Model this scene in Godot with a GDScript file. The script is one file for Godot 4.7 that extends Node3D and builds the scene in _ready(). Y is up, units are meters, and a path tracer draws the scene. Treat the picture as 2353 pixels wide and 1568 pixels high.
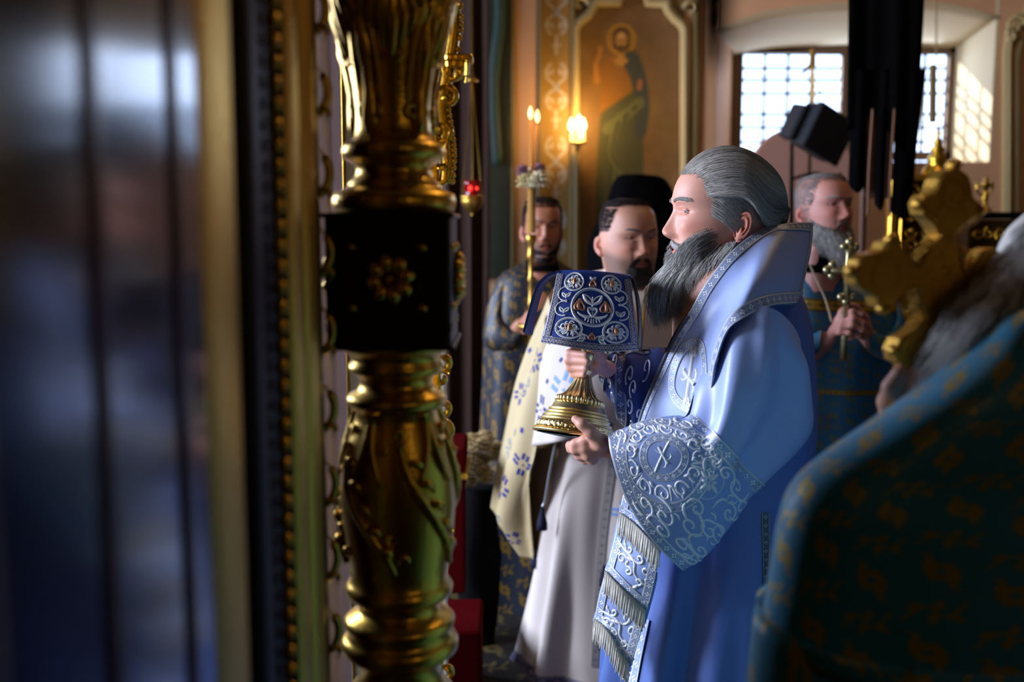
extends Node3D
# A service in an old church: a bearded bishop in blue satin carries a veiled chalice past a gilded column.
# World: y up, metres; the camera stands at (0, 1.62, 0) and looks along -z.

class Sh:
	# collects one mesh: vertices, uvs, linear vertex colours, triangles
	var v := PackedVector3Array()
	var t := PackedVector2Array()
	var c := PackedColorArray()
	var k := PackedInt32Array()
	var tint := Color.WHITE

	func add(p: Vector3, uv := Vector2.ZERO) -> int:
		v.append(p)
		t.append(uv)
		c.append(tint)
		return v.size() - 1

	func tri(a: int, b: int, d: int) -> void:
		k.append(a)
		k.append(b)
		k.append(d)

	func quad(a: int, b: int, d: int, e: int) -> void:
		tri(a, b, d)
		tri(a, d, e)

	func net(first: int, rows: int, cols: int) -> void:
		for i in rows - 1:
			for j in cols - 1:
				var a := first + i * cols + j
				quad(a, a + 1, a + cols + 1, a + cols)

	func cap(first: int, n: int) -> void:
		for i in range(1, n - 1):
			tri(first, first + i, first + i + 1)

	func tube(path: PackedVector3Array, radii: Array, sides := 8, flat := 1.0, up := Vector3.ZERO) -> void:
		# a round bar along a path; flat < 1 squashes it across «up»
		var n := path.size()
		var first := v.size()
		var length := 0.0
		var side := Vector3.ZERO
		for i in n:
			var d := (path[mini(i + 1, n - 1)] - path[maxi(i - 1, 0)]).normalized()
			var w := up
			if w == Vector3.ZERO:
				if side == Vector3.ZERO:
					side = d.cross(Vector3(0.31, 0.9, 0.24)).normalized()
					if side.length() < 0.1:
						side = d.cross(Vector3.RIGHT).normalized()
				side = (side - d * d.dot(side)).normalized()
				w = side
			else:
				w = (up - d * d.dot(up)).normalized()
			var q := d.cross(w).normalized()
			var r: float = radii[mini(int(round(float(i) * (radii.size() - 1) / maxf(n - 1, 1))), radii.size() - 1)] if radii.size() != n else radii[i]
			if i:
				length += path[i].distance_to(path[i - 1])
			for j in sides + 1:
				var a := TAU * j / sides
				add(path[i] + q * (cos(a) * r) + w * (sin(a) * r * flat), Vector2(float(j) / sides, length))
		net(first, n, sides + 1)
		cap(first, sides)
		cap(first + (n - 1) * (sides + 1), sides)

	func lathe(profile: Array, n: int, at: Vector3, axis := Vector3.UP, lobes := 0, depth := 0.0, lobe_from := 0.0, lobe_to := 0.0) -> void:
		# profile: Vector2(radius, height along the axis); lobes between two heights
		var q := axis.cross(Vector3(0, 0, 1)).normalized()
		if q.length() < 0.1:
			q = Vector3.RIGHT
		var w := q.cross(axis).normalized()
		var first := v.size()
		for i in profile.size():
			var p: Vector2 = profile[i]
			for j in n + 1:
				var a := TAU * j / n
				var r := p.x
				if lobes and p.y >= lobe_from and p.y <= lobe_to:
					r *= 1.0 + depth * absf(sin(a * lobes * 0.5))
				add(at + axis * p.y + (q * cos(a) + w * sin(a)) * r, Vector2(float(j) / n, float(i) / profile.size()))
		net(first, profile.size(), n + 1)
		cap(first, n)
		cap(first + (profile.size() - 1) * (n + 1), n)

	func ball(at: Vector3, r: Vector3, b := Basis.IDENTITY, n := 10, m := 7) -> void:
		var first := v.size()
		for i in m + 1:
			var e := PI * i / m
			for j in n + 1:
				var a := TAU * j / n
				add(at + b * Vector3(r.x * sin(e) * cos(a), r.y * cos(e), r.z * sin(e) * sin(a)), Vector2(float(j) / n, float(i) / m))
		net(first, m + 1, n + 1)

	func box(at: Vector3, size: Vector3, b := Basis.IDENTITY, ch := 0.004) -> void:
		# a chamfered box: three slabs' corners joined, 24 corners
		var h := size * 0.5
		var e := minf(ch, minf(h.x, minf(h.y, h.z)) * 0.6)
		var id := {}
		for ax in 3:
			for sx in [-1, 1]:
				for sy in [-1, 1]:
					for sz in [-1, 1]:
						var s := Vector3(sx, sy, sz)
						var p := Vector3(h.x - e, h.y - e, h.z - e)
						p[ax] = h[ax]
						id[[ax, sx, sy, sz]] = add(at + b * (p * s), Vector2(p[(ax + 1) % 3] * s[(ax + 1) % 3], p[(ax + 2) % 3] * s[(ax + 2) % 3]))
		for ax in 3:
			var y := (ax + 1) % 3
			var z := (ax + 2) % 3
			for s in [-1, 1]:
				var f := func(a, m, n): 
					var g := [a, 0, 0, 0]
					g[1 + ax] = s
					g[1 + y] = m
					g[1 + z] = n
					return id[g]
				quad(f.call(ax, -1, -1), f.call(ax, 1, -1), f.call(ax, 1, 1), f.call(ax, -1, 1))
				for m in [-1, 1]:
					quad(f.call(ax, m, -1), f.call(ax, m, 1), f.call(y, m, 1), f.call(y, m, -1))
					for n in [-1, 1]:
						if ax == 0:
							tri(f.call(0, m, n), f.call(1, m, n), f.call(2, m, n))

	func extrude(outline: PackedVector2Array, at: Vector3, b: Basis, depth: float, bevel := 0.0) -> void:
		# a plate: the outline in the basis' x and y, «depth» thick along its z, the front rim bevelled
		var n := outline.size()
		var rings := [[0.0, 0.0], [0.0, depth - bevel], [bevel, depth]] if bevel > 0 else [[0.0, 0.0], [0.0, depth]]
		var mid := Vector2.ZERO
		for p in outline:
			mid += p / n
		var first := v.size()
		for r in rings:
			for i in n:
				var p := outline[i]
				if r[0] > 0:
					var d := (outline[(i + 1) % n] - outline[(i + n - 1) % n]).normalized()
					var nn := Vector2(d.y, -d.x)
					var area := 0.0
					p -= nn * (r[0] as float) * (1.0 if not Geometry2D.is_polygon_clockwise(outline) else -1.0)
				add(at + b * Vector3(p.x, p.y, r[1]), p)
		for r in rings.size() - 1:
			for i in n:
				var a := first + r * n
				quad(a + i, a + (i + 1) % n, a + n + (i + 1) % n, a + n + i)
		var faces := Geometry2D.triangulate_polygon(outline)
		for i in range(0, faces.size(), 3):
			tri(first + faces[i], first + faces[i + 1], first + faces[i + 2])
			var o := first + (rings.size() - 1) * n
			tri(o + faces[i], o + faces[i + 2], o + faces[i + 1])

	func strand(path: PackedVector3Array, r: float) -> void:
		# a hair: three-sided, pointed
		var n := path.size()
		var first := v.size()
		var d := path[n - 1] - path[0]
		var q := d.cross(Vector3(0.2, 0.3, 0.9)).normalized() * r
		var w := d.cross(q).normalized() * r
		for i in n:
			var s := 1.0 - pow(float(i) / (n - 1), 3.0) * 0.85
			v.append(path[i] + q * s)
			v.append(path[i] - (q * 0.5 - w * 0.86) * s)
			v.append(path[i] - (q * 0.5 + w * 0.86) * s)
			for j in 3:
				t.append(Vector2.ZERO)
				c.append(tint)
		for i in n - 1:
			for j in 3:
				var a := first + i * 3 + j
				var b := first + i * 3 + (j + 1) % 3
				quad(a, b, b + 3, a + 3)

	func mesh(flat := false) -> ArrayMesh:
		var st := SurfaceTool.new()
		if flat:
			st.begin(Mesh.PRIMITIVE_TRIANGLES)
			st.set_smooth_group(-1)
			for i in k:
				st.set_color(c[i])
				st.set_uv(t[i])
				st.add_vertex(v[i])
		else:
			var a := []
			a.resize(Mesh.ARRAY_MAX)
			a[Mesh.ARRAY_VERTEX] = v
			a[Mesh.ARRAY_TEX_UV] = t
			a[Mesh.ARRAY_COLOR] = c
			a[Mesh.ARRAY_INDEX] = k
			st.create_from_arrays(a, Mesh.PRIMITIVE_TRIANGLES)
		st.generate_normals()
		return st.commit()


class Patch:
	# a smooth sheet through a net of points; u runs along a row, v from row to row
	var rows: Array = []
	var wrap := false
	var fold = null

	static func cr(a: Vector3, b: Vector3, d: Vector3, e: Vector3, f: float) -> Vector3:
		return b + 0.5 * f * (d - a + f * (2.0 * a - 5.0 * b + 4.0 * d - e + f * (3.0 * (b - d) + e - a)))

	func _init(given: Array, closed := false, folds = null) -> void:
		for r in given:
			rows.append(PackedVector3Array(r))
		wrap = closed
		fold = folds

	func on_row(r: PackedVector3Array, u: float) -> Vector3:
		var n := r.size()
		if wrap:
			var x := fposmod(u, 1.0) * n
			var i := int(x)
			return cr(r[(i + n - 1) % n], r[i % n], r[(i + 1) % n], r[(i + 2) % n], x - i)
		var x2 := clampf(u, 0.0, 1.0) * (n - 1)
		var i2 := mini(int(x2), n - 2)
		return cr(r[i2 - 1] if i2 > 0 else 2.0 * r[0] - r[1], r[i2], r[i2 + 1], r[i2 + 2] if i2 + 2 < n else 2.0 * r[n - 1] - r[n - 2], x2 - i2)

	func plain(u: float, v: float) -> Vector3:
		var n := rows.size()
		var x := clampf(v, 0.0, 1.0) * (n - 1)
		var i := mini(int(x), n - 2)
		var b := on_row(rows[i], u)
		var d := on_row(rows[i + 1], u)
		return cr(on_row(rows[i - 1], u) if i > 0 else 2.0 * b - d, b, d, on_row(rows[i + 2], u) if i + 2 < n else 2.0 * d - b, x - i)

	func way(u: float, v: float) -> Vector3:
		var e := 0.004
		return (plain(u, minf(v + e, 1.0)) - plain(u, maxf(v - e, 0.0))).cross(plain(u + e, v) - plain(u - e, v)).normalized()

	func at(u: float, v: float) -> Vector3:
		var p := plain(u, v)
		if fold != null:
			p += way(u, v) * (fold.call(u, v) as float)
		return p

	func normal(u: float, v: float) -> Vector3:
		var e := 0.005
		return (at(u, minf(v + e, 1.0)) - at(u, maxf(v - e, 0.0))).cross(at(u + e, v) - at(u - e, v)).normalized()

	func fill(sh: Sh, nu: int, nv: int, uv := Vector2.ONE, lift := 0.0, thick := 0.0) -> void:
		var first := sh.v.size()
		for i in nv + 1:
			for j in nu + 1:
				var u := float(j) / nu
				var w := float(i) / nv
				var p := at(u, w)
				if lift != 0.0:
					p += normal(u, w) * lift
				sh.add(p, Vector2(u * uv.x, w * uv.y))
		sh.net(first, nv + 1, nu + 1)
		if thick != 0.0:
			var second := sh.v.size()
			for i in nv + 1:
				for j in nu + 1:
					var u := float(j) / nu
					var w := float(i) / nv
					sh.add(sh.v[first + i * (nu + 1) + j] - normal(u, w) * thick, Vector2(u * uv.x, w * uv.y))
			sh.net(second, nv + 1, nu + 1)
			for i in nv:
				for j in [0, nu]:
					var a: int = i * (nu + 1) + j
					sh.quad(first + a, first + a + nu + 1, second + a + nu + 1, second + a)
			for j in nu:
				for i in [0, nv]:
					var a: int = i * (nu + 1) + j
					sh.quad(first + a, first + a + 1, second + a + 1, second + a)

	func ribbon(sh: Sh, path: PackedVector2Array, width: float, lift: float, repeat := 0.0) -> void:
		# a woven band sewn on the sheet along a path of (u, v); its pattern repeats every «repeat» metres
		var first := sh.v.size()
		var n := path.size()
		var length := 0.0
		var pts := PackedVector3Array()
		for p in path:
			pts.append(at(p.x, p.y))
		for i in n:
			if i:
				length += pts[i].distance_to(pts[i - 1])
			var d := (pts[mini(i + 1, n - 1)] - pts[maxi(i - 1, 0)]).normalized()
			var m := normal(path[i].x, path[i].y)
			var w := d.cross(m).normalized()
			var r := repeat if repeat > 0.0 else width
			for s in 6:
				var h: float = [0.0, 1.0, 1.0, 1.0, 1.0, 0.0][s]
				var o: float = [-0.5, -0.485, -0.43, 0.43, 0.485, 0.5][s]
				sh.add(pts[i] + w * (o * width) + m * (lift * 0.6 * h), Vector2(length / r, o + 0.5))
		sh.net(first, n, 6)

	func cord(sh: Sh, path: PackedVector2Array, width: float, high := 0.5, taper := false) -> void:
		# a couched thread lying on the sheet along a path of (u, v)
		var first := sh.v.size()
		var n := path.size()
		var pts := PackedVector3Array()
		for p in path:
			pts.append(at(p.x, p.y))
		for i in n:
			var d := (pts[mini(i + 1, n - 1)] - pts[maxi(i - 1, 0)]).normalized()
			var m := normal(path[i].x, path[i].y)
			var w := d.cross(m).normalized()
			var s := width * 0.5
			if taper:
				s *= 0.35 + 0.65 * sin(PI * (0.08 + 0.84 * i / maxf(n - 1, 1)))
			sh.add(pts[i] - w * s)
			sh.add(pts[i] - w * s * 0.6 + m * s * 2.0 * high * 0.8)
			sh.add(pts[i] + m * s * 2.0 * high)
			sh.add(pts[i] + w * s * 0.6 + m * s * 2.0 * high * 0.8)
			sh.add(pts[i] + w * s)
		sh.net(first, n, 5)


class Flesh:
	# joins tapered capsules into one skin: a field on a grid, meshed as surface nets
	var bones: Array = []
	func bone(a: Vector3, b: Vector3, ra: float, rb: float) -> void:
		bones.append([a, b, ra, rb])
	func chain(pts: Array, radii: Array) -> void:
		for i in pts.size() - 1:
			bone(pts[i], pts[i + 1], radii[i], radii[i + 1])
	func skin(sh: Sh, cell: float, soft := 0.004) -> void:
		var lo := Vector3.INF
		var hi := -Vector3.INF
		for b in bones:
			var r: float = maxf(b[2], b[3]) + soft * 5.0 + cell * 2.0
			lo = lo.min(b[0] - Vector3.ONE * r).min(b[1] - Vector3.ONE * r)
			hi = hi.max(b[0] + Vector3.ONE * r).max(b[1] + Vector3.ONE * r)
		var nx := int((hi.x - lo.x) / cell) + 2
		var ny := int((hi.y - lo.y) / cell) + 2
		var nz := int((hi.z - lo.z) / cell) + 2
		var f := PackedFloat32Array()
		f.resize(nx * ny * nz)
		for b in bones:
			var p: Vector3 = b[0]
			var q: Vector3 = b[1]
			var ra: float = b[2]
			var rb: float = b[3]
			var r := maxf(ra, rb) + soft * 4.0 + cell * 2.0
			var s := ((p.min(q) - Vector3.ONE * r - lo) / cell).max(Vector3.ZERO)
			var e := (p.max(q) + Vector3.ONE * r - lo) / cell
			var pq := q - p
			var l2 := maxf(pq.length_squared(), 1e-9)
			for z in range(int(s.z), mini(int(e.z) + 1, nz)):
				for y in range(int(s.y), mini(int(e.y) + 1, ny)):
					for x in range(int(s.x), mini(int(e.x) + 1, nx)):
						var w := Vector3(x, y, z) * cell + lo - p
						var h := clampf(w.dot(pq) / l2, 0.0, 1.0)
						var d := (w - pq * h).length() - ra - (rb - ra) * h
						f[(z * ny + y) * nx + x] += exp(-d / soft)
		# inside where the sum is above one
		var id := {}
		var step := [1, nx, nx * ny]
		var corner := [0, 1, nx, nx + 1, nx * ny, nx * ny + 1, nx * ny + nx, nx * ny + nx + 1]
		var edges := [[0, 1], [2, 3], [4, 5], [6, 7], [0, 2], [1, 3], [4, 6], [5, 7], [0, 4], [1, 5], [2, 6], [3, 7]]
		for z in nz - 1:
			for y in ny - 1:
				for x in nx - 1:
					var o := (z * ny + y) * nx + x
					var inside := 0
					for m in 8:
						if f[o + corner[m]] > 1.0:
							inside += 1
					if inside == 0 or inside == 8:
						continue
					var sum := Vector3.ZERO
					var n := 0
					for e in edges:
						var a := -soft * log(maxf(f[o + corner[e[0]]], 1e-12))
						var b := -soft * log(maxf(f[o + corner[e[1]]], 1e-12))
						if (a < 0) != (b < 0):
							var g := a / (a - b)
							var pa := Vector3(e[0] & 1, (e[0] >> 1) & 1, e[0] >> 2)
							var pb := Vector3(e[1] & 1, (e[1] >> 1) & 1, e[1] >> 2)
							sum += pa.lerp(pb, g)
							n += 1
					id[o] = sh.add(lo + (Vector3(x, y, z) + sum / n) * cell)
		for o in id:
			for ax in 3:
				if (f[o] > 1.0) == (f[o + step[ax]] > 1.0):
					continue
				var b: int = step[(ax + 1) % 3]
				var d: int = step[(ax + 2) % 3]
				if not (id.has(o - b) and id.has(o - d) and id.has(o - b - d)):
					continue
				if f[o] > 1.0:
					sh.quad(id[o], id[o - d], id[o - b - d], id[o - b])
				else:
					sh.quad(id[o], id[o - b], id[o - b - d], id[o - d])


func V(x: float, y: float, z: float) -> Vector3:
	return Vector3(x, y, z)


var taken := {}
func numbered(called: String) -> String:
	var n: int = taken.get(called, 0)
	taken[called] = n + 1
	return called if n == 0 else "%s_%03d" % [called, n]


func thing(called: String, label: String, category: String, at := Vector3.ZERO, group := "") -> Node3D:
	var o := Node3D.new()
	o.name = numbered(called)
	add_child(o)
	o.position = at
	return tag(o, label, category, group)


func tag(o: Node3D, label: String, category: String, group := "") -> Node3D:
	o.set_meta("label", label)
	o.set_meta("category", category)
	if group:
		o.set_meta("group", group)
	return o


func put(called: String, m: Mesh, mat: Material, parent: Node3D = self, at := Vector3.ZERO, turn := Basis.IDENTITY) -> MeshInstance3D:
	# a mesh in its parent's own axes
	var o := MeshInstance3D.new()
	o.name = numbered(called) if parent == self else called
	o.mesh = m
	o.material_override = mat
	o.transform = Transform3D(turn, at)
	parent.add_child(o, true)
	return o


func obj(called: String, sh: Sh, mat: Material, parent: Node3D = self, flat := false) -> MeshInstance3D:
	# a mesh whose points are given in the world's axes
	var back := Vector3.ZERO
	var p: Node = parent
	while p != self:
		back -= (p as Node3D).position
		p = p.get_parent()
	return put(called, sh.mesh(flat), mat, parent, back)


func struct(called: String, sh: Sh, mat: Material, parent: Node3D = self, flat := true) -> MeshInstance3D:
	var o := obj(called, sh, mat, parent, flat)
	if parent == self:
		o.set_meta("kind", "structure")
	return o


func stuff(o: Node3D) -> Node3D:
	o.set_meta("kind", "stuff")
	return o


func rgb(r: int, g: int, b: int) -> Color:
	return Color(r / 255.0, g / 255.0, b / 255.0)


func lin(r: int, g: int, b: int) -> Color:
	return rgb(r, g, b).srgb_to_linear()


func paint(color: Color, rough := 0.6, metal := 0.0, called := "") -> StandardMaterial3D:
	var m := StandardMaterial3D.new()
	m.albedo_color = color
	m.roughness = rough
	m.metallic = metal
	m.cull_mode = BaseMaterial3D.CULL_DISABLED
	m.resource_name = called
	return m


func tinted(rough := 0.6, metal := 0.0) -> StandardMaterial3D:
	var m := paint(Color.WHITE, rough, metal)
	m.vertex_color_use_as_albedo = true
	return m


func noise_map(freq: float, size := 256, octaves := 3, seed_ := 1) -> NoiseTexture2D:
	var n := FastNoiseLite.new()
	n.frequency = freq
	n.fractal_octaves = octaves
	n.seed = seed_
	var t := NoiseTexture2D.new()
	t.noise = n
	t.width = size
	t.height = size
	t.seamless = true
	return t


func relief(m: StandardMaterial3D, t: Texture2D, depth: float, scale: float) -> StandardMaterial3D:
	m.heightmap_enabled = true
	m.heightmap_texture = t
	m.heightmap_scale = depth
	m.uv1_triplanar = true
	m.uv1_world_triplanar = true
	m.uv1_scale = Vector3.ONE * scale
	return m


# --- drawing flat prints with round brushes
var brushes := {}
func dab(im: Image, p: Vector2, r: float, color: Color, soft := 0.15) -> void:
	var key := [snappedf(r, 0.25), color, soft]
	if not brushes.has(key):
		var n := int(ceil(r * 2.0)) + 3
		var b := Image.create(n, n, false, Image.FORMAT_RGBA8)
		for y in n:
			for x in n:
				var d := Vector2(x - n / 2, y - n / 2).length() / maxf(r, 0.5)
				b.set_pixel(x, y, Color(color, color.a * (1.0 - smoothstep(1.0 - soft, 1.0 + minf(soft, 0.6), d))))
		brushes[key] = b
	var br: Image = brushes[key]
	var h := br.get_width() / 2
	im.blend_rect(br, Rect2i(0, 0, br.get_width(), br.get_width()), Vector2i(int(round(p.x)) - h, int(round(p.y)) - h))


func stroke(im: Image, path: PackedVector2Array, r: float, color: Color, soft := 0.15, r_end := -1.0) -> void:
	for i in path.size() - 1:
		var n := maxi(1, int(path[i].distance_to(path[i + 1]) / maxf(r * 0.35, 1.0)))
		for j in n:
			var s := (i + float(j) / n) / (path.size() - 1)
			dab(im, path[i].lerp(path[i + 1], float(j) / n), r if r_end < 0 else lerpf(r, r_end, s), color, soft)


func texture(im: Image) -> ImageTexture:
	return ImageTexture.create_from_image(im)


# --- plane curves for scrollwork
func arc(c: Vector2, r: float, a0: float, a1: float, n := 20, squash := 1.0) -> PackedVector2Array:
	var p := PackedVector2Array()
	for i in n + 1:
		var a := lerpf(a0, a1, float(i) / n)
		p.append(c + Vector2(cos(a), sin(a) * squash) * r)
	return p


func curl(c: Vector2, r: float, a0: float, turns: float, n := 26) -> PackedVector2Array:
	# a spiral that winds in to its centre
	var p := PackedVector2Array()
	for i in n + 1:
		var s := float(i) / n
		var a := a0 + TAU * turns * s
		p.append(c + Vector2(cos(a), sin(a)) * r * (1.0 - 0.86 * s))
	return p


func bend(a: Vector2, b: Vector2, d: Vector2, e: Vector2, n := 16) -> PackedVector2Array:
	var p := PackedVector2Array()
	for i in n + 1:
		p.append(a.bezier_interpolate(b, d, e, float(i) / n))
	return p


func smooth3(pts: Array, n := 8) -> PackedVector3Array:
	var out := PackedVector3Array()
	for i in pts.size() - 1:
		for j in n:
			out.append(Patch.cr(pts[maxi(i - 1, 0)], pts[i], pts[i + 1], pts[mini(i + 2, pts.size() - 1)], float(j) / n))
	out.append(pts[-1])
	return out


func smooth2(pts: Array, n := 8) -> PackedVector2Array:
	var out := PackedVector2Array()
	for i in pts.size() - 1:
		for j in n:
			out.append((pts[i] as Vector2).cubic_interpolate(pts[i + 1], pts[maxi(i - 1, 0)], pts[mini(i + 2, pts.size() - 1)], float(j) / n))
	out.append(pts[-1])
	return out


func along(a: Vector2, b: Vector2, n := 24) -> PackedVector2Array:
	var p := PackedVector2Array()
	for i in n + 1:
		p.append(a.lerp(b, float(i) / n))
	return p


func table(rows: Array, x: float, col: int) -> float:
	# reads a column of a table sorted by its first column, smoothly
	for i in rows.size() - 1:
		if x <= rows[i + 1][0] or i == rows.size() - 2:
			var f: float = clampf((x - rows[i][0]) / (rows[i + 1][0] - rows[i][0]), 0.0, 1.0)
			return cubic_interpolate(rows[i][col], rows[i + 1][col], rows[maxi(i - 1, 0)][col], rows[mini(i + 2, rows.size() - 1)][col], f)
	return rows[0][col]


var M := {}
var rng := RandomNumberGenerator.new()


func _ready() -> void:
	rng.seed = 11
	# camera: a 35 mm lens opened wide, focused on the bishop
	var cam := Camera3D.new()
	cam.name = "camera"
	cam.position = V(0, 1.62, 0)
	cam.rotation.x = -atan2(264.0, 2288.0)
	var lens := CameraAttributesPhysical.new()
	lens.frustum_focal_length = 35.0
	lens.frustum_focus_distance = 2.2
	lens.frustum_near = 0.05
	lens.exposure_aperture = 1.9
	cam.attributes = lens
	cam.current = true
	add_child(cam)
	# sky and exposure
	var env := Environment.new()
	var heaven := ProceduralSkyMaterial.new()
	heaven.sky_top_color = rgb(150, 185, 240)
	heaven.sky_horizon_color = rgb(196, 218, 255)
	heaven.ground_horizon_color = rgb(190, 200, 210)
	heaven.ground_bottom_color = rgb(120, 120, 115)
	heaven.sky_energy_multiplier = 2.2
	heaven.ground_energy_multiplier = 1.5
	env.sky = Sky.new()
	env.sky.sky_material = heaven
	env.background_mode = Environment.BG_SKY
	env.tonemap_mode = Environment.TONE_MAPPER_LINEAR
	env.tonemap_exposure = 1.0
	env.sdfgi_enabled = true
	env.ssao_enabled = true
	env.ssil_enabled = true
	var around := WorldEnvironment.new()
	around.name = "surroundings"
	around.environment = env
	add_child(around)
	# sun behind the far wall, and the daylight that the far and two unseen side windows let in
	var sun := DirectionalLight3D.new()
	sun.name = "sun"
	sun.light_color = rgb(255, 246, 228)
	sun.light_energy = 4.5
	sun.light_angular_distance = 0.6
	sun.shadow_enabled = true
	add_child(sun)
	sun.look_at_from_position(Vector3.ZERO, V(0.5, -0.36, 0.62))
	day("daylight_unseen_side_window", V(-3.86, 2.3, -2.25), V(0.45, 1.25, -2.3), Vector2(1.2, 1.6), rgb(222, 230, 255), 38.0)  # window out of view, placed to light the bishop from the left
	day("daylight_unseen_second_window", V(-3.86, 2.5, -4.7), V(0.4, 1.2, -1.4), Vector2(1.2, 1.5), rgb(206, 222, 255), 20.0)  # window out of view, placed to light the near cape's edge
	day("daylight_far_window", V(2.2, 2.78, -6.84), V(1.6, 1.2, 0), Vector2(1.3, 0.66), rgb(205, 222, 255), 2.0)

	materials()
	room()
	far_wall()
	screen_jamb()
	gilded_column()
	left_background()
	candle_stand()
	bishop()
	white_priest()
	young_priest()
	veiled_person()
	old_man()
	right_background()
	lamps()
	near_priest()
	floor_things()


func day(called: String, at: Vector3, to: Vector3, size: Vector2, color: Color, energy: float) -> void:
	var l := AreaLight3D.new()
	l.name = called
	l.area_size = size
	l.light_color = color
	l.light_energy = energy
	l.area_range = 14.0
	l.shadow_enabled = true
	add_child(l)
	l.look_at_from_position(at, to)


func glow_lamp(at: Vector3, color: Color, energy: float, size: float, parent: Node3D) -> void:
	var l := OmniLight3D.new()
	l.name = "lamp_light"
	l.light_color = color
	l.light_energy = energy
	l.light_size = size
	l.omni_range = 12.0
	l.omni_attenuation = 2.0
	l.shadow_enabled = true
	parent.add_child(l, true)
	l.global_position = at


func materials() -> void:
	var fine := noise_map(0.05, 256, 3, 3)
	var coarse := noise_map(0.012, 256, 4, 5)
	M.wall = relief(paint(rgb(200, 156, 116), 0.85), coarse, 0.25, 0.9)
	M.reveal = paint(rgb(190, 176, 142), 0.8)
	M.ochre = relief(paint(rgb(160, 128, 66), 0.7), coarse, 0.2, 1.4)
	M.molding = paint(rgb(186, 168, 116), 0.55)
	M.molding_dark = paint(rgb(128, 108, 58), 0.6)
	M.dark_wall = relief(paint(rgb(30, 22, 18), 0.8), coarse, 0.3, 1.0)
	M.side_wall = relief(paint(rgb(74, 54, 42), 0.85), coarse, 0.25, 0.9)
	M.floor = relief(paint(rgb(30, 24, 20), 0.5), coarse, 0.2, 0.7)
	M.window_wood = paint(rgb(92, 70, 48), 0.6)
	M.iron = paint(rgb(30, 30, 32), 0.55, 0.4)
	M.black = paint(rgb(7, 7, 8), 0.9)
	M.black.metallic_specular = 0.2
	M.black_sheen = paint(rgb(6, 6, 7), 0.9)
	M.black_sheen.metallic_specular = 0.12
	M.satin_far_shaded = paint(rgb(28, 44, 88), 0.55)  # the vestment satin, darkened for the shade on the far sleeve
	M.white_hair = tinted(0.55)
	M.white_hair.backlight_enabled = true
	M.white_hair.backlight = Color(0.5, 0.5, 0.5)
	M.black_cloth = paint(rgb(5, 5, 6), 0.95)
	M.black_cloth.metallic_specular = 0.15
	M.lacquer = paint(rgb(36, 14, 12), 0.13)
	M.lacquer.metallic_specular = 0.5
	M.gilding = relief(paint(rgb(216, 170, 58), 0.32, 1.0), fine, 0.05, 9.0)
	M.gilding_soft = relief(paint(rgb(234, 188, 74), 0.38, 1.0), fine, 0.08, 9.0)
	M.gilding_dark = paint(rgb(34, 22, 9), 0.5, 0.4)
	M.gold = paint(rgb(240, 216, 150), 0.31, 1.0)
	M.gold_dull = paint(rgb(176, 140, 62), 0.38, 1.0)
	M.chased = relief(paint(rgb(232, 204, 132), 0.3, 1.0), noise_map(0.09, 256, 2, 9), 0.35, 5.0)
	M.silver = paint(rgb(196, 200, 204), 0.36, 0.7)
	M.silver_thread = relief(paint(rgb(226, 230, 234), 0.38, 0.2), noise_map(0.2, 256, 2, 21), 0.12, 14.0)
	M.copper_thread = paint(rgb(206, 150, 116), 0.4, 0.6)
	M.satin = relief(paint(rgb(148, 166, 212), 0.42), noise_map(0.16, 256, 2, 31), 0.015, 6.0)
	M.satin_shaded = relief(paint(rgb(70, 96, 158), 0.5), noise_map(0.16, 256, 2, 31), 0.015, 6.0)  # the vestment satin, darkened for the shade on the skirt
	M.brocade = paint(rgb(136, 157, 206), 0.5)
	M.veil = relief(paint(rgb(24, 58, 138), 0.6), noise_map(0.25, 256, 2, 33), 0.03, 10.0)
	M.veil_shaded = paint(rgb(14, 16, 40), 0.75)  # veil blue darkened for the flap turned from the light
	M.fringe = paint(rgb(206, 202, 190), 0.4, 0.15)
	M.white_cloth = relief(paint(rgb(214, 203, 194), 0.75), noise_map(0.2, 256, 2, 35), 0.03, 8.0)
	M.cream_shaded_cloth = relief(paint(rgb(178, 160, 118), 0.75), noise_map(0.2, 256, 2, 35), 0.03, 8.0)  # cape cloth toned darker for the side hanging in shade
	M.lining = paint(rgb(90, 66, 40), 0.8)
	M.navy = paint(rgb(30, 36, 120), 0.7)
	M.sky_blue = paint(rgb(120, 160, 220), 0.7)
	M.grey_blue = paint(rgb(128, 136, 140), 0.7)
	M.skin = relief(tinted(0.5), noise_map(0.11, 256, 3, 44), 0.035, 16.0)
	M.skin.metallic_specular = 0.45
	M.hair = tinted(0.68)
	M.hair.metallic_specular = 0.25
	M.grey_hair = tinted(0.7)
	M.grey_hair.metallic_specular = 0.2
	M.grey_hair.backlight_enabled = true
	M.grey_hair.backlight = Color(0.8, 0.8, 0.8)
	M.dark_wood = paint(rgb(40, 24, 14), 0.5)
	M.softbox = paint(rgb(26, 30, 36), 0.6)
	M.cross_gold = relief(paint(rgb(196, 150, 58), 0.44, 0.9), noise_map(0.05, 256, 3, 3), 0.06, 12.0)
	M.teal_brocade = brocade_material(rgb(26, 136, 172), rgb(180, 152, 62), 0.4, 5)
	M.teal_brocade.rim_enabled = true
	M.teal_brocade.rim = 0.5
	M.teal_brocade.rim_tint = 0.6
	M.red_cloth = paint(rgb(66, 4, 6), 0.9)
	M.red_cloth.metallic_specular = 0.1
	M.wax = paint(rgb(158, 116, 44), 0.55)
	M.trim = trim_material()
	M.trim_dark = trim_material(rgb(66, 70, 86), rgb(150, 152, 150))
	M.veil_edge = zigzag_material()


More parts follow.
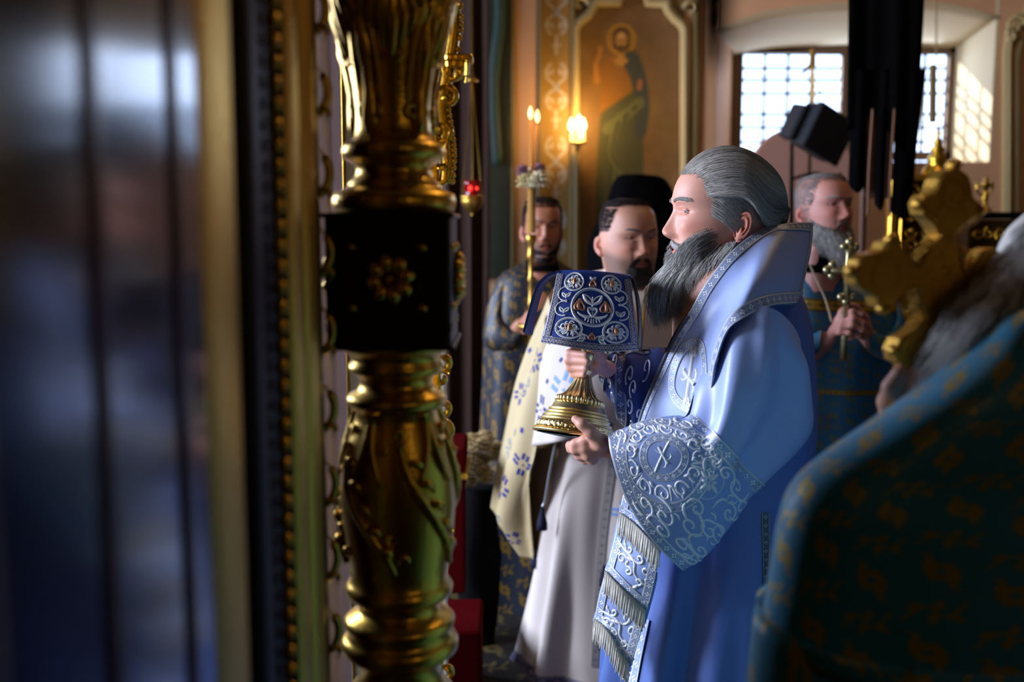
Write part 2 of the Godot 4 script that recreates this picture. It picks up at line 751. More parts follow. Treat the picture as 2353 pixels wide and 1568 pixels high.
func trim_material(ground := rgb(146, 162, 194), thread := rgb(238, 240, 238)) -> StandardMaterial3D:
	# a woven band: little four-petalled crosses between two edge lines
	var im := Image.create(96, 96, false, Image.FORMAT_RGBA8)
	var up := Image.create(96, 96, false, Image.FORMAT_RGBA8)
	im.fill(ground)
	up.fill(Color(0.3, 0.3, 0.3))
	for pair in [[im, thread], [up, Color.WHITE]]:
		var g: Image = pair[0]
		var q: Color = pair[1]
		for y in [5.0, 12.0, 84.0, 91.0]:
			stroke(g, along(Vector2(-4, y), Vector2(100, y), 2), 2.2, q)
		for d in [Vector2(1, 0), Vector2(-1, 0), Vector2(0, 1), Vector2(0, -1)]:
			dab(g, Vector2(48, 48) + d * 14.0, 8.5, q)
			dab(g, Vector2(48, 48) + d * 22.0, 5.0, q)
		dab(g, Vector2(48, 48), 4.0, Color(ground.darkened(0.5)) if g == im else Color.BLACK)
		for x in [0.0, 96.0]:
			dab(g, Vector2(x, 30), 3.0, q)
			dab(g, Vector2(x, 66), 3.0, q)
			dab(g, Vector2(x, 48), 4.0, q)
	var m := paint(Color.WHITE, 0.45, 0.3)
	m.albedo_texture = texture(im)
	m.heightmap_enabled = true
	m.heightmap_texture = texture(up)
	m.heightmap_scale = 0.12
	return m


func zigzag_material() -> StandardMaterial3D:
	var im := Image.create(64, 64, false, Image.FORMAT_RGBA8)
	im.fill(rgb(34, 56, 120))
	var q := rgb(200, 196, 190)
	stroke(im, PackedVector2Array([Vector2(-4, 14), Vector2(16, 50), Vector2(32, 14), Vector2(48, 50), Vector2(68, 14)]), 3.0, q)
	stroke(im, PackedVector2Array([Vector2(-4, 50), Vector2(16, 14), Vector2(32, 50), Vector2(48, 14), Vector2(68, 50)]), 2.0, q)
	for y in [4.0, 60.0]:
		stroke(im, along(Vector2(-4, y), Vector2(68, y), 2), 3.0, q)
	var m := paint(Color.WHITE, 0.45, 0.35)
	m.albedo_texture = texture(im)
	return m


func brocade_material(ground: Color, thread: Color, metal: float, seed_: int, cell := 64) -> StandardMaterial3D:
	# woven flowers and leaves over a plain ground, one tile
	var n := cell * 4
	var im := Image.create(n, n, false, Image.FORMAT_RGBA8)
	var gl := Image.create(n, n, false, Image.FORMAT_RGBA8)
	im.fill(ground)
	gl.fill(Color(0, 0.6, 0))
	var r := RandomNumberGenerator.new()
	r.seed = seed_
	for i in 4:
		for j in 4:
			var c := Vector2(j * cell + cell * 0.5, i * cell + (cell * 0.5 if j % 2 else 0.0))
			for g in [[im, thread], [gl, Color(0, 0.35, metal)]]:
				for wrap_y in [0, -n, n]:
					var o := c + Vector2(0, wrap_y)
					if (i + j) % 2:
						# a blossom of round petals between two leaves
						for a in 6:
							var d := Vector2.from_angle(TAU * a / 6.0 + i)
							dab(g[0], o + d * cell * 0.17, cell * 0.10, g[1])
						for a: float in [0.6, 3.7]:
							stroke(g[0], bend(o + Vector2.from_angle(a) * cell * 0.26, o + Vector2.from_angle(a + 0.5) * cell * 0.36, o + Vector2.from_angle(a + 0.7) * cell * 0.48, o + Vector2.from_angle(a + 0.3) * cell * 0.56, 10), cell * 0.07, g[1], 0.15, cell * 0.02)
					else:
						# a winding stem with small leaves
						stroke(g[0], smooth2([o + Vector2(-0.42, 0.3) * cell, o + Vector2(-0.12, -0.1) * cell, o + Vector2(0.14, 0.12) * cell, o + Vector2(0.42, -0.3) * cell], 6), cell * 0.03, g[1])
						for q in [[-0.26, -0.06, 2.6], [-0.02, 0.16, 1.4], [0.04, -0.12, -1.2], [0.28, 0.08, 0.6]]:
							stroke(g[0], along(o + Vector2(q[0], q[1]) * cell, o + (Vector2(q[0], q[1]) + Vector2.from_angle(q[2]) * 0.2) * cell, 5), cell * 0.075, g[1], 0.15, cell * 0.02)
	var m := ORMMaterial3D.new()
	m.albedo_texture = texture(im)
	m.orm_texture = texture(gl)
	m.cull_mode = BaseMaterial3D.CULL_DISABLED
	var s := StandardMaterial3D.new()
	s.albedo_texture = m.albedo_texture
	s.roughness = 0.5
	s.metallic = 1.0
	s.metallic_texture = m.orm_texture
	s.metallic_texture_channel = BaseMaterial3D.TEXTURE_CHANNEL_BLUE
	s.cull_mode = BaseMaterial3D.CULL_DISABLED
	return s


func room() -> void:
	# floor, unseen ceiling and walls, each with thickness, coloured dark to cut bounced light
	var f := Sh.new()
	f.box(V(0.3, -0.1, -2.4), V(8.9, 0.2, 10.0))
	struct("floor", f, M.floor)
	var c := Sh.new()
	c.box(V(0.3, 5.1, -2.4), V(8.9, 0.2, 10.0))
	struct("ceiling", c, M.dark_wall)
	var r := Sh.new()
	r.box(V(4.65, 2.5, -2.4), V(0.2, 5.0, 10.0))
	struct("wall_right", r, M.side_wall)
	var b := Sh.new()
	b.box(V(0.3, 2.5, 2.5), V(8.9, 5.0, 0.2))
	struct("wall_rear", b, M.dark_wall)
	# the left wall; its unseen windows are placed to light bishop and near cape
	var l := Sh.new()
	l.box(V(-4.05, 0.7, -2.4), V(0.3, 1.4, 10.0))
	l.box(V(-4.05, 4.2, -2.4), V(0.3, 1.6, 10.0))
	l.box(V(-4.05, 2.4, 0.45), V(0.3, 2.0, 4.3))
	l.box(V(-4.05, 2.4, -3.5), V(0.3, 2.0, 1.0))
	l.box(V(-4.05, 2.4, -6.4), V(0.3, 2.0, 2.0))
	struct("wall_left", l, M.side_wall)
	for at: float in [-2.3, -4.7]:
		var w := thing("unseen_window_2" if at > -3.0 else "unseen_window_3", "", "")
		w.remove_meta("label")
		w.remove_meta("category")
		w.set_meta("kind", "structure")
		var g := Sh.new()
		for y in [1.4, 2.4, 3.4]:
			g.box(V(-4.0, y, at), V(0.06, 0.06, 1.4))
		for z in [-0.7, 0.0, 0.7]:
			g.box(V(-4.0, 2.4, at + z), V(0.06, 2.0, 0.06))
		obj("frame", g, M.window_wood, w, true)


func frame_band(called: String, pts: Array, out: float, wide: float, mat: Material, parent: Node3D) -> void:
	# a moulding with a rounded profile that runs along a path on a wall facing +z
	var sh := Sh.new()
	var prof := [[-0.5, 0.0], [-0.5, 0.5], [-0.36, 0.8], [-0.2, 0.55], [-0.1, 0.95], [0.1, 1.0], [0.28, 0.6], [0.38, 0.7], [0.5, 0.4], [0.5, 0.0]]
	var n := pts.size()
	var first := 0
	for i in n:
		var a: Vector3 = pts[maxi(i - 1, 0)]
		var p: Vector3 = pts[i]
		var b: Vector3 = pts[mini(i + 1, n - 1)]
		var d0 := (p - a).normalized() if i > 0 else (b - p).normalized()
		var d1 := (b - p).normalized() if i < n - 1 else d0
		var d := (d0 + d1).normalized()
		var w := Vector3(d.y, -d.x, 0)
		var miter := 1.0 / maxf(0.5, absf(d.dot(d0)))
		for q in prof:
			sh.add(p + w * (q[0] * wide * miter) + Vector3(0, 0, q[1] * out))
	sh.net(first, n, prof.size())
	obj(called, sh, mat, parent)


func far_wall() -> void:
	# the far wall faces +z at z = -6.3, with a deep window niche
	var w := Sh.new()
	var x0 := -4.0
	var nl := 1.264    # niche edges
	var nr := 2.99
	var sill := 2.02
	w.box(V((x0 + nl) * 0.5, 2.5, -6.65), V(nl - x0, 5.0, 0.7))
	w.box(V((nr + 4.6) * 0.5, 2.5, -6.65), V(4.6 - nr, 5.0, 0.7))
	w.box(V((nl + nr) * 0.5, sill * 0.5, -6.65), V(nr - nl, sill, 0.7))
	w.box(V((nl + nr) * 0.5, 4.02, -6.65), V(nr - nl, 1.96, 0.7))
	struct("wall_back", w, M.wall)
	# reveals and the arched soffit of the niche
	var l := Sh.new()
	l.extrude(PackedVector2Array([Vector2(nl, -6.3), Vector2(1.50, -6.9), Vector2(nl, -6.9)]), V(0, sill, 0), Basis(Vector3.RIGHT, Vector3(0, 0, 1), Vector3.UP), 1.02)
	struct("trim_1", l, M.wall)
	var r := Sh.new()
	r.box(V(nr - 0.004, 2.53, -6.6), V(0.02, 1.02, 0.6))
	struct("trim_2", r, M.reveal)
	var s := Sh.new()
	var soffit := Patch.new([
		[V(1.25, 2.83, -6.3), V(1.6, 2.94, -6.3), V(2.1, 2.985, -6.3), V(2.6, 2.985, -6.3), V(3.0, 2.9, -6.3)],
		[V(1.4, 2.80, -6.6), V(1.7, 2.87, -6.6), V(2.1, 2.9, -6.6), V(2.6, 2.9, -6.6), V(3.0, 2.86, -6.6)],
		[V(1.5, 2.78, -6.9), V(1.7, 2.81, -6.9), V(2.1, 2.83, -6.9), V(2.6, 2.83, -6.9), V(3.0, 2.82, -6.9)]])
	soffit.fill(s, 16, 8, Vector2.ONE, 0.0, -0.02)
	struct("trim_3", s, M.reveal, self, false)
	var face := Sh.new()
	var n := 16
	for i in n + 1:
		var p := soffit.at(float(i) / n, 0.0)
		face.add(V(p.x, p.y, -6.305))
		face.add(V(p.x, 3.1, -6.305))
	face.net(0, n + 1, 2)
	struct("trim_4", face, M.wall)
	# the window: wooden casements, panes, an iron lattice outside
	var win := thing("window_1", "", "")
	win.remove_meta("label")
	win.remove_meta("category")
	win.set_meta("kind", "structure")
	var wx := [1.545, 2.30, 2.985]
	var bot := 2.12
	var top := 2.775
	var fr := Sh.new()
	for x in [1.52, 2.97]:
		fr.box(V(x, 2.45, -6.88), V(0.07, 0.78, 0.07))
	for y in [2.095, 2.80]:
		fr.box(V(2.24, y, -6.88), V(1.5, 0.06, 0.07))
	obj("frame", fr, M.window_wood, win, true)
	for x in [2.245, 2.30, 2.42]:
		var mu := Sh.new()
		mu.box(V(x, 2.45, -6.885), V(0.045 if x != 2.42 else 0.03, 0.68, 0.055))
		obj("mullion", mu, M.window_wood, win, true)
	for pane in [[1.555, 2.222], [2.322, 2.405], [2.435, 2.935]]:
		var gl := Sh.new()
		gl.box(V((pane[0] + pane[1]) * 0.5, 2.447, -6.89), V(pane[1] - pane[0], 0.66, 0.004), Basis.IDENTITY, 0.0005)
		var gm := paint(Color(0.9, 0.95, 1.0, 0.06), 0.05)
		gm.transparency = BaseMaterial3D.TRANSPARENCY_ALPHA
		obj("pane", gl, gm, win, true)
	for y in [2.20, 2.30, 2.39, 2.53, 2.62, 2.70]:
		var h := Sh.new()
		h.box(V(2.25, y, -7.02), V(1.5, 0.02, 0.02), Basis.IDENTITY, 0.001)
		obj("lattice_bar", h, M.iron, win, true)
	for x in [1.74, 1.90, 2.06, 2.36, 2.52, 2.68, 2.84]:
		var h := Sh.new()
		h.box(V(x, 2.45, -7.02), V(0.02, 0.76, 0.02), Basis.IDENTITY, 0.001)
		obj("lattice_bar", h, M.iron, win, true)
		for y in [2.35, 2.66]:
			var sc := Sh.new()
			for d in [-1, 1]:
				var cu := PackedVector3Array()
				for p in curl(Vector2(d * 0.022, 0), 0.022, PI if d > 0 else 0.0, 0.7 * d, 12):
					cu.append(V(x + p.x, y + p.y, -7.02))
				sc.tube(cu, [0.004], 5)
			obj("lattice_scroll", sc, M.iron, win)

	# pilaster strips on the left of the painting
	var pil := Sh.new()
	pil.box(V(0.0858, 1.62, -6.27)*V(1,0,1) + V(0, 2.5, 0), V(0.135, 5.0, 0.05))
	struct("trim_5", pil, M.wall)
	for x: float in [1178.0, 1239.0, 1313.0]:
		var e := Sh.new()
		var px: float = (x - 1176.5) / 2288.0 * 6.26
		e.box(V(px, 2.5, -6.265), V(0.026, 5.0, 0.07), Basis.IDENTITY, 0.01)
		struct("trim_6", e, M.molding_dark)
	ornament_band()
	saint_painting()
	# frame of the next painting at the right edge, and the cornice at the top
	var right := thing("wall_frame", "pale olive moulded plaster frame at the right edge of the far wall", "frame", V(3.3, 2.4, -6.3))
	frame_band("moulding", [V(3.1122, 1.5111, -6.3), V(3.0454, 2.6857, -6.3), V(3.0555, 2.79, -6.3), V(3.1232, 2.8679, -6.3), V(3.172, 2.9457, -6.3), V(3.3172, 2.9715, -6.3)], 0.05, 0.05, M.molding, right)
	frame_band("inner_moulding", [V(3.1702, 1.5113, -6.29), V(3.1051, 2.6318, -6.29), V(3.1251, 2.7491, -6.29), V(3.2006, 2.8271, -6.29), V(3.3459, 2.853, -6.29)], 0.03, 0.03, M.molding_dark, right)
	var scroll := Sh.new()
	for q in [[V(3.0685, 2.8304, -6.24), 0.07, 0.2, 1.1], [V(3.0377, 2.766, -6.24), 0.04, 2.2, -0.9]]:
		var path := PackedVector3Array()
		for p in curl(Vector2.ZERO, q[1], q[2], q[3], 18):
			path.append((q[0] as Vector3) + Vector3(p.x, p.y, 0))
		scroll.tube(path, [0.02, 0.012, 0.008], 6)
	obj("scroll", scroll, M.molding, right)
	var dark := Sh.new()
	dark.box(V(3.3588, 2.1298, -6.28), V(0.24, 1.5, 0.03))
	obj("painted_panel", dark, paint(rgb(70, 52, 36), 0.6), right, true)
	var cor := thing("ceiling_frame", "pale olive stepped moulding along the top above the window", "moulding", V(2.4, 3.05, -6.3))
	for k in 3:
		var o := k * 9.0
		frame_band("moulding", [V(1.0, 3.07 + k * 0.035, -6.28), V(2.86 + k * 0.04, 3.07 + k * 0.035, -6.28), V(2.92 + k * 0.04, 3.12 + k * 0.035, -6.28), V(2.92 + k * 0.04, 3.4, -6.28)], 0.04 + k * 0.015, 0.04, M.molding if k != 1 else M.molding_dark, cor)


func ornament_band() -> void:
	# stencilled silver scrolls on an ochre strip: one tall print
	var W := 128
	var H := 1024
	var im := Image.create(W, H, false, Image.FORMAT_RGBA8)
	im.fill(rgb(150, 118, 58))
	var q := rgb(182, 172, 160)
	for k in 4:
		var y := k * 256.0
		for s: float in [-1.0, 1.0]:
			stroke(im, curl(Vector2(64 + s * 22, y + 40), 22, -PI * 0.5, s * 0.9), 5.0, q)
			stroke(im, bend(Vector2(64 + s * 44, y + 40), Vector2(64 + s * 48, y + 80), Vector2(64 + s * 12, y + 70), Vector2(64 + s * 4, y + 100)), 6.0, q, 0.15, 4.0)
			stroke(im, curl(Vector2(64 + s * 22, y + 148), 22, PI * 0.5, -s * 0.9), 5.0, q)
			stroke(im, bend(Vector2(64 + s * 44, y + 148), Vector2(64 + s * 46, y + 116), Vector2(64 + s * 16, y + 116), Vector2(64 + s * 4, y + 100)), 6.0, q, 0.15, 4.0)
			stroke(im, along(Vector2(64, y + 210), Vector2(64 + s * 22, y + 210), 5), 6.0, q, 0.15, 2.0)
		stroke(im, along(Vector2(64, y + 180), Vector2(64, y + 240), 6), 6.0, q)
		dab(im, Vector2(64, y + 100), 13.0, rgb(140, 140, 160))
		dab(im, Vector2(64, y + 100), 6.0, q)
	var m := paint(Color.WHITE, 0.6)
	m.albedo_texture = texture(im)
	var sh := Sh.new()
	var a := V(0.1814, 3.0934, -6.27)
	var b := V(0.3601, 1.2935, -6.27)
	for p in [[a.x, a.y, 0, 0], [b.x, a.y, 1, 0], [b.x, b.y, 1, 1], [a.x, b.y, 0, 1]]:
		sh.add(V(p[0], p[1], -6.27), Vector2(p[2], p[3]))
	sh.quad(0, 1, 2, 3)
	for p in [[a.x, a.y], [b.x, a.y], [b.x, b.y], [a.x, b.y]]:
		sh.add(V(p[0], p[1], -6.3))
	for i in 4:
		sh.quad(i, (i + 1) % 4, 4 + (i + 1) % 4, 4 + i)
	tag(obj("ornament_band", sh, m, self, true), "tall ochre wall strip stencilled with silver scrolls beside the saint painting", "ornament")


func saint_painting() -> void:
	# a standing saint with a gold halo, one hand raised; a painting, so flat
	var W := 300
	var H := 760
	var im := Image.create(W, H, false, Image.FORMAT_RGBA8)
	im.fill(rgb(124, 94, 44))
	var r := RandomNumberGenerator.new()
	r.seed = 4
	for i in 500:
		dab(im, Vector2(r.randf() * W, r.randf() * H), 14.0 + 8.0 * (i % 3), Color([rgb(140, 108, 54), rgb(108, 82, 40), rgb(120, 88, 56)][i % 3], 0.25), 0.6)
	var o := Vector2(24, 30)
	var f := func(x: float, y: float) -> Vector2: return Vector2(x - 1320.0, y + 30.0)
	# halo
	for k in [[40.0, rgb(176, 130, 34)], [34.0, rgb(150, 108, 30)]]:
		dab(im, f.call(1447.0, 100.0), k[0], k[1], 0.06)
	# robes: green mantle below and over one shoulder, tawny tunic
	var green := rgb(70, 72, 44)
	var green_l := rgb(92, 96, 56)
	var tawny := rgb(136, 92, 30)
	for y in range(170, 640, 6):
		var s := (y - 170) / 470.0
		stroke(im, along(f.call(1412.0 - 16.0 * sin(s * 2.6), float(y)), f.call(1490.0 + 12.0 * sin(s * 2.2), float(y)), 8), 12.0, tawny, 0.4)
	for y in range(236, 640, 6):
		var s := (y - 236) / 400.0
		stroke(im, along(f.call(1404.0 - 10.0 * sin(s * 2.6), float(y) + 60.0 * (1.0 - s)), f.call(1498.0 + 8.0 * sin(s * 2.2), float(y)), 8), 12.0, green, 0.5)
	stroke(im, smooth2([f.call(1420.0, 150.0), f.call(1396.0, 180.0), f.call(1378.0, 205.0)]), 13.0, tawny, 0.3)
	stroke(im, smooth2([f.call(1474.0, 150.0), f.call(1496.0, 200.0), f.call(1508.0, 270.0), f.call(1502.0, 340.0)]), 22.0, rgb(62, 66, 58), 0.3, 16.0)
	stroke(im, smooth2([f.call(1500.0, 260.0), f.call(1450.0, 300.0), f.call(1408.0, 330.0)]), 14.0, green_l, 0.3)
	for k in 6:
		stroke(im, smooth2([f.call(1490.0 - k * 12.0, 270.0 + k * 10.0), f.call(1440.0 - k * 4.0, 330.0 + k * 14.0), f.call(1420.0 + k * 10.0, 480.0), f.call(1412.0 + k * 14.0, 620.0)]), 3.0, green_l if k % 2 else rgb(48, 50, 32), 0.4)
	# raised hand, face, beard and hair
	stroke(im, smooth2([f.call(1382.0, 205.0), f.call(1378.0, 165.0), f.call(1388.0, 138.0), f.call(1386.0, 118.0)]), 7.0, rgb(168, 120, 52), 0.3, 4.0)
	stroke(im, along(f.call(1388.0, 132.0), f.call(1394.0, 120.0)), 3.0, rgb(172, 124, 56))
	for k in [[1447.0, 92.0, 23.0], [1436.0, 114.0, 11.0], [1459.0, 114.0, 11.0]]:
		dab(im, f.call(k[0], k[1]), k[2], rgb(72, 48, 22), 0.3)
	dab(im, f.call(1447.0, 98.0), 16.0, rgb(186, 138, 66), 0.25)
	dab(im, f.call(1447.0, 108.0), 14.0, rgb(180, 132, 62), 0.25)
	dab(im, f.call(1447.0, 124.0), 10.0, rgb(96, 64, 28), 0.4)
	dab(im, f.call(1447.0, 90.0), 9.0, rgb(200, 156, 84), 0.5)
	for s: float in [-1.0, 1.0]:
		stroke(im, along(f.call(1447.0 + s * 4.0, 101.0), f.call(1447.0 + s * 10.0, 101.0)), 1.6, rgb(70, 46, 22))
	stroke(im, along(f.call(1447.0, 102.0), f.call(1446.0, 112.0)), 1.6, rgb(140, 100, 44))
	stroke(im, along(f.call(1441.0, 119.0), f.call(1453.0, 119.0)), 1.5, rgb(60, 38, 18))
	dab(im, f.call(1447.0, 148.0), 12.0, rgb(176, 128, 58), 0.4)
	stroke(im, smooth2([f.call(1428.0, 150.0), f.call(1446.0, 164.0), f.call(1466.0, 150.0)]), 3.0, rgb(178, 132, 50), 0.4)
	stroke(im, along(f.call(1500.0, 205.0), f.call(1498.0, 225.0)), 5.0, rgb(156, 96, 50), 0.5)
	var m := paint(Color.WHITE, 0.55)
	m.albedo_texture = texture(im)
	var art := thing("saint_painting", "tall wall painting of a standing haloed saint in tawny and green robes", "painting", V(0.74, 2.0, -6.3))
	var c: Array = [V(0.3862, 3.0701, -6.28), V(1.0576, 3.0701, -6.28), V(1.0937, 1.2656, -6.28), V(0.3993, 1.2656, -6.28)]
	var sh := Sh.new()
	for p in c:
		sh.add(V(p.x, p.y, -6.285), Vector2((p.x - c[0].x) / (c[1].x - c[0].x), (p.y - c[0].y) / (c[2].y - c[0].y)))
	sh.quad(0, 1, 2, 3)
	for p in c:
		sh.add(V(p.x, p.y, -6.3))
	for i in 4:
		sh.quad(i, (i + 1) % 4, 4 + (i + 1) % 4, 4 + i)
	obj("picture", sh, m, art, true)
	# the moulded frame with its stepped, curved shoulders
	var half := [V(0.3987, 1.2661, -6.27), V(0.3873, 2.8207, -6.27), V(0.4084, 2.8568, -6.27), V(0.4613, 2.893, -6.27), V(0.4979, 2.9497, -6.27), V(0.5083, 2.9754, -6.27), V(0.6464, 2.9754, -6.27), V(0.6667, 3.0421, -6.27), V(0.6979, 3.0934, -6.27)]
	var other := [V(0.7985, 3.0934, -6.27), V(0.8152, 3.0421, -6.27), V(0.8322, 2.9754, -6.27), V(0.9384, 2.9702, -6.27), V(0.9498, 2.9291, -6.27), V(0.9878, 2.8827, -6.27), V(1.0365, 2.8413, -6.27), V(1.0532, 2.8051, -6.27), V(1.0837, 1.2661, -6.27)]
	frame_band("frame", half, 0.05, 0.05, M.molding, art)
	frame_band("frame", other, 0.05, 0.05, M.molding, art)
	# plaster scrolls outside the shoulders
	for q in [[V(0.4195, 2.9608, -6.25), 0.05, 0.0, 0.9], [V(1.0948, 2.9352, -6.25), 0.05, PI, -0.9]]:
		var s := Sh.new()
		var path := PackedVector3Array()
		for p in curl(Vector2.ZERO, q[1], q[2], q[3], 18):
			path.append((q[0] as Vector3) + Vector3(p.x, p.y, 0))
		s.tube(path, [0.02, 0.012, 0.006], 6)
		obj("scroll", s, M.molding, art)
	# plain plaster between painting and window, with an olive strip
	var st := Sh.new()
	st.box(V(1.1329, 1.62, -6.28)*V(1,0,1) + V(0, 2.5, 0), V(0.045, 5.0, 0.05), Basis.IDENTITY, 0.015)
	struct("trim_7", st, M.molding_dark)


func upright(profile: Array, y0: float, y1: float, sh: Sh) -> void:
	# a moulding that stands upright: profile points are (x, z)
	var first := sh.v.size()
	for p in profile:
		sh.add(V(p[0], y0, p[1]), Vector2(0, 0))
		sh.add(V(p[0], y1, p[1]), Vector2(0, 1))
	sh.net(first, profile.size(), 2)


func half_round(x: float, z0: float, z1: float, high: float, n := 8) -> Array:
	var out := []
	for i in n + 1:
		var a := PI * i / n
		out.append([x + high * sin(a), lerpf(z0, z1, (1.0 - cos(a)) * 0.5)])
	return out


func screen_jamb() -> void:
	# the left side of the opening in the altar screen: lacquered wood, gilded mouldings, a row of beads
	var t := thing("altar_screen", "dark lacquered side of the altar screen with gilded mouldings and bead row", "screen", V(-0.6, 0, -0.7))
	var x := -0.25
	var p := Sh.new()
	p.box(V(-2.05, 1.75, -0.53), V(3.6, 3.5, 0.56), Basis.IDENTITY, 0.006)
	obj("panel", p, M.lacquer, t, true)
	for k in 3:
		# slender vertical reeds on the lacquered face
		var z: float = [-0.455, -0.60, -0.745][k]
		var s := Sh.new()
		upright(half_round(x, z - 0.012, z + 0.012, 0.004), 0.0, 3.4, s)
		obj("reed", s, paint(rgb(58, 12, 16), 0.2), t)
	var core := Sh.new()
	core.box(V(-1.2, 1.75, -1.065), V(1.88, 3.5, 0.53), Basis.IDENTITY, 0.004)
	obj("core", core, M.black, t, true)
	var g := Sh.new()
	upright(half_round(x - 0.012, -0.808, -0.932, 0.014, 12), 0.0, 3.4, g)
	obj("gilded_band", g, M.gilding_soft, t)
	var bed := Sh.new()
	upright([[x - 0.02, -0.955], [x - 0.004, -0.962], [x + 0.002, -0.985], [x - 0.006, -1.03], [x - 0.008, -1.09], [x + 0.004, -1.098]], 0.0, 3.4, bed)
	obj("bead_bed", bed, M.gilding_dark, t)
	var unseen_shade_board := Sh.new()  # out of view, placed to keep side daylight off the column
	unseen_shade_board.box(V(-2.11, 1.18, -1.44), V(3.5, 2.36, 0.14), Basis.IDENTITY, 0.006)
	obj("unseen_shade_board", unseen_shade_board, M.lacquer, t, true)
	for q in [[-1.10, -1.172, 0.016], [-1.176, -1.255, 0.018]]:
		var rb := Sh.new()
		upright(half_round(x - 0.006, q[0], q[1], q[2], 12), 0.0, 3.4, rb)
		obj("rib", rb, M.gilding_soft, t)
	var ed := Sh.new()
	upright([[x - 0.004, -1.262], [x + 0.004, -1.272], [x + 0.002, -1.30], [x - 0.012, -1.33]], 0.0, 3.4, ed)
	obj("edge_strip", ed, paint(rgb(52, 34, 14), 0.4), t)
	# beads, each turned separately
	var bead := Sh.new()
	bead.ball(Vector3.ZERO, V(0.0078, 0.0082, 0.0078), Basis.IDENTITY, 14, 9)
	var bm := bead.mesh()
	for i in 44:
		put("bead", bm, M.gilding, t, V(x + 0.003, 0.98 + i * 0.0213, -1.058) - t.position)
	# carved leaf tips along the far edge
	for i in 9:
		var y := 1.02 + i * 0.105
		var lf := Sh.new()
		lf.tube(smooth3([V(-0.262, y, -1.325), V(-0.245, y + 0.025, -1.335), V(-0.243, y + 0.05, -1.335), V(-0.256, y + 0.075, -1.33)]), [0.002, 0.007, 0.007, 0.002], 7, 0.7)
		lf.tube(smooth3([V(-0.258, y + 0.02, -1.325), V(-0.241, y + 0.015, -1.33), V(-0.244, y + 0.0, -1.33)]), [0.003, 0.004, 0.001], 6)
		obj("carved_leaf", lf, M.gilding, t)


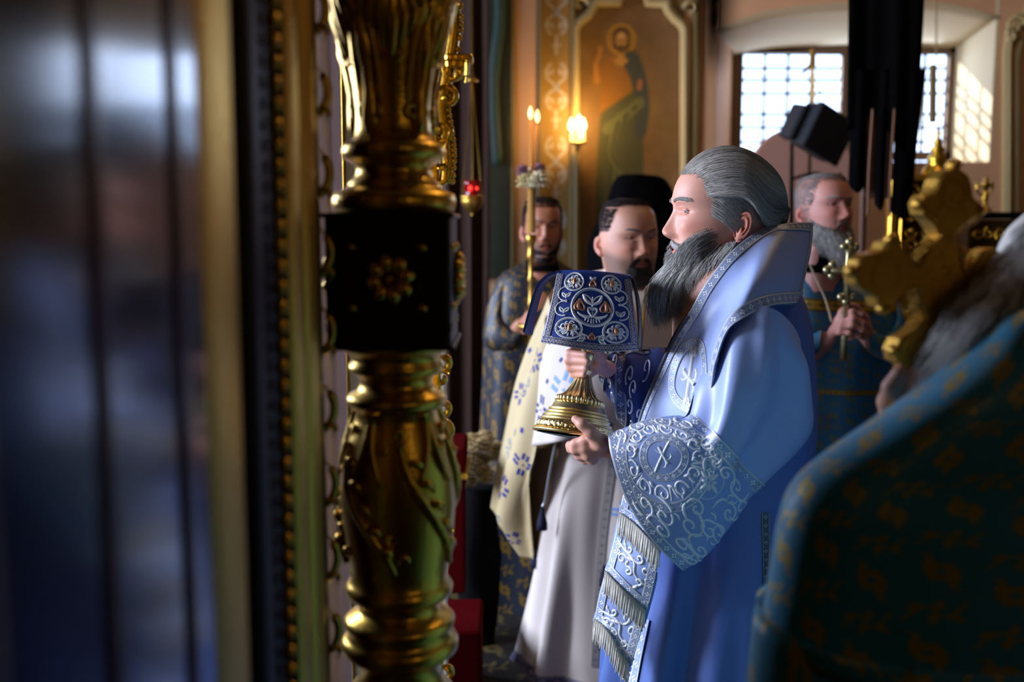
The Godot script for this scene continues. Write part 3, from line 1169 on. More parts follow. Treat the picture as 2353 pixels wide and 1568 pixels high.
func gilded_column() -> void:
	# D = 1.45: a carved baluster, a square block with rosettes, a second baluster below
	var c := V(-0.17, 0, -1.45)
	var t := thing("gilded_column", "carved gilded baluster column with a dark rosette block in the foreground", "column", c)
	var H := func(y: float) -> float: return 1.62 + (520.0 - y) / 1578.0   # height of a row at this distance
	var px := 1.0 / 1578.0
	# turned body
	var up := []
	for q in [[96, 495], [134, 490], [140, 476], [141, 462], [136, 447], [112, 436], [104, 430], [104, 424], [90, 412], [84, 398], [86, 384], [100, 376], [114, 368], [117, 352], [113, 338], [96, 330], [88, 322], [84, 300], [84, 260], [90, 210], [101, 150], [114, 90], [123, 30], [128, -60], [124, -160], [100, -240], [70, -300], [84, -320], [84, -400]]:
		up.append(Vector2(q[0] * px, H.call(float(q[1]))))
	var b := Sh.new()
	b.lathe(up, 48, c)
	obj("upper_baluster", b, M.gilding, t)
	var lo := []
	for q in [[90, 1720], [130, 1690], [134, 1640], [104, 1600], [94, 1560], [120, 1535], [138, 1522], [140, 1505], [132, 1490], [118, 1482], [128, 1466], [132, 1450], [120, 1438], [98, 1428], [92, 1412], [100, 1396], [124, 1386], [128, 1370], [120, 1356], [112, 1346], [120, 1310], [130, 1240], [136, 1160], [130, 1090], [116, 1020], [100, 970], [92, 946], [98, 938], [114, 930], [116, 916], [110, 906], [92, 898], [84, 884], [84, 868], [96, 860], [108, 852], [110, 838], [100, 828], [104, 816], [124, 802], [134, 790], [100, 786]]:
		lo.append(Vector2(q[0] * px, H.call(float(q[1]))))
	var d := Sh.new()
	d.lathe(lo, 48, c)
	obj("lower_baluster", d, M.gilding, t)
	var foot := Sh.new()
	foot.box(V(c.x, 0.43, c.z), V(0.19, 0.86, 0.19), Basis.IDENTITY, 0.006)
	obj("pedestal", foot, M.gilding_soft, t, true)
	# the square block
	var yb: float = (H.call(640.0) as float)
	var blk := Sh.new()
	blk.box(V(c.x, yb, c.z), V(0.172, 0.186, 0.172), Basis.IDENTITY, 0.004)
	obj("block", blk, M.gilding_dark, t, true)
	for y in [497.0, 784.0]:
		var lip := Sh.new()
		lip.box(V(c.x, H.call(y), c.z), V(0.182, 0.007, 0.182), Basis.IDENTITY, 0.003)
		obj("block_moulding", lip, M.gilding_dark, t, true)
	for y in [735.0, 745.0]:
		var line := Sh.new()
		line.box(V(c.x, H.call(y), c.z), V(0.176, 0.003, 0.176), Basis.IDENTITY, 0.001)
		obj("block_fillet", line, M.gilding_dark, t, true)
	# rosettes on the four faces, studs at the corners
	var petal := Sh.new()
	petal.ball(V(0, 0.023, 0.004), V(0.0112, 0.0135, 0.012))
	var pm := petal.mesh()
	var knob := Sh.new()
	knob.ball(Vector3.ZERO, V(0.008, 0.008, 0.009))
	var km := knob.mesh()
	var stud := Sh.new()
	stud.ball(Vector3.ZERO, V(0.0075, 0.0065, 0.006))
	var sm := stud.mesh()
	for f in 4:
		var turn := Basis(Vector3.UP, f * PI / 2)
		var face := turn * V(0.003, 0.004, 0.0865)
		var ring := Sh.new()
		var rp := PackedVector3Array()
		for i in 25:
			rp.append(V(0, yb, 0) + c * V(1, 0, 1) + face + turn * V(cos(TAU * i / 24.0), sin(TAU * i / 24.0), 0) * 0.040)
		ring.tube(rp, [0.003], 6)
		obj("rosette_ring", ring, M.gilding_dark, t)
		for k in 8:
			put("rosette_petal", pm, M.gilding, t, V(0, yb, 0) + face, turn * Basis(Vector3(0, 0, 1), TAU * k / 8.0 + 0.2))
		put("rosette_centre", km, M.gilding, t, V(0, yb, 0) + face, turn)
		for s in [V(-0.05, 0.047, 0.086), V(0.047, 0.047, 0.086), V(-0.05, -0.036, 0.086), V(0.047, -0.036, 0.086)]:
			put("stud", sm, M.gilding, t, V(0, yb, 0) + turn * s, turn)
	# carving on the balusters: fans of petals, strapwork, curled leaves, repeated round the shaft
	var on := func(profile: Array, a: float, y: float, lift: float) -> Vector3:
		var r := 0.08
		for i in profile.size() - 1:
			var p: Vector2 = profile[i]
			var q: Vector2 = profile[i + 1]
			if (y - p.y) * (y - q.y) <= 0.0 and absf(p.y - q.y) > 1e-6:
				r = lerpf(p.x, q.x, (y - p.y) / (q.y - p.y))
		return V(c.x + sin(a) * (r + lift), y, c.z + cos(a) * (r + lift))
	for k in 5:
		var a0 := 0.12 + TAU * k / 5.0
		# a fan of long petals hanging from a shell
		for m in 7:
			var fan := (m - 3) * 0.15
			var path := PackedVector3Array()
			for i in 9:
				var s := i / 8.0
				path.append(on.call(up, a0 + fan * (0.35 + 0.9 * sin(s * 2.2)), (H.call(lerpf(-6.0, 165.0 - absf(m - 3.0) * 22.0, s)) as float), 0.002))
			var pt := Sh.new()
			pt.tube(path, [0.004, 0.0085, 0.011, 0.0115, 0.011, 0.009, 0.007, 0.0045, 0.001], 8)
			obj("carved_petal", pt, M.gilding, t)
		for m in 5:
			var at: Vector3 = on.call(up, a0 + (m - 2) * 0.3, (H.call(-14.0 + absf(m - 2.0) * 14.0) as float), 0.006)
			var kn := Sh.new()
			kn.ball(at, V(0.013, 0.016, 0.013))
			obj("carved_bead", kn, M.gilding, t)
		# cup under the fan
		var cup := PackedVector3Array()
		for i in 13:
			var s := i / 12.0
			cup.append(on.call(up, a0 - 0.42 + 0.84 * s, (H.call(140.0 + 26.0 * sin(PI * s)) as float), 0.002))
		var cu := Sh.new()
		cu.tube(cup, [0.002, 0.004, 0.004, 0.002], 6)
		obj("carved_scroll", cu, M.gilding, t)
		# straps that run down between the fans and curl at their ends
		for s: float in [-1.0, 1.0]:
			var am := a0 + PI / 5.0
			var strap := PackedVector3Array()
			for i in 15:
				var f := i / 14.0
				strap.append(on.call(up, am + s * (0.03 + 0.42 * pow(f, 1.5) - 0.16 * pow(f, 5.0)), (H.call(lerpf(-70.0, 250.0, f)) as float), 0.003))
			var st := Sh.new()
			st.tube(strap, [0.013, 0.011, 0.009, 0.008, 0.007, 0.005, 0.003], 8, 0.6)
			obj("carved_strap", st, M.gilding, t)
		var leaf := PackedVector3Array()
		for i in 12:
			var f := i / 11.0
			leaf.append(on.call(up, a0 + PI / 5.0 + 0.05 * sin(f * 3.0), (H.call(lerpf(60.0, 322.0, f)) as float), 0.003))
		var lf := Sh.new()
		lf.tube(leaf, [0.002, 0.009, 0.013, 0.011, 0.009, 0.008, 0.011, 0.012, 0.004], 8, 0.8)
		obj("carved_leaf", lf, M.gilding, t)
		for s: float in [-1.0, 1.0]:
			var cr := PackedVector3Array()
			for p in curl(Vector2(s * 0.2, 0), 0.2, PI if s > 0 else 0.0, 0.85 * s, 16):
				cr.append(on.call(up, a0 + PI / 5.0 + p.x, (H.call(275.0 + p.y * 120.0) as float), 0.003))
			var cs := Sh.new()
			cs.tube(cr, [0.005, 0.005, 0.004, 0.007], 7)
			obj("carved_scroll", cs, M.gilding, t)
		# lower baluster: a long leaf rib with turned-over lobes
		var a1 := a0 + 0.66
		var rib := PackedVector3Array()
		for i in 16:
			var f := i / 15.0
			rib.append(on.call(lo, a1 - 0.62 + 1.05 * f - 0.1 * sin(f * 5.0), (H.call(lerpf(1010.0, 1300.0, f)) as float), 0.003))
		var rs := Sh.new()
		rs.tube(rib, [0.003, 0.006, 0.008, 0.008, 0.007, 0.004], 7)
		obj("carved_rib", rs, M.gilding, t)
		for m in 5:
			var f := 0.15 + m * 0.17
			var at := PackedVector3Array()
			for i in 8:
				var s := i / 7.0
				at.append(on.call(lo, a1 - 0.62 + 1.05 * f + 0.26 * s, (H.call(lerpf(1010.0, 1300.0, f) - 46.0 * s + 60.0 * s * s) as float), 0.003 + 0.004 * sin(s * PI)))
			var ls := Sh.new()
			ls.tube(at, [0.004, 0.007, 0.006, 0.002], 7, 0.8)
			obj("carved_leaf", ls, M.gilding, t)
		for s: float in [-1.0, 1.0]:
			var fk := PackedVector3Array()
			for i in 9:
				var f := i / 8.0
				fk.append(on.call(lo, a1 + s * (0.03 + 0.3 * f * f), (H.call(948.0 + 150.0 * f) as float), 0.004))
			var fs := Sh.new()
			fs.tube(fk, [0.009, 0.008, 0.007, 0.006, 0.003], 7, 0.7)
			obj("carved_strap", fs, M.gilding, t)
		for q in [[0.25, 985.0], [-0.12, 1015.0], [0.05, 1215.0], [0.3, 1270.0]]:
			var bs := Sh.new()
			var cr := PackedVector3Array()
			for p in curl(Vector2.ZERO, 0.12, q[0] * 9.0, 0.8, 12):
				cr.append(on.call(lo, a0 - 0.2 + q[0] + p.x, (H.call(q[1] + p.y * 130.0) as float), 0.002))
			bs.tube(cr, [0.002, 0.0045, 0.003], 6)
			obj("carved_scroll", bs, M.gilding, t)


func left_background() -> void:
	# seen between the screen and the column, and behind the column
	var cu := thing("purple_curtain", "pale violet satin curtain in the gap left of the gilded column", "curtain", V(-0.52, 0, -2.95))
	var pa := Patch.new([
		[V(-0.78, 2.6, -3.0), V(-0.62, 2.6, -2.95), V(-0.55, 2.6, -3.02), V(-0.487, 2.6, -2.98)],
		[V(-0.78, 1.2, -3.0), V(-0.63, 1.2, -2.94), V(-0.55, 1.2, -3.02), V(-0.487, 1.2, -2.98)],
		[V(-0.78, 0.02, -3.0), V(-0.65, 0.02, -2.92), V(-0.55, 0.02, -3.02), V(-0.487, 0.02, -2.98)]], false, func(u, v): return 0.008 * sin(u * 26.0 + v * 2.0))
	var sh := Sh.new()
	pa.fill(sh, 40, 12, Vector2.ONE, 0.0, 0.004)
	obj("cloth", sh, paint(rgb(198, 194, 226), 0.5), cu)
	var rod := Sh.new()
	rod.tube(PackedVector3Array([V(-0.85, 2.62, -2.98), V(-0.4, 2.62, -2.98)]), [0.012], 8)
	obj("rod", rod, M.gold_dull, cu)
	var cream := thing("cream_door", "cream painted door leaf with a gilt edge showing beside the column", "door", V(-0.38, 0, -2.88))
	var cs := Sh.new()
	cs.box(V(-0.334, 1.22, -2.88), V(0.28, 2.44, 0.04))
	obj("leaf", cs, paint(rgb(232, 226, 180), 0.5), cream, true)
	var ce := Sh.new()
	ce.box(V(-0.4755, 1.22, -2.87), V(0.004, 2.44, 0.06), Basis.IDENTITY, 0.003)
	obj("gilt_edge", ce, M.gilding, cream, true)
	# the carved edge of a gilded door leaf behind the column
	var d := thing("carved_door", "gilded carved door edge with beads showing behind the column's right side", "carved door", V(-0.13, 0, -1.8))
	var bd := Sh.new()
	bd.box(V(-0.145, 1.2, -1.8), V(0.03, 2.4, 0.025), Basis.IDENTITY, 0.004)
	obj("stile", bd, M.gilding, d, true)
	var edge := smooth3([V(-0.1038, 2.043, -1.8), V(-0.1011, 1.984, -1.8), V(-0.1045, 1.9431, -1.8), V(-0.1189, 1.8645, -1.8), V(-0.1253, 1.8344, -1.8), V(-0.1209, 1.8003, -1.8), V(-0.1165, 1.7661, -1.8), V(-0.1152, 1.7356, -1.8), V(-0.1186, 1.6973, -1.8)], 10)
	var es := Sh.new()
	es.tube(edge, [0.012], 8)
	obj("edge_moulding", es, M.gilding, d)
	var bead := Sh.new()
	bead.ball(Vector3.ZERO, V(0.0055, 0.0055, 0.0055), Basis.IDENTITY, 10, 7)
	var bm := bead.mesh()
	for i in range(4, edge.size(), 3):
		put("bead", bm, M.gilding, d, edge[i] + V(0.012, 0, 0.004) - d.position)
	for q in [[V(-0.101, 1.8908, -1.8), 0.028, 0.6, 1.0], [V(-0.1128, 1.8457, -1.8), 0.02, 2.4, -1.0], [V(-0.1241, 1.789, -1.8), 0.022, 4.0, 1.0], [V(-0.1305, 1.7623, -1.8), 0.018, 1.0, -1.0], [V(-0.1247, 1.7164, -1.8), 0.026, 3.0, 0.9], [V(-0.1041, 1.9988, -1.8), 0.02, 1.4, 1.0]]:
		var s := Sh.new()
		var path := PackedVector3Array()
		for p in curl(Vector2.ZERO, q[1], q[2], q[3], 16):
			path.append((q[0] as Vector3) + V(p.x, p.y, 0.006))
		s.tube(path, [0.007, 0.006, 0.009], 7)
		obj("carved_scroll", s, M.gilding, d)
	var capital := Sh.new()
	capital.box(V(-0.0924, 1.9125, -1.8), V(0.048, 0.012, 0.05), Basis.IDENTITY, 0.003)
	capital.box(V(-0.0986, 1.9021, -1.8), V(0.034, 0.014, 0.04), Basis.IDENTITY, 0.003)
	capital.tube(smooth3([V(-0.0792, 1.9122, -1.78), V(-0.0786, 1.8915, -1.78), V(-0.081, 1.8693, -1.78)]), [0.003, 0.004, 0.002], 6)
	obj("capital", capital, M.gilding, d, true)
	for q in [[V(-0.1242, 1.3756, -1.8), 0.024, 2.0], [V(-0.1292, 1.3435, -1.8), 0.018, 0.6], [V(-0.1265, 1.291, -1.8), 0.02, 3.2], [V(-0.1284, 1.2504, -1.8), 0.022, 5.0], [V(-0.1187, 1.0402, -1.8), 0.02, 1.0], [V(-0.1239, 0.7857, -1.8), 0.024, 2.0]]:
		var s := Sh.new()
		var path := PackedVector3Array()
		for p in curl(Vector2.ZERO, q[1], q[2], 1.0, 16):
			path.append((q[0] as Vector3) + V(p.x, p.y, 0.004))
		s.tube(path, [0.006, 0.006, 0.008], 7)
		obj("carved_scroll", s, M.gilding, d)

	# deep red hanging and the dark green painted strip on the far left of the far wall
	var red := thing("red_curtain", "dark red-brown curtain hanging behind the column's right edge", "curtain", V(-0.2, 0, -5.4))
	var rp := Patch.new([
		[V(-0.95, 4.4, -5.4), V(-0.6, 4.4, -5.4), V(-0.3, 4.4, -5.4), V(-0.15, 4.4, -5.42)],
		[V(-0.95, 2.4, -5.4), V(-0.6, 2.4, -5.4), V(-0.3, 2.4, -5.4), V(-0.12, 2.4, -5.42)],
		[V(-0.95, 0.02, -5.4), V(-0.6, 0.02, -5.4), V(-0.3, 0.02, -5.4), V(-0.13, 0.02, -5.42)]], false, func(u, v): return 0.03 * sin(u * 34.0) + 0.012 * sin(u * 71.0 + v * 3.0))
	var rs := Sh.new()
	rp.fill(rs, 90, 10, Vector2.ONE, 0.0, 0.006)
	obj("cloth", rs, paint(rgb(46, 22, 11), 0.9), red)
	var gr := thing("green_icon", "dark green painted panel in an olive frame between curtain and pilaster", "painting", V(-0.07, 1.8, -6.2))
	var gs := Sh.new()
	gs.box(V(-0.14, 2.6, -6.25), V(0.25, 2.6, 0.04))
	obj("panel", gs, relief(paint(rgb(40, 48, 34), 0.5), noise_map(0.02, 256, 4, 8), 0.2, 3.0), gr, true)
	var gf := Sh.new()
	gf.tube(smooth3([V(-0.16, 3.35, -6.21), V(-0.1, 3.2, -6.21), V(-0.07, 2.9, -6.21), V(-0.11, 2.5, -6.21), V(-0.09, 2.0, -6.21)]), [0.05, 0.035, 0.03], 8, 0.3, Vector3(0, 0, 1))
	obj("painted_robe", gf, paint(rgb(48, 70, 60), 0.6), gr)
	# a hanging red oil lamp on three chains
	var l := thing("oil_lamp", "hanging gilt oil lamp with red glass on long chains", "oil lamp", V(-0.1748, 1.62, -4.4))
	var at: Vector3 = V(-0.1742, 1.743, -4.4)
	var body := Sh.new()
	body.lathe([Vector2(0.004, -0.075), Vector2(0.012, -0.062), Vector2(0.03, -0.05), Vector2(0.044, -0.03), Vector2(0.05, -0.012), Vector2(0.046, 0.0), Vector2(0.054, 0.006), Vector2(0.04, 0.008)], 24, at)
	obj("bowl", body, M.gold_dull, l)
	var gm := paint(rgb(110, 4, 4), 0.12)
	gm.emission_enabled = true
	gm.emission = rgb(120, 4, 2)
	gm.emission_energy_multiplier = 0.05
	var gl := Sh.new()
	gl.lathe([Vector2(0.03, 0.004), Vector2(0.036, 0.03), Vector2(0.04, 0.06), Vector2(0.042, 0.075), Vector2(0.038, 0.075), Vector2(0.034, 0.04)], 24, at)
	obj("red_glass", gl, gm, l)
	for s in [[-0.006, 0.008], [0.022, 0.005]]:
		var fl := Sh.new()
		fl.ball(at + V(s[0], 0.04, 0.046), V(s[1], s[1] * 1.5, s[1]), Basis.IDENTITY, 8, 6)
		var fm := paint(rgb(255, 60, 40), 0.5)
		fm.emission_enabled = true
		fm.emission = rgb(255, 40, 30)
		fm.emission_energy_multiplier = 3.0
		obj("flame_glint", fl, fm, l)
	var apex: Vector3 = V(-0.1719, 2.2435, -4.4)
	for k in 3:
		var a := TAU * k / 3.0 + 0.5
		var ch := Sh.new()
		ch.tube(PackedVector3Array([at + V(cos(a), 0, sin(a)) * 0.05, apex]), [0.003], 5)
		obj("chain", ch, M.gold_dull, l)
	var hub := Sh.new()
	hub.lathe([Vector2(0.004, -0.004), Vector2(0.03, 0.0), Vector2(0.022, 0.008), Vector2(0.008, 0.02), Vector2(0.003, 0.05)], 16, apex)
	hub.tube(PackedVector3Array([apex, apex + V(0, 2.0, 0)]), [0.004], 5)
	obj("hanger", hub, M.gold_dull, l)


# --- heads: x across, y up, z forward; the eyes' height is y = 0
# columns: height, front, back, half width
const SKULL := [
	[-0.300, 0.045, -0.085, 0.074], [-0.220, 0.038, -0.080, 0.066], [-0.170, 0.036, -0.076, 0.062], [-0.152, 0.050, -0.073, 0.059],
	[-0.143, 0.080, -0.072, 0.057], [-0.136, 0.094, -0.071, 0.057], [-0.122, 0.104, -0.071, 0.061], [-0.102, 0.101, -0.073, 0.065],
	[-0.080, 0.104, -0.080, 0.068], [-0.055, 0.107, -0.090, 0.071], [-0.030, 0.106, -0.096, 0.074], [0.000, 0.104, -0.101, 0.076],
	[0.022, 0.111, -0.103, 0.077], [0.050, 0.108, -0.103, 0.078], [0.075, 0.097, -0.098, 0.075], [0.095, 0.076, -0.084, 0.066],
	[0.108, 0.048, -0.062, 0.050], [0.116, 0.012, -0.026, 0.022], [0.118, -0.004, -0.010, 0.004]]
const NOSE := [[-0.064, 0.0], [-0.061, 0.004], [-0.058, 0.011], [-0.053, 0.019], [-0.046, 0.0245], [-0.039, 0.0245], [-0.030, 0.020], [-0.018, 0.0145], [-0.004, 0.009], [0.010, 0.004], [0.020, 0.0]]


func bump(x: float, y: float, cx: float, cy: float, sx: float, sy: float) -> float:
	var a := (x - cx) / sx
	var b := (y - cy) / sy
	var q := a * a + b * b
	return exp(-q) if q < 9.0 else 0.0


func head(sh: Sh, xf: Transform3D, skin: Color, look := {}) -> void:
	# one skin from the shoulders to the crown, with ears, eyes and lids
	var wide: float = look.get("wide", 1.0)      # jaw and cheeks
	var nose: float = look.get("nose", 1.0)
	var rows: int = look.get("rows", 120)
	var cols: int = look.get("cols", 72)
	var stubble: Color = look.get("stubble", skin)
	var red := Color(skin.r * 1.0, skin.g * 0.62, skin.b * 0.56)
	var lip := Color(skin.r * 0.82, skin.g * 0.42, skin.b * 0.42)
	var first := sh.v.size()
	for i in rows + 1:
		var s := float(i) / rows
		var y := lerpf(-0.30, 0.118, s) if s < 0.08 else lerpf(-0.30, 0.118, s)
		if s > 0.9:
			y = 0.118 - 0.0418 * pow((1.0 - s) / 0.1, 2.0)
		var f := table(SKULL, y, 1)
		var b := table(SKULL, y, 2)
		var w := table(SKULL, y, 3)
		w *= 1.0 + (wide - 1.0) * (1.0 - smoothstep(-0.02, 0.06, y))
		var ny := table(NOSE, y, 1) * nose
		var ns := 0.009 + 0.006 * bump(0, y, 0, -0.048, 1.0, 0.012)
		for j in cols + 1:
			var a0 := TAU * j / cols - PI
			var a := a0 - 0.45 * sin(a0)
			var ca := cos(a)
			var sa := sin(a)
			var n := 0.86 if ca > 0 else 0.95
			var x := w * signf(sa) * pow(absf(sa), n)
			var zc := (f + b) * 0.5
			var z := zc + (f - b) * 0.5 * signf(ca) * pow(absf(ca), 0.9 if ca > 0 else 1.0)
			var tone := skin
			if ca > 0.0 and y > -0.16:
				var ax := absf(x)
				var d := ny * exp(-pow(x / ns, 2.0))
				d += 0.009 * nose * bump(ax, y, 0.0135, -0.050, 0.007, 0.008)
				d -= 0.006 * bump(ax, y, 0.0085, -0.058, 0.005, 0.004)
				d -= 0.011 * bump(ax, y, 0.030, 0.003, 0.017, 0.011)
				d += 0.0075 * bump(ax, y, 0.032, 0.0065, 0.013, 0.0055)
				d += 0.0045 * bump(ax, y, 0.032, -0.0085, 0.013, 0.005)
				d -= 0.0035 * bump(ax, y, 0.031, -0.001, 0.011, 0.0035)
				d += 0.005 * bump(ax, y, 0.030, 0.021, 0.022, 0.008)
				d += 0.006 * bump(ax, y, 0.046, -0.032, 0.018, 0.016)
				d -= 0.0022 * bump(ax, y, 0.027, -0.064, 0.005, 0.014)
				d += 0.0045 * bump(x, y, 0, -0.0765, 0.019, 0.0050)
				d -= 0.0040 * bump(x, y, 0, -0.0822, 0.024, 0.0022)
				d += 0.0052 * bump(x, y, 0, -0.0880, 0.016, 0.0052)
				d -= 0.003 * bump(x, y, 0, -0.098, 0.02, 0.005)
				d += 0.005 * bump(x, y, 0, -0.120, 0.018, 0.010)
				z += d
				tone = tone.lerp(red, clampf(0.55 * bump(ax, y, 0.046, -0.034, 0.024, 0.02) + 0.5 * bump(x, y, 0, -0.045, 0.016, 0.012) + 0.3 * bump(ax, y, 0.03, -0.008, 0.016, 0.008), 0.0, 1.0))
				tone = tone.lerp(lip, clampf(1.15 * bump(x, y, 0, -0.0825, 0.021, 0.0085), 0.0, 1.0))
			if look.has("stubble") and y < -0.02 and y > -0.17:
				var k := smoothstep(lerpf(-0.02, -0.055, clampf(ca, 0.0, 1.0)), lerpf(-0.06, -0.085, clampf(ca, 0.0, 1.0)), y) * (1.0 - bump(x, y, 0, -0.082, 0.024, 0.012)) * smoothstep(-0.45, 0.0, ca)
				tone = tone.lerp(stubble, k * 0.75)
			if look.has("scalp") and y > 0.02:
				tone = tone.lerp(look.scalp, smoothstep(0.35, -0.1, ca + (y - 0.06) * 3.0) * 0.8)
			sh.tint = tone
			sh.add(xf * Vector3(x, y, z))
	sh.net(first, rows + 1, cols + 1)
	# eyes
	for s: float in [-1.0, 1.0]:
		var e := Vector3(s * 0.0315 * lerpf(1.0, wide, 0.3), -0.0005, table(SKULL, 0.0, 1) * 0.915 - 0.0145)
		var gaze: Vector3 = (look.get("gaze", Vector3(0, 0, 1)) as Vector3).normalized()
		sh.tint = Color(0.30, 0.26, 0.24)
		var start := sh.v.size()
		sh.ball(xf * e, Vector3(0.0122, 0.0122, 0.0122), xf.basis, 20, 14)
		for i in range(start, sh.v.size()):
			var q := (xf.basis.inverse() * (sh.v[i] - xf * e)).normalized().dot(gaze)
			if q > 0.85:
				sh.c[i] = Color(0.012, 0.012, 0.014) if q > 0.955 else (look.get("iris", Color(0.08, 0.10, 0.11)) as Color)
		for lid in [[0.0046, 0.0036, 0.62], [-0.0052, 0.0028, 0.72]]:
			sh.tint = skin.darkened(0.12) if lid[0] > 0 else skin.lerp(red, 0.3)
			var arch := PackedVector3Array()
			for i in 11:
				var a := lerpf(-1.25, 1.25, i / 10.0)
				arch.append(xf * (e + Vector3(0.0134 * sin(a), lid[0] * pow(cos(a), 0.7) - 0.0006, 0.0128 * cos(a * 0.86))))
			sh.tube(arch, [0.0012, lid[1] * 0.7, lid[1], lid[1] * 0.7, 0.0012], 8)
	# ears
	for s: float in [-1.0, 1.0]:
		if look.get("ear_side", 0.0) == -s:
			continue
		sh.tint = skin.lerp(red, 0.7)
		var start := sh.v.size()
		var hub := Vector3(s * (table(SKULL, -0.02, 3) * lerpf(1.0, wide, 0.6) - 0.002), -0.030, -0.012)
		var back := Vector3(0, 0, -1).rotated(Vector3.UP, -s * 0.42)
		var up := Vector3(0, 1, -0.22).normalized()
		var out := Vector3(s, 0.1, 0.35).normalized()
		var er := 9
		var en := 28
		for i in er + 1:
			var r := float(i) / er
			for j in en + 1:
				var a := TAU * j / en
				var lx := cos(a) * (0.0185 if sin(a) > -0.2 else 0.0185 - 0.007 * (-0.2 - sin(a)))
				var ly := sin(a) * 0.033
				# rim, furrow, inner ridge and the hollow
				var h := 0.010 + 0.004 * bump(0, r, 0, 0.93, 1.0, 0.10) - 0.004 * bump(0, r, 0, 0.76, 1.0, 0.09) + 0.003 * bump(0, r, 0, 0.58, 1.0, 0.1) - 0.008 * bump(0, r, 0, 0.2, 1.0, 0.3)
				if sin(a) < -0.6:
					h = lerpf(h, 0.010, smoothstep(-0.6, -0.9, sin(a)))
				if cos(a) < -0.1:
					h -= 0.006 * smoothstep(-0.1, -0.9, cos(a)) * r
				if r > 0.97:
					h -= 0.007
				sh.add(xf * (hub + back * (lx * r + 0.008) + up * (ly * r) + out * h))
		sh.net(start, er + 1, en + 1)
		var rim := sh.v.size()
		for j in en + 1:
			var p := sh.v[start + er * (en + 1) + j]
			sh.add(p)
			sh.add(p - xf.basis * out * 0.011 - xf.basis * back * 0.004)
		for j in en:
			sh.quad(rim + j * 2, rim + j * 2 + 1, rim + j * 2 + 3, rim + j * 2 + 2)
	sh.tint = Color.WHITE


func skin_at(x: float, y: float, lift: float) -> Vector3:
	# the front of the face at a height and a distance from its middle, without the nose
	var f := table(SKULL, y, 1)
	var b := table(SKULL, y, 2)
	var w := table(SKULL, y, 3)
	var sa := pow(minf(0.999, absf(x) / w), 1.0 / 0.86)
	var ca := sqrt(1.0 - sa * sa)
	var z := (f + b) * 0.5 + (f - b) * 0.5 * pow(ca, 0.9)
	z += 0.005 * bump(absf(x), y, 0.030, 0.021, 0.022, 0.008) - 0.011 * bump(absf(x), y, 0.030, 0.003, 0.017, 0.011) + 0.006 * bump(absf(x), y, 0.046, -0.032, 0.018, 0.016) + 0.0045 * bump(x, y, 0, -0.0765, 0.019, 0.005)
	return Vector3(x, y, z) + Vector3(signf(x) * sa, 0, ca) * lift


func brows(t: Node3D, xf: Transform3D, color: Color, n: int, r: float, mat: Material) -> void:
	for s: float in [-1.0, 1.0]:
		var sh := Sh.new()
		for i in n:
			var f := rng.randf()
			var x := lerpf(0.013, 0.050, f)
			var y := 0.0195 + 0.0055 * sin(f * 2.6) + rng.randf_range(-0.003, 0.003)
			sh.tint = color.lightened(rng.randf() * 0.15)
			sh.strand(PackedVector3Array([xf * skin_at(s * x, y, 0.0), xf * skin_at(s * (x + 0.004), y + 0.002, 0.0022), xf * skin_at(s * (x + 0.009), y + 0.003 - 0.005 * f, 0.0016)]), r)
		stuff(obj("eyebrow", sh, mat, t))


func short_hair(xf: Transform3D, color: Color, n: int, front: float, low: float, long: float, r: float) -> Sh:
	# close-cut hairs over the skull; «front» is the height of the hairline over the brow
	var sh := Sh.new()
	for i in n:
		var a := rng.randf_range(-PI, PI)
		var ca := cos(a)
		var edge := lerpf(low, front, smoothstep(-0.15, 0.75, ca)) + rng.randf_range(-0.006, 0.012)
		var y := lerpf(edge, 0.1165, 1.0 - pow(1.0 - rng.randf(), 1.5))
		var p := PackedVector3Array()
		for j in 4:
			var g := j / 3.0
			var yy := clampf(y + (0.1 - y) * 0.04 * g - long * 0.55 * g * smoothstep(0.10, 0.02, y), -0.2, 0.1172)
			var aa := a + signf(a) * long * g * 6.0 * (0.35 + 0.65 * smoothstep(-0.2, 0.6, ca))
			var f := table(SKULL, yy, 1)
			var b := table(SKULL, yy, 2)
			var w := table(SKULL, yy, 3)
			var lift := 0.004 + 0.003 * sin(g * 2.2)
			p.append(xf * Vector3(signf(sin(aa)) * pow(absf(sin(aa)), 0.9) * (w + lift), yy + (lift if y > 0.09 else 0.0), (f + b) * 0.5 + cos(aa) * ((f - b) * 0.5 + lift)))
		var k := rng.randf_range(0.7, 1.4)
		sh.tint = Color(color.r * k, color.g * k, color.b * k)
		sh.strand(p, r)
	return sh


func hand_flesh(wrist: Vector3, palm: Vector3, fingers: Array, thumb: Array, k := 1.0) -> Flesh:
	# palm from wrist to knuckles; each finger its own chain of joints
	var f := Flesh.new()
	for i in fingers.size():
		var c: Array = fingers[i]
		var r: float = [0.0088, 0.0092, 0.0088, 0.0076][mini(i, 3)] * k
		var n := c.size()
		var radii := []
		for j in n:
			radii.append(r * lerpf(1.12, 0.78, float(j) / (n - 1)))
		f.chain(c, radii)
		f.bone(palm.lerp(wrist, 0.3), c[0], 0.0145 * k, 0.0115 * k)
	f.bone(wrist, palm, 0.022 * k, 0.018 * k)
	f.chain(thumb, [0.016 * k, 0.0125 * k, 0.0105 * k, 0.0085 * k])
	f.bone(palm, thumb[0], 0.016 * k, 0.015 * k)
	return f


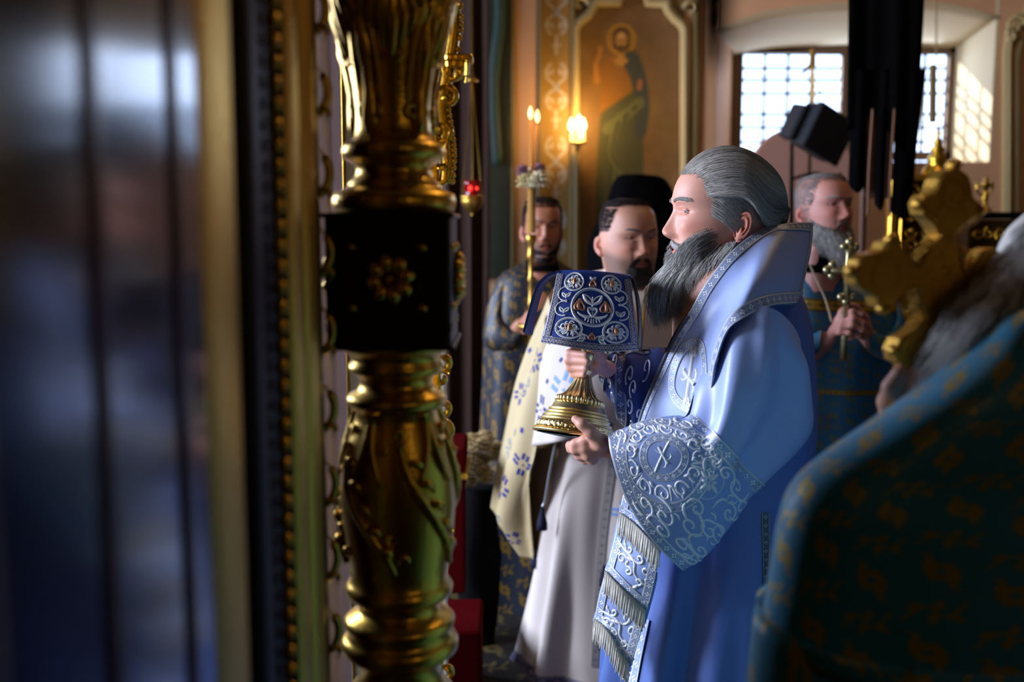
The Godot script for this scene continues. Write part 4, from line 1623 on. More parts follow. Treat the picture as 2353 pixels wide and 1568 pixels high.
func bishop() -> void:
	var t := thing("person", "person with long grey beard in blue satin vestments carrying a veiled gold chalice", "person", V(0.5, 0, -2.24))
	# --- head, seen in profile, facing -x
	var face := Basis(V(0, 0, 1), V(0, 1, 0), V(-1, 0, 0)) * Basis.IDENTITY
	face = Basis(V(0, 0, 1), -0.03) * Basis(V(0, 1, 0), 0.06) * face
	var xf := Transform3D(face.scaled(V(1.04, 1.04, 1.04)), V(0.4745, 1.65, -2.25))
	var body := Sh.new()
	head(body, xf, lin(206, 150, 128), {"rows": 190, "cols": 120, "nose": 1.0, "wide": 1.0, "gaze": Vector3(0.34, 0.0, 1), "iris": Color(0.06, 0.075, 0.085)})
	# trunk, arms inside the sleeves, hands
	body.tint = lin(206, 150, 128)
	var trunk := Flesh.new()
	trunk.bone(V(0.5059, 1.4536, -2.25), V(0.5139, 1.1428, -2.25), 0.14, 0.15)
	trunk.bone(V(0.5139, 1.1428, -2.25), V(0.5274, 0.6202, -2.25), 0.15, 0.13)
	trunk.chain([V(0.501, 1.4185, -2.1), V(0.4927, 1.211, -2.06), V(0.3667, 1.1596, -2.04), V(0.2269, 1.1573, -2.05)], [0.055, 0.038, 0.038, 0.028])
	trunk.chain([V(0.5561, 1.3878, -2.42), V(0.5054, 1.1759, -2.46), V(0.3518, 1.2311, -2.46), V(0.2305, 1.2741, -2.39)], [0.055, 0.045, 0.04, 0.028])
	trunk.skin(body, 0.014, 0.006)
	var near := hand_flesh(V(0.212, 1.1543, -2.055), V(0.1665, 1.1607, -2.06),
		[[V(0.1534, 1.1751, -2.045), V(0.1331, 1.1655, -2.055), V(0.1243, 1.154, -2.09), V(0.1374, 1.1454, -2.12)],
		[V(0.1537, 1.1578, -2.048), V(0.1336, 1.1513, -2.06), V(0.1268, 1.1441, -2.1), V(0.1441, 1.1381, -2.135)],
		[V(0.1606, 1.1419, -2.052), V(0.1435, 1.1359, -2.07), V(0.1406, 1.1323, -2.11), V(0.1559, 1.1312, -2.14)],
		[V(0.1705, 1.1307, -2.06), V(0.1554, 1.1241, -2.08), V(0.1523, 1.1234, -2.115), V(0.1674, 1.1253, -2.14)]],
		[V(0.1839, 1.1729, -2.03), V(0.1632, 1.1966, -2.022), V(0.1452, 1.2127, -2.024), V(0.1314, 1.2217, -2.034)])
	near.skin(body, 0.0032, 0.0032)
	var far := hand_flesh(V(0.2287, 1.2785, -2.36), V(0.1918, 1.3057, -2.27),
		[[V(0.1743, 1.3358, -2.255), V(0.1384, 1.3422, -2.22), V(0.1254, 1.3433, -2.165), V(0.1592, 1.3437, -2.132)],
		[V(0.1745, 1.3178, -2.255), V(0.1346, 1.3244, -2.22), V(0.1236, 1.3279, -2.165), V(0.163, 1.3288, -2.13)],
		[V(0.1746, 1.3017, -2.255), V(0.1386, 1.3067, -2.22), V(0.1278, 1.3108, -2.17), V(0.1597, 1.3129, -2.135)],
		[V(0.1764, 1.2864, -2.25), V(0.1446, 1.2908, -2.22), V(0.1359, 1.2955, -2.175), V(0.1564, 1.2989, -2.14)]],
		[V(0.1961, 1.3251, -2.23), V(0.1895, 1.3388, -2.2), V(0.1819, 1.353, -2.18), V(0.1672, 1.3625, -2.165)])
	far.skin(body, 0.0032, 0.0030)
	obj("body", body, M.skin, t)
	brows(t, xf, Color(0.16, 0.13, 0.11), 260, 0.00045, M.hair)
	bishop_hair(t, xf)
	bishop_beard(t, xf)
	# dark collar of the under-robe round the neck
	var collar := Patch.new([
		[V(0.5625, 1.4499, -2.3), V(0.4752, 1.4367, -2.34), V(0.4183, 1.4041, -2.25), V(0.4444, 1.4335, -2.14), V(0.5228, 1.4725, -2.12), V(0.5991, 1.5054, -2.2)],
		[V(0.5674, 1.54, -2.31), V(0.5016, 1.5194, -2.32), V(0.4703, 1.5028, -2.25), V(0.4862, 1.5259, -2.17), V(0.535, 1.5546, -2.16), V(0.5955, 1.5718, -2.23)]], true)
	var cs := Sh.new()
	collar.fill(cs, 40, 6)
	obj("collar", cs, M.black_cloth, t)
	bishop_robe(t)
	bishop_omophorion(t)
	bishop_sleeve(t)
	chalice()


func bishop_hair(t: Node3D, xf: Transform3D) -> void:
	# combed straight back from the brow into a tail at the nape
	var c := Vector3(0, 0.014, -0.006)
	var base := Sh.new()
	var skull := func(a: float, e: float, lift: float) -> Vector3:
		# e from the brow (0.6) over the crown to the nape (3.6); a tips the path to the side
		a *= 1.0 + 0.42 * smoothstep(1.65, 2.3, e)
		var d := Vector3(sin(e) * sin(a), sin(e) * cos(a), cos(e))
		if e > PI:
			d = Vector3(sin(a) * 0.3 * (1.0 - (e - PI)), -sin(e - PI) * 1.1, cos(e))
		var r := Vector3(0.090, 0.116, 0.124 if cos(e) > 0.0 else 0.108)
		var p := d * r
		# fuller behind the crown
		p *= 1.0 + lift
		p.z -= 0.016 * smoothstep(1.6, 2.8, e)
		p.y += 0.006 * bump(0, e, 0, 1.5, 1, 0.7)
		return c + p
	for i in 31:
		var a := lerpf(-1.42, 1.42, i / 30.0)
		var e0 := lerpf(0.68, 1.10, smoothstep(0.45, 1.4, absf(a)))
		for j in 25:
			var e := lerpf(e0, 3.75, j / 24.0)
			base.tint = Color(0.28, 0.27, 0.26)
			base.add(xf * (skull.call(a, e, -0.035 if j == 0 else 0.0) as Vector3))
	base.net(0, 31, 25)
	# closes the cap under the ears' level
	var hair := obj("hair", base, M.grey_hair, t)
	var st := Sh.new()
	for i in 8200:
		var a := rng.randf_range(-1.45, 1.45)
		var e0 := lerpf(0.62, 1.04, smoothstep(0.45, 1.4, absf(a))) + rng.randf_range(-0.03, 0.05)
		var start := maxf(e0, rng.randf_range(e0 - 1.0, 2.6))
		var end := minf(3.9, start + rng.randf_range(0.9, 2.2))
		var lift := pow(rng.randf(), 2.0) * 0.06
		var wave := rng.randf_range(-0.09, 0.09)
		var p := PackedVector3Array()
		for j in 10:
			var s := j / 9.0
			var e := lerpf(start, end, s)
			p.append(xf * (skull.call(a + wave * sin(s * 5.0 + i) * 0.6, e, lift * sin(PI * minf(1.0, (e - e0) * 1.5 + 0.1) * 0.5) - (0.03 if e < e0 + 0.03 else 0.0)) as Vector3))
		var band := 0.5 + 0.5 * sin(a * 9.0 + 1.2 + 0.6 * sin(start * 3.0))
		var g := lerpf(0.20, 0.68, clampf(band * 0.6 + rng.randf() * 0.5, 0.0, 1.0))
		if start < e0 + 0.25:
			g = lerpf(g, 0.85, 0.6)
		st.tint = Color(g * 1.05, g, g * 0.92)
		st.strand(p, rng.randf_range(0.0003, 0.0006))
	# side locks over the temple that reach the ear
	for i in 1500:
		var s := 1.0 if i % 2 else -1.0
		var y := rng.randf_range(-0.01, 0.07)
		var z := rng.randf_range(0.012, 0.05)
		var p := PackedVector3Array()
		for j in 8:
			var f := j / 7.0
			var yy := y - f * rng.randf_range(0.02, 0.03) - f * f * 0.015
			var zz := z - f * 0.055
			p.append(xf * Vector3(s * (table(SKULL, yy, 3) * pow(maxf(0.05, 1.0 - pow(zz / 0.13, 2.0)), 0.5) + 0.003 + 0.004 * sin(f * PI)), yy, zz))
		var g := rng.randf_range(0.28, 0.7)
		st.tint = Color(g * 1.05, g, g * 0.92)
		st.strand(p, 0.00042)
	# loose tail going down inside the collar
	for i in 700:
		var x := rng.randf_range(-0.05, 0.05)
		var d := rng.randf_range(0.0, 0.02)
		var p := PackedVector3Array()
		for j in 8:
			var f := j / 7.0
			p.append(xf * Vector3(x * (1.0 - 0.3 * f) + 0.003 * sin(f * 6.0 + i), lerpf(-0.01, -0.12, f), -0.118 + d * 0.6 - 0.012 * sin(f * PI) + 0.03 * f * f))
		var g := rng.randf_range(0.07, 0.26)
		st.tint = Color(g * 1.04, g, g * 0.93)
		st.strand(p, 0.0008)
	stuff(obj("strands", st, M.grey_hair, hair))


func bishop_beard(t: Node3D, xf: Transform3D) -> void:
	# the mass of the beard, then its wavy hairs
	var core := Patch.new([
		[V(0.3744, 1.5582, -2.23), V(0.4019, 1.5629, -2.2), V(0.4476, 1.5708, -2.19), V(0.4681, 1.5518, -2.25), V(0.4721, 1.5681, -2.31), V(0.4202, 1.5603, -2.3)],
		[V(0.3571, 1.5327, -2.24), V(0.3837, 1.5331, -2.18), V(0.4454, 1.535, -2.18), V(0.4668, 1.5225, -2.25), V(0.474, 1.5295, -2.32), V(0.4066, 1.5279, -2.31)],
		[V(0.3441, 1.4936, -2.24), V(0.3701, 1.4919, -2.185), V(0.4285, 1.4868, -2.19), V(0.4502, 1.4783, -2.25), V(0.452, 1.4795, -2.31), V(0.3913, 1.4846, -2.31)],
		[V(0.3311, 1.4494, -2.24), V(0.3488, 1.4484, -2.19), V(0.3888, 1.4525, -2.2), V(0.4055, 1.4487, -2.25), V(0.4065, 1.4449, -2.3), V(0.3663, 1.4398, -2.3)],
		[V(0.3326, 1.4229, -2.24), V(0.3427, 1.4226, -2.21), V(0.3616, 1.4285, -2.22), V(0.3704, 1.4279, -2.25), V(0.3714, 1.4233, -2.28), V(0.3535, 1.4163, -2.28)]], true)
	var cs := Sh.new()
	core.fill(cs, 30, 20)
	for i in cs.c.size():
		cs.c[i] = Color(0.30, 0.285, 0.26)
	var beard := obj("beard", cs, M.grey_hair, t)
	var st := Sh.new()
	var tip := [V(0.3182, 1.3972, -2.24), V(0.4544, 1.4642, -2.24)]
	var root := [V(0.3663, 1.5599, -2.24), V(0.4731, 1.5813, -2.24)]
	var ax := V(0, 0, 1)
	for i in 15000:
		var s := pow(rng.randf(), 0.8) * 1.12         # 0 at the chin, 1 at the ear
		var side := rng.randf_range(-1.0, 1.0)
		if i % 3:
			side = absf(side)                   # most hairs on the side that is lit and seen
		var half := lerpf(0.035, 0.082, s)
		var r0: Vector3 = (root[0] as Vector3).lerp(root[1], s) + V(0.006 * (1.0 - side * side), rng.randf_range(-0.022, 0.006), 0) + ax * half * side
		r0.x += 0.018 * side * side * (1.0 - s)
		var e: Vector3 = (tip[0] as Vector3).lerp(tip[1], pow(s, 0.9)) + ax * half * side * 0.75
		e += V(rng.randf_range(-0.012, 0.012), rng.randf_range(-0.012, 0.012), rng.randf_range(-0.012, 0.012))
		var out := V(-0.026 - 0.012 * (1.0 - s), 0.004, 0.016 * side)
		var ph := rng.randf() * TAU
		var am := rng.randf_range(0.0014, 0.0058)
		var fr := rng.randf_range(9.0, 20.0)
		if i % 3 == 0:
			am *= 1.7
			fr *= 0.6
		if i % 14 == 0:
			e += V(rng.randf_range(-0.03, 0.012), rng.randf_range(-0.03, 0.0), 0.0)
		var f0 := maxf(0.0, rng.randf_range(-0.25, 0.72))
		var f1 := minf(1.0 + 0.06 * rng.randf(), f0 + rng.randf_range(0.28, 0.6))
		var p := PackedVector3Array()
		for j in 10:
			var g0 := j / 9.0
			var f := lerpf(f0, f1, g0)
			var q := r0.lerp(e, f) + out * (sin(f * PI) * 0.9)
			# locks: neighbouring hairs swing together; single hairs frizz
			q += V(sin(s * 33.0 + f * 7.0), 0.2, cos(s * 27.0 + side * 6.0 + f * 6.0)) * (0.0045 * f)
			q += V(cos(ph), 0.3 * sin(ph * 3.0), sin(ph)) * (am * sin(f * fr + ph) * (0.25 + g0 * 1.1))
			p.append(q)
		var drop := f0
		# white at the sides and tips of the locks, darker within
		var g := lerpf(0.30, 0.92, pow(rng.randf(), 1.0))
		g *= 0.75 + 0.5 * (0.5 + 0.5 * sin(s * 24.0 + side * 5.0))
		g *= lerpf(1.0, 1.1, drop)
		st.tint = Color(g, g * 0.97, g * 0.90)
		st.strand(p, rng.randf_range(0.00025, 0.0005))
	# moustache
	for i in 1300:
		var x := rng.randf_range(-0.032, 0.032)
		var y := -0.0635 - 0.010 * absf(x) / 0.032 + rng.randf_range(-0.006, 0.003)
		var d := rng.randf_range(0.006, 0.017)
		var ph := rng.randf() * TAU
		var p := PackedVector3Array()
		for j in 7:
			var f := j / 6.0
			var q := skin_at(x + signf(x) * d * 0.8 * f + 0.0012 * sin(f * 6.0 + ph), y - d * (0.55 + 0.5 * absf(x) / 0.032) * f, 0.001 + 0.0045 * sin(f * 2.4))
			p.append(xf * q)
		var g := rng.randf_range(0.28, 0.66)
		st.tint = Color(g, g * 0.97, g * 0.92)
		st.strand(p, 0.0004)
	# shorter hairs over the cheeks and under the lip
	for i in 6800:
		var s := -1.0 if i % 5 == 0 else 1.0
		var f := rng.randf()
		var x := lerpf(0.0, 0.0715, f)
		var y := lerpf(-0.098, -0.028, pow(f, 1.7)) - rng.randf() * 0.045
		if x < 0.026 and y > -0.096:
			continue
		x = minf(x, table(SKULL, y, 3) * 0.985)
		if f > 0.72 and rng.randf() < (f - 0.72) * 2.6:
			continue
		var d := rng.randf_range(0.014, 0.05)
		var ph := rng.randf() * TAU
		var am := rng.randf_range(0.0012, 0.0045)
		var p := PackedVector3Array()
		for j in 8:
			var g := j / 7.0
			var q := skin_at(s * x * (1.0 - 0.12 * g), y, 0.0005 + 0.010 * sin(g * 1.9))
			q += Vector3(am * cos(ph), -d * g, am * sin(ph) + 0.010 * g) + Vector3(cos(ph), 0, sin(ph)) * (am * sin(g * 11.0 + ph) * g)
			p.append(xf * q)
		var g2 := rng.randf_range(0.22, 0.62)
		st.tint = Color(g2, g2 * 0.96, g2 * 0.90)
		st.strand(p, 0.0004)
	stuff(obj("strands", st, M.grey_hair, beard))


func ring(front: Vector3, back: Vector3, half: float, square := 0.85) -> Array:
	# a level ring of twelve points: from the front, round the near side, to the back
	var c := (front + back) * 0.5
	var a := (front - back) * 0.5
	var out := []
	for i in 12:
		var f := TAU * i / 12.0
		out.append(c + a * signf(cos(f)) * pow(absf(cos(f)), square) + V(0, 0, half * signf(sin(f)) * pow(absf(sin(f)), square)))
	return out


func bishop_robe(t: Node3D) -> void:
	var folds := func(u, v):
		var k := smoothstep(0.45, 0.8, v)
		return k * (0.020 * sin(u * TAU * 9.0 + 0.6 * sin(v * 9.0)) + 0.010 * sin(u * TAU * 17.0 + v * 5.0)) + 0.004 * sin(u * TAU * 5.0 + v * 20.0) * smoothstep(0.15, 0.3, v)
	var robe := Patch.new([
		ring(V(0.4479, 1.4925, -2.26), V(0.6096, 1.5319, -2.26), 0.09), ring(V(0.4059, 1.4289, -2.25), V(0.6517, 1.4536, -2.25), 0.17), ring(V(0.3681, 1.3444, -2.25), V(0.6729, 1.3544, -2.25), 0.21),
		ring(V(0.3176, 1.2138, -2.25), V(0.6816, 1.2138, -2.25), 0.215), ring(V(0.2865, 1.0917, -2.25), V(0.6862, 1.0815, -2.25), 0.21), ring(V(0.2742, 0.9577, -2.25), V(0.6928, 0.9474, -2.25), 0.21),
		ring(V(0.26, 0.8114, -2.25), V(0.7035, 0.8114, -2.25), 0.22), ring(V(0.2343, 0.6523, -2.25), V(0.7214, 0.6523, -2.25), 0.235), ring(V(0.2144, 0.4907, -2.25), V(0.7426, 0.4907, -2.25), 0.25), ring(V(0.1949, -0.0843, -2.25), V(0.7951, -0.0843, -2.25), 0.28)], true, folds)
	var sh := Sh.new()
	robe.fill(sh, 144, 90)
	var body := obj("robe", sh, M.satin_shaded, t)
	# woven bands: down the front, along the side slit and round the hem
	var tr := Sh.new()
	robe.ribbon(tr, along(Vector2(0.045, 0.20), Vector2(0.045, 0.72), 60), 0.026, 0.003)
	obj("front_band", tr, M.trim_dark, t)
	var t2 := Sh.new()
	robe.ribbon(t2, along(Vector2(0.105, 0.70), Vector2(0.105, 0.97), 50), 0.030, 0.003)
	obj("skirt_band", t2, M.trim, t)
	for u in [0.285, 0.325]:
		var t3 := Sh.new()
		robe.ribbon(t3, along(Vector2(u, 0.50), Vector2(u, 0.97), 60), 0.018, 0.003)
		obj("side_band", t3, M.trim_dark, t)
	var cords := Sh.new()
	for k in 5:
		var v := 0.80 + k * 0.03
		for s: float in [-1.0, 1.0]:
			robe.cord(cords, curl(Vector2(0.07 + s * 0.012, v), 0.011, PI * 0.5, s * 1.1, 20), 0.005)
	stuff(obj("skirt_embroidery", cords, M.silver_thread, t))
	# the far sleeve, satin darkened for the shade on it, with a grey band
	var fs := Patch.new([
		[V(0.3767, 1.3236, -2.42), V(0.3547, 1.2453, -2.37), V(0.3418, 1.1582, -2.38), V(0.343, 1.0982, -2.46), V(0.3753, 1.1729, -2.54), V(0.4018, 1.2637, -2.54)],
		[V(0.3116, 1.3163, -2.41), V(0.2937, 1.2469, -2.36), V(0.2916, 1.1727, -2.36), V(0.2989, 1.1069, -2.44), V(0.3221, 1.1764, -2.52), V(0.3321, 1.2553, -2.52)],
		[V(0.2628, 1.3133, -2.4), V(0.2444, 1.2694, -2.35), V(0.245, 1.2169, -2.35), V(0.2614, 1.1614, -2.42), V(0.2727, 1.2057, -2.48), V(0.2775, 1.2611, -2.48)],
		[V(0.2269, 1.3146, -2.39), V(0.2126, 1.2932, -2.345), V(0.2108, 1.2681, -2.345), V(0.2214, 1.2368, -2.39), V(0.2322, 1.256, -2.44), V(0.2362, 1.2865, -2.44)]], true, func(u, v): return 0.004 * sin(v * 18.0 + u * 9.0))
	var s1 := Sh.new()
	fs.fill(s1, 40, 30)
	obj("far_sleeve", s1, M.satin_far_shaded, t)
	var s2 := Sh.new()
	fs.ribbon(s2, along(Vector2(0.02, 0.60), Vector2(0.5, 0.52), 20), 0.030, 0.003)
	fs.ribbon(s2, along(Vector2(0.0, 0.95), Vector2(0.5, 0.95), 20), 0.016, 0.003)
	fs.ribbon(s2, along(Vector2(0.015, 0.2), Vector2(0.015, 0.92), 24), 0.014, 0.003)
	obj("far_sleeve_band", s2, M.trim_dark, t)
	var s3 := Sh.new()
	for q in [[0.14, 0.8, 1.0], [0.27, 0.78, -1.0], [0.2, 0.35, 1.0], [0.33, 0.25, -1.0], [0.1, 0.2, -1.0], [0.40, 0.74, 1.0], [0.08, 0.74, -1.0], [0.42, 0.36, -1.0], [0.14, 0.42, 1.0], [0.30, 0.40, -1.0]]:
		fs.cord(s3, curl(Vector2(q[0], q[1]), 0.06, 0.5, q[2] * 1.1, 22), 0.004)
	stuff(obj("far_sleeve_embroidery", s3, M.silver, t))


func level_map(on: Patch, c: Vector2) -> Callable:
	# lays plain millimetres on a sheet round a point of it: x level and to the right, y up
	var e := 0.01
	var du := (on.at(c.x + e, c.y) - on.at(c.x - e, c.y)) / (2.0 * e)
	var dv := (on.at(c.x, c.y + e) - on.at(c.x, c.y - e)) / (2.0 * e)
	var n := on.normal(c.x, c.y)
	var ex := (Vector3.RIGHT - n * n.x).normalized()
	var ey := n.cross(ex)
	var m := Transform2D(Vector2(du.dot(ex), du.dot(ey)), Vector2(dv.dot(ex), dv.dot(ey)), Vector2.ZERO).affine_inverse()
	return func(p: Vector2) -> Vector2: return c + m * (p * 0.001)


func anchor_cross(on: Patch, sh: Sh, c: Vector2, k: float) -> void:
	# a slanting cross whose arms end in curled flukes
	var to := level_map(on, c)
	for q in [
		[[Vector2(-26.9, -49.3), Vector2(-3.6, 1.8), Vector2(19.7, 53.8)], 11],
		[[Vector2(-16.1, 28.7), Vector2(-2.7, 3.6), Vector2(13.4, -23.3)], 12],
		[[Vector2(0.9, -2.7), Vector2(15.2, -12.5), Vector2(24.2, -2.7), Vector2(22.4, 8.1)], 8],
		[[Vector2(0.9, -2.7), Vector2(8.1, -20.6), Vector2(6.3, -34.0), Vector2(-0.9, -36.7)], 8],
		[[Vector2(-4.5, 8.1), Vector2(-15.2, 17.9), Vector2(-18.8, 28.7), Vector2(-14.3, 37.6)], 7],
		[[Vector2(-4.5, 8.1), Vector2(-17.0, 10.8), Vector2(-24.2, 13.4), Vector2(-26.0, 19.7)], 7],
		[[Vector2(14.3, 42.1), Vector2(9.0, 49.3), Vector2(11.6, 57.3), Vector2(18.8, 59.1)], 7],
		[[Vector2(14.3, 42.1), Vector2(24.2, 42.1), Vector2(27.8, 49.3), Vector2(24.2, 55.6)], 7],
		[[Vector2(-21.5, -37.6), Vector2(-30.5, -37.6), Vector2(-34.0, -44.8), Vector2(-30.5, -52.0)], 7],
		[[Vector2(-21.5, -37.6), Vector2(-17.0, -46.6), Vector2(-19.7, -53.8), Vector2(-26.0, -54.7)], 7]]:
		var path := PackedVector2Array()
		for p in smooth2(q[0], 7):
			path.append(to.call(p * k) as Vector2)
		on.cord(sh, path, q[1] * 0.001 * k, 0.5)


func bishop_omophorion(t: Node3D) -> void:
	# the broad satin band that stands round the neck and comes down the breast
	var om := Patch.new([
		[V(0.714, 1.62, -2.46), V(0.7155, 1.5666, -2.47), V(0.7133, 1.5022, -2.47), V(0.709, 1.4352, -2.47)],
		[V(0.6863, 1.6269, -2.29), V(0.6713, 1.5714, -2.25), V(0.6488, 1.515, -2.2), V(0.6305, 1.4565, -2.16)],
		[V(0.62, 1.6277, -2.22), V(0.5809, 1.5721, -2.13), V(0.5502, 1.5127, -2.06), V(0.5331, 1.4628, -2.03)],
		[V(0.5596, 1.62, -2.19), V(0.5204, 1.5585, -2.09), V(0.4913, 1.5042, -2.02), V(0.4726, 1.4466, -1.99)],
		[V(0.475, 1.5741, -2.125), V(0.4733, 1.5122, -2.07), V(0.4522, 1.4608, -2.01), V(0.4309, 1.4131, -1.975)],
		[V(0.418, 1.5101, -2.11), V(0.4342, 1.4487, -2.07), V(0.4174, 1.4011, -2.005), V(0.4063, 1.3535, -1.975)],
		[V(0.3834, 1.4432, -2.115), V(0.4029, 1.3918, -2.09), V(0.4004, 1.3457, -2.02), V(0.3975, 1.2938, -1.99)],
		[V(0.3507, 1.3812, -2.135), V(0.3711, 1.3255, -2.1), V(0.3794, 1.2883, -2.04), V(0.3847, 1.2436, -2.01)],
		[V(0.3218, 1.297, -2.165), V(0.3382, 1.2658, -2.12), V(0.3567, 1.2389, -2.06), V(0.3749, 1.2032, -2.03)],
		[V(0.2962, 1.2052, -2.215), V(0.3142, 1.1903, -2.14), V(0.3409, 1.1788, -2.08), V(0.3702, 1.162, -2.05)],
		[V(0.2795, 1.1402, -2.215), V(0.299, 1.1273, -2.14), V(0.3281, 1.1222, -2.08), V(0.3603, 1.1106, -2.05)]], false, func(u, v): return 0.004 * sin(v * 11.0 + u * 4.0) * u)
	var sh := Sh.new()
	om.fill(sh, 40, 90, Vector2.ONE, 0.0, 0.006)
	var o := obj("stole", sh, M.satin, t)
	var tr := Sh.new()
	om.ribbon(tr, along(Vector2(0.055, 0.01), Vector2(0.055, 0.99), 90), 0.021, 0.003)
	obj("inner_band", tr, M.trim, o)
	var t2 := Sh.new()
	om.ribbon(t2, along(Vector2(0.945, 0.01), Vector2(0.945, 0.99), 90), 0.024, 0.003)
	obj("outer_band", t2, M.trim, o)
	var t3 := Sh.new()
	om.ribbon(t3, along(Vector2(0.05, 0.108), Vector2(0.95, 0.108), 30), 0.020, 0.0035)
	obj("corner_band", t3, M.trim, o)
	# oval badge: a woven ring round a silver cross with curled arms
	var c := Vector2(0.52, 0.705)
	var oval := PackedVector2Array()
	for i in 49:
		var a := TAU * i / 48.0
		oval.append(c + Vector2(cos(a) * 0.34, sin(a) * 0.092))
	var t4 := Sh.new()
	om.ribbon(t4, oval, 0.021, 0.004)
	obj("badge_ring", t4, M.trim, o)
	var cr := Sh.new()
	anchor_cross(om, cr, c, 1.0)
	obj("badge_cross", cr, M.silver_thread, o)
	# gold-edged clasp strip low on the breast
	var cl := Sh.new()
	om.cord(cl, along(Vector2(0.005, 0.62), Vector2(0.005, 0.97), 40), 0.014, 0.4)
	obj("edge_cord", cl, M.trim_dark, o)


func bishop_sleeve(t: Node3D) -> void:
	# the wide near sleeve, its embroidered cuff hanging from the wrist
	var folds := func(u, v):
		var k := smoothstep(0.02, 0.15, v) * (1.0 - smoothstep(0.42, 0.55, v))
		return k * (0.014 * sin(u * 21.0 - v * 9.0 + 0.5) * sin(u * PI) + 0.006 * sin(u * 45.0 - v * 16.0))
	var row := func(near: Array, deep: float) -> Array:
		# five points down the near side, three back up the far side
		var r := near.duplicate()
		for i in [3, 2, 1]:
			r.append((near[i] as Vector3) + V(0, 0, -deep))
		return r
	var sl := Patch.new([
		row.call([V(0.4634, 1.4586, -2.06), V(0.4937, 1.4633, -2), V(0.5425, 1.4457, -2), V(0.5964, 1.3951, -2.06), V(0.6359, 1.3199, -2.14)], 0.20),
		row.call([V(0.423, 1.3804, -2.03), V(0.4611, 1.3967, -1.965), V(0.5251, 1.3799, -1.96), V(0.5916, 1.3277, -2.02), V(0.6404, 1.2373, -2.12)], 0.20),
		row.call([V(0.3871, 1.3006, -2.02), V(0.4257, 1.303, -1.95), V(0.4882, 1.2916, -1.94), V(0.5664, 1.2455, -2), V(0.6291, 1.1746, -2.1)], 0.19),
		row.call([V(0.3635, 1.2353, -2.02), V(0.3922, 1.223, -1.955), V(0.4262, 1.1927, -1.94), V(0.4683, 1.1509, -1.96), V(0.5256, 1.0919, -2.05)], 0.16),
		row.call([V(0.3214, 1.2299, -2.02), V(0.3465, 1.2053, -1.955), V(0.3804, 1.1589, -1.945), V(0.4248, 1.0985, -1.955), V(0.4787, 1.03, -2.03)], 0.14),
		row.call([V(0.2767, 1.2226, -2.02), V(0.296, 1.1925, -1.965), V(0.3255, 1.1266, -1.95), V(0.376, 1.0491, -1.955), V(0.4325, 0.9694, -2.02)], 0.12),
		row.call([V(0.2321, 1.2053, -2.02), V(0.245, 1.1742, -1.975), V(0.2731, 1.0958, -1.965), V(0.3257, 1.0099, -1.965), V(0.3951, 0.9305, -2.01)], 0.10),
		row.call([V(0.2026, 1.1943, -2.02), V(0.2032, 1.1539, -1.985), V(0.2315, 1.0678, -1.975), V(0.2841, 0.9857, -1.975), V(0.3556, 0.9125, -2)], 0.09)], true, folds)
	var sh := Sh.new()
	sl.fill(sh, 96, 80)
	var sleeve := obj("sleeve", sh, M.satin, t)
	# the near side runs over u = 0 .. 0.5; the cuff over v = 0.43 .. 1
	var v0 := 0.445
	var at := func(s: float, q: float) -> Vector2: return Vector2(0.012 + 0.476 * q, lerpf(v0, 0.985, s))   # s: towards the hand, q: downwards
	var map := func(path: PackedVector2Array) -> PackedVector2Array:
		var out := PackedVector2Array()
		for p in path:
			out.append(at.call(p.x, p.y))
		return out
	var cuff := Sh.new()
	for i in 41:
		for j in 61:
			var q: Vector2 = at.call(i / 40.0, j / 60.0)
			cuff.add(sl.at(q.x, q.y) + sl.normal(q.x, q.y) * 0.002)
	cuff.net(0, 41, 61)
	var panel := obj("cuff", cuff, M.brocade, t)
	var tr := Sh.new()
	sl.ribbon(tr, map.call(along(Vector2(0.02, 0.0), Vector2(0.02, 1.0), 50)) as PackedVector2Array, 0.026, 0.004)
	obj("inner_band", tr, M.trim, panel)
	var t2 := Sh.new()
	sl.ribbon(t2, map.call(along(Vector2(0.965, 0.0), Vector2(0.965, 1.0), 60)) as PackedVector2Array, 0.024, 0.004)
	obj("edge_band", t2, M.trim, panel)
	var c := Vector2(0.52, 0.36)
	var circle := func(r: float, mid: Vector2, n: int) -> PackedVector2Array:
		var out := PackedVector2Array()
		for i in n + 1:
			var a := TAU * i / n
			out.append(mid + Vector2(cos(a) * r, sin(a) * r * 0.78))
		return out
	var t3 := Sh.new()
	sl.ribbon(t3, map.call(circle.call(0.41, c, 60)) as PackedVector2Array, 0.023, 0.004)
	obj("medallion_band", t3, M.trim, panel)
	var t4 := Sh.new()
	sl.ribbon(t4, map.call(circle.call(0.185, c, 40)) as PackedVector2Array, 0.016, 0.004)
	obj("medallion_band", t4, M.trim, panel)
	var em := Sh.new()
	var cord := func(path: PackedVector2Array, w: float, tap := false) -> void:
		sl.cord(em, map.call(path) as PackedVector2Array, w, 0.5, tap)
	# cross in the middle of the medallion
	anchor_cross(sl, em, at.call(c.x, c.y), 0.62)
	for k in 10:
		var a := TAU * k / 10.0
		cord.call(along(c + Vector2(cos(a), sin(a) * 0.78) * 0.245, c + Vector2(cos(a + 0.2), sin(a + 0.2) * 0.78) * 0.275, 4), 0.009, true)
	# paired scrolls round it
	for k in 6:
		var a := TAU * k / 6.0 + 0.3
		var d := Vector2(cos(a), sin(a) * 0.78)
		var e := Vector2(-sin(a), cos(a) * 0.78)
		for s: float in [-1.0, 1.0]:
			cord.call(curl(c + d * 0.30 + e * s * 0.075, 0.062, a + PI * 0.5 + (PI if s < 0 else 0.0), s * 1.15, 26), 0.0064)
			cord.call(bend(c + d * 0.23, c + d * 0.26 + e * s * 0.02, c + d * 0.36 + e * s * 0.01, c + d * 0.37 + e * s * 0.05), 0.006, true)
	# small medallion with a four-petalled flower further down
	var c2 := Vector2(0.30, 0.66)
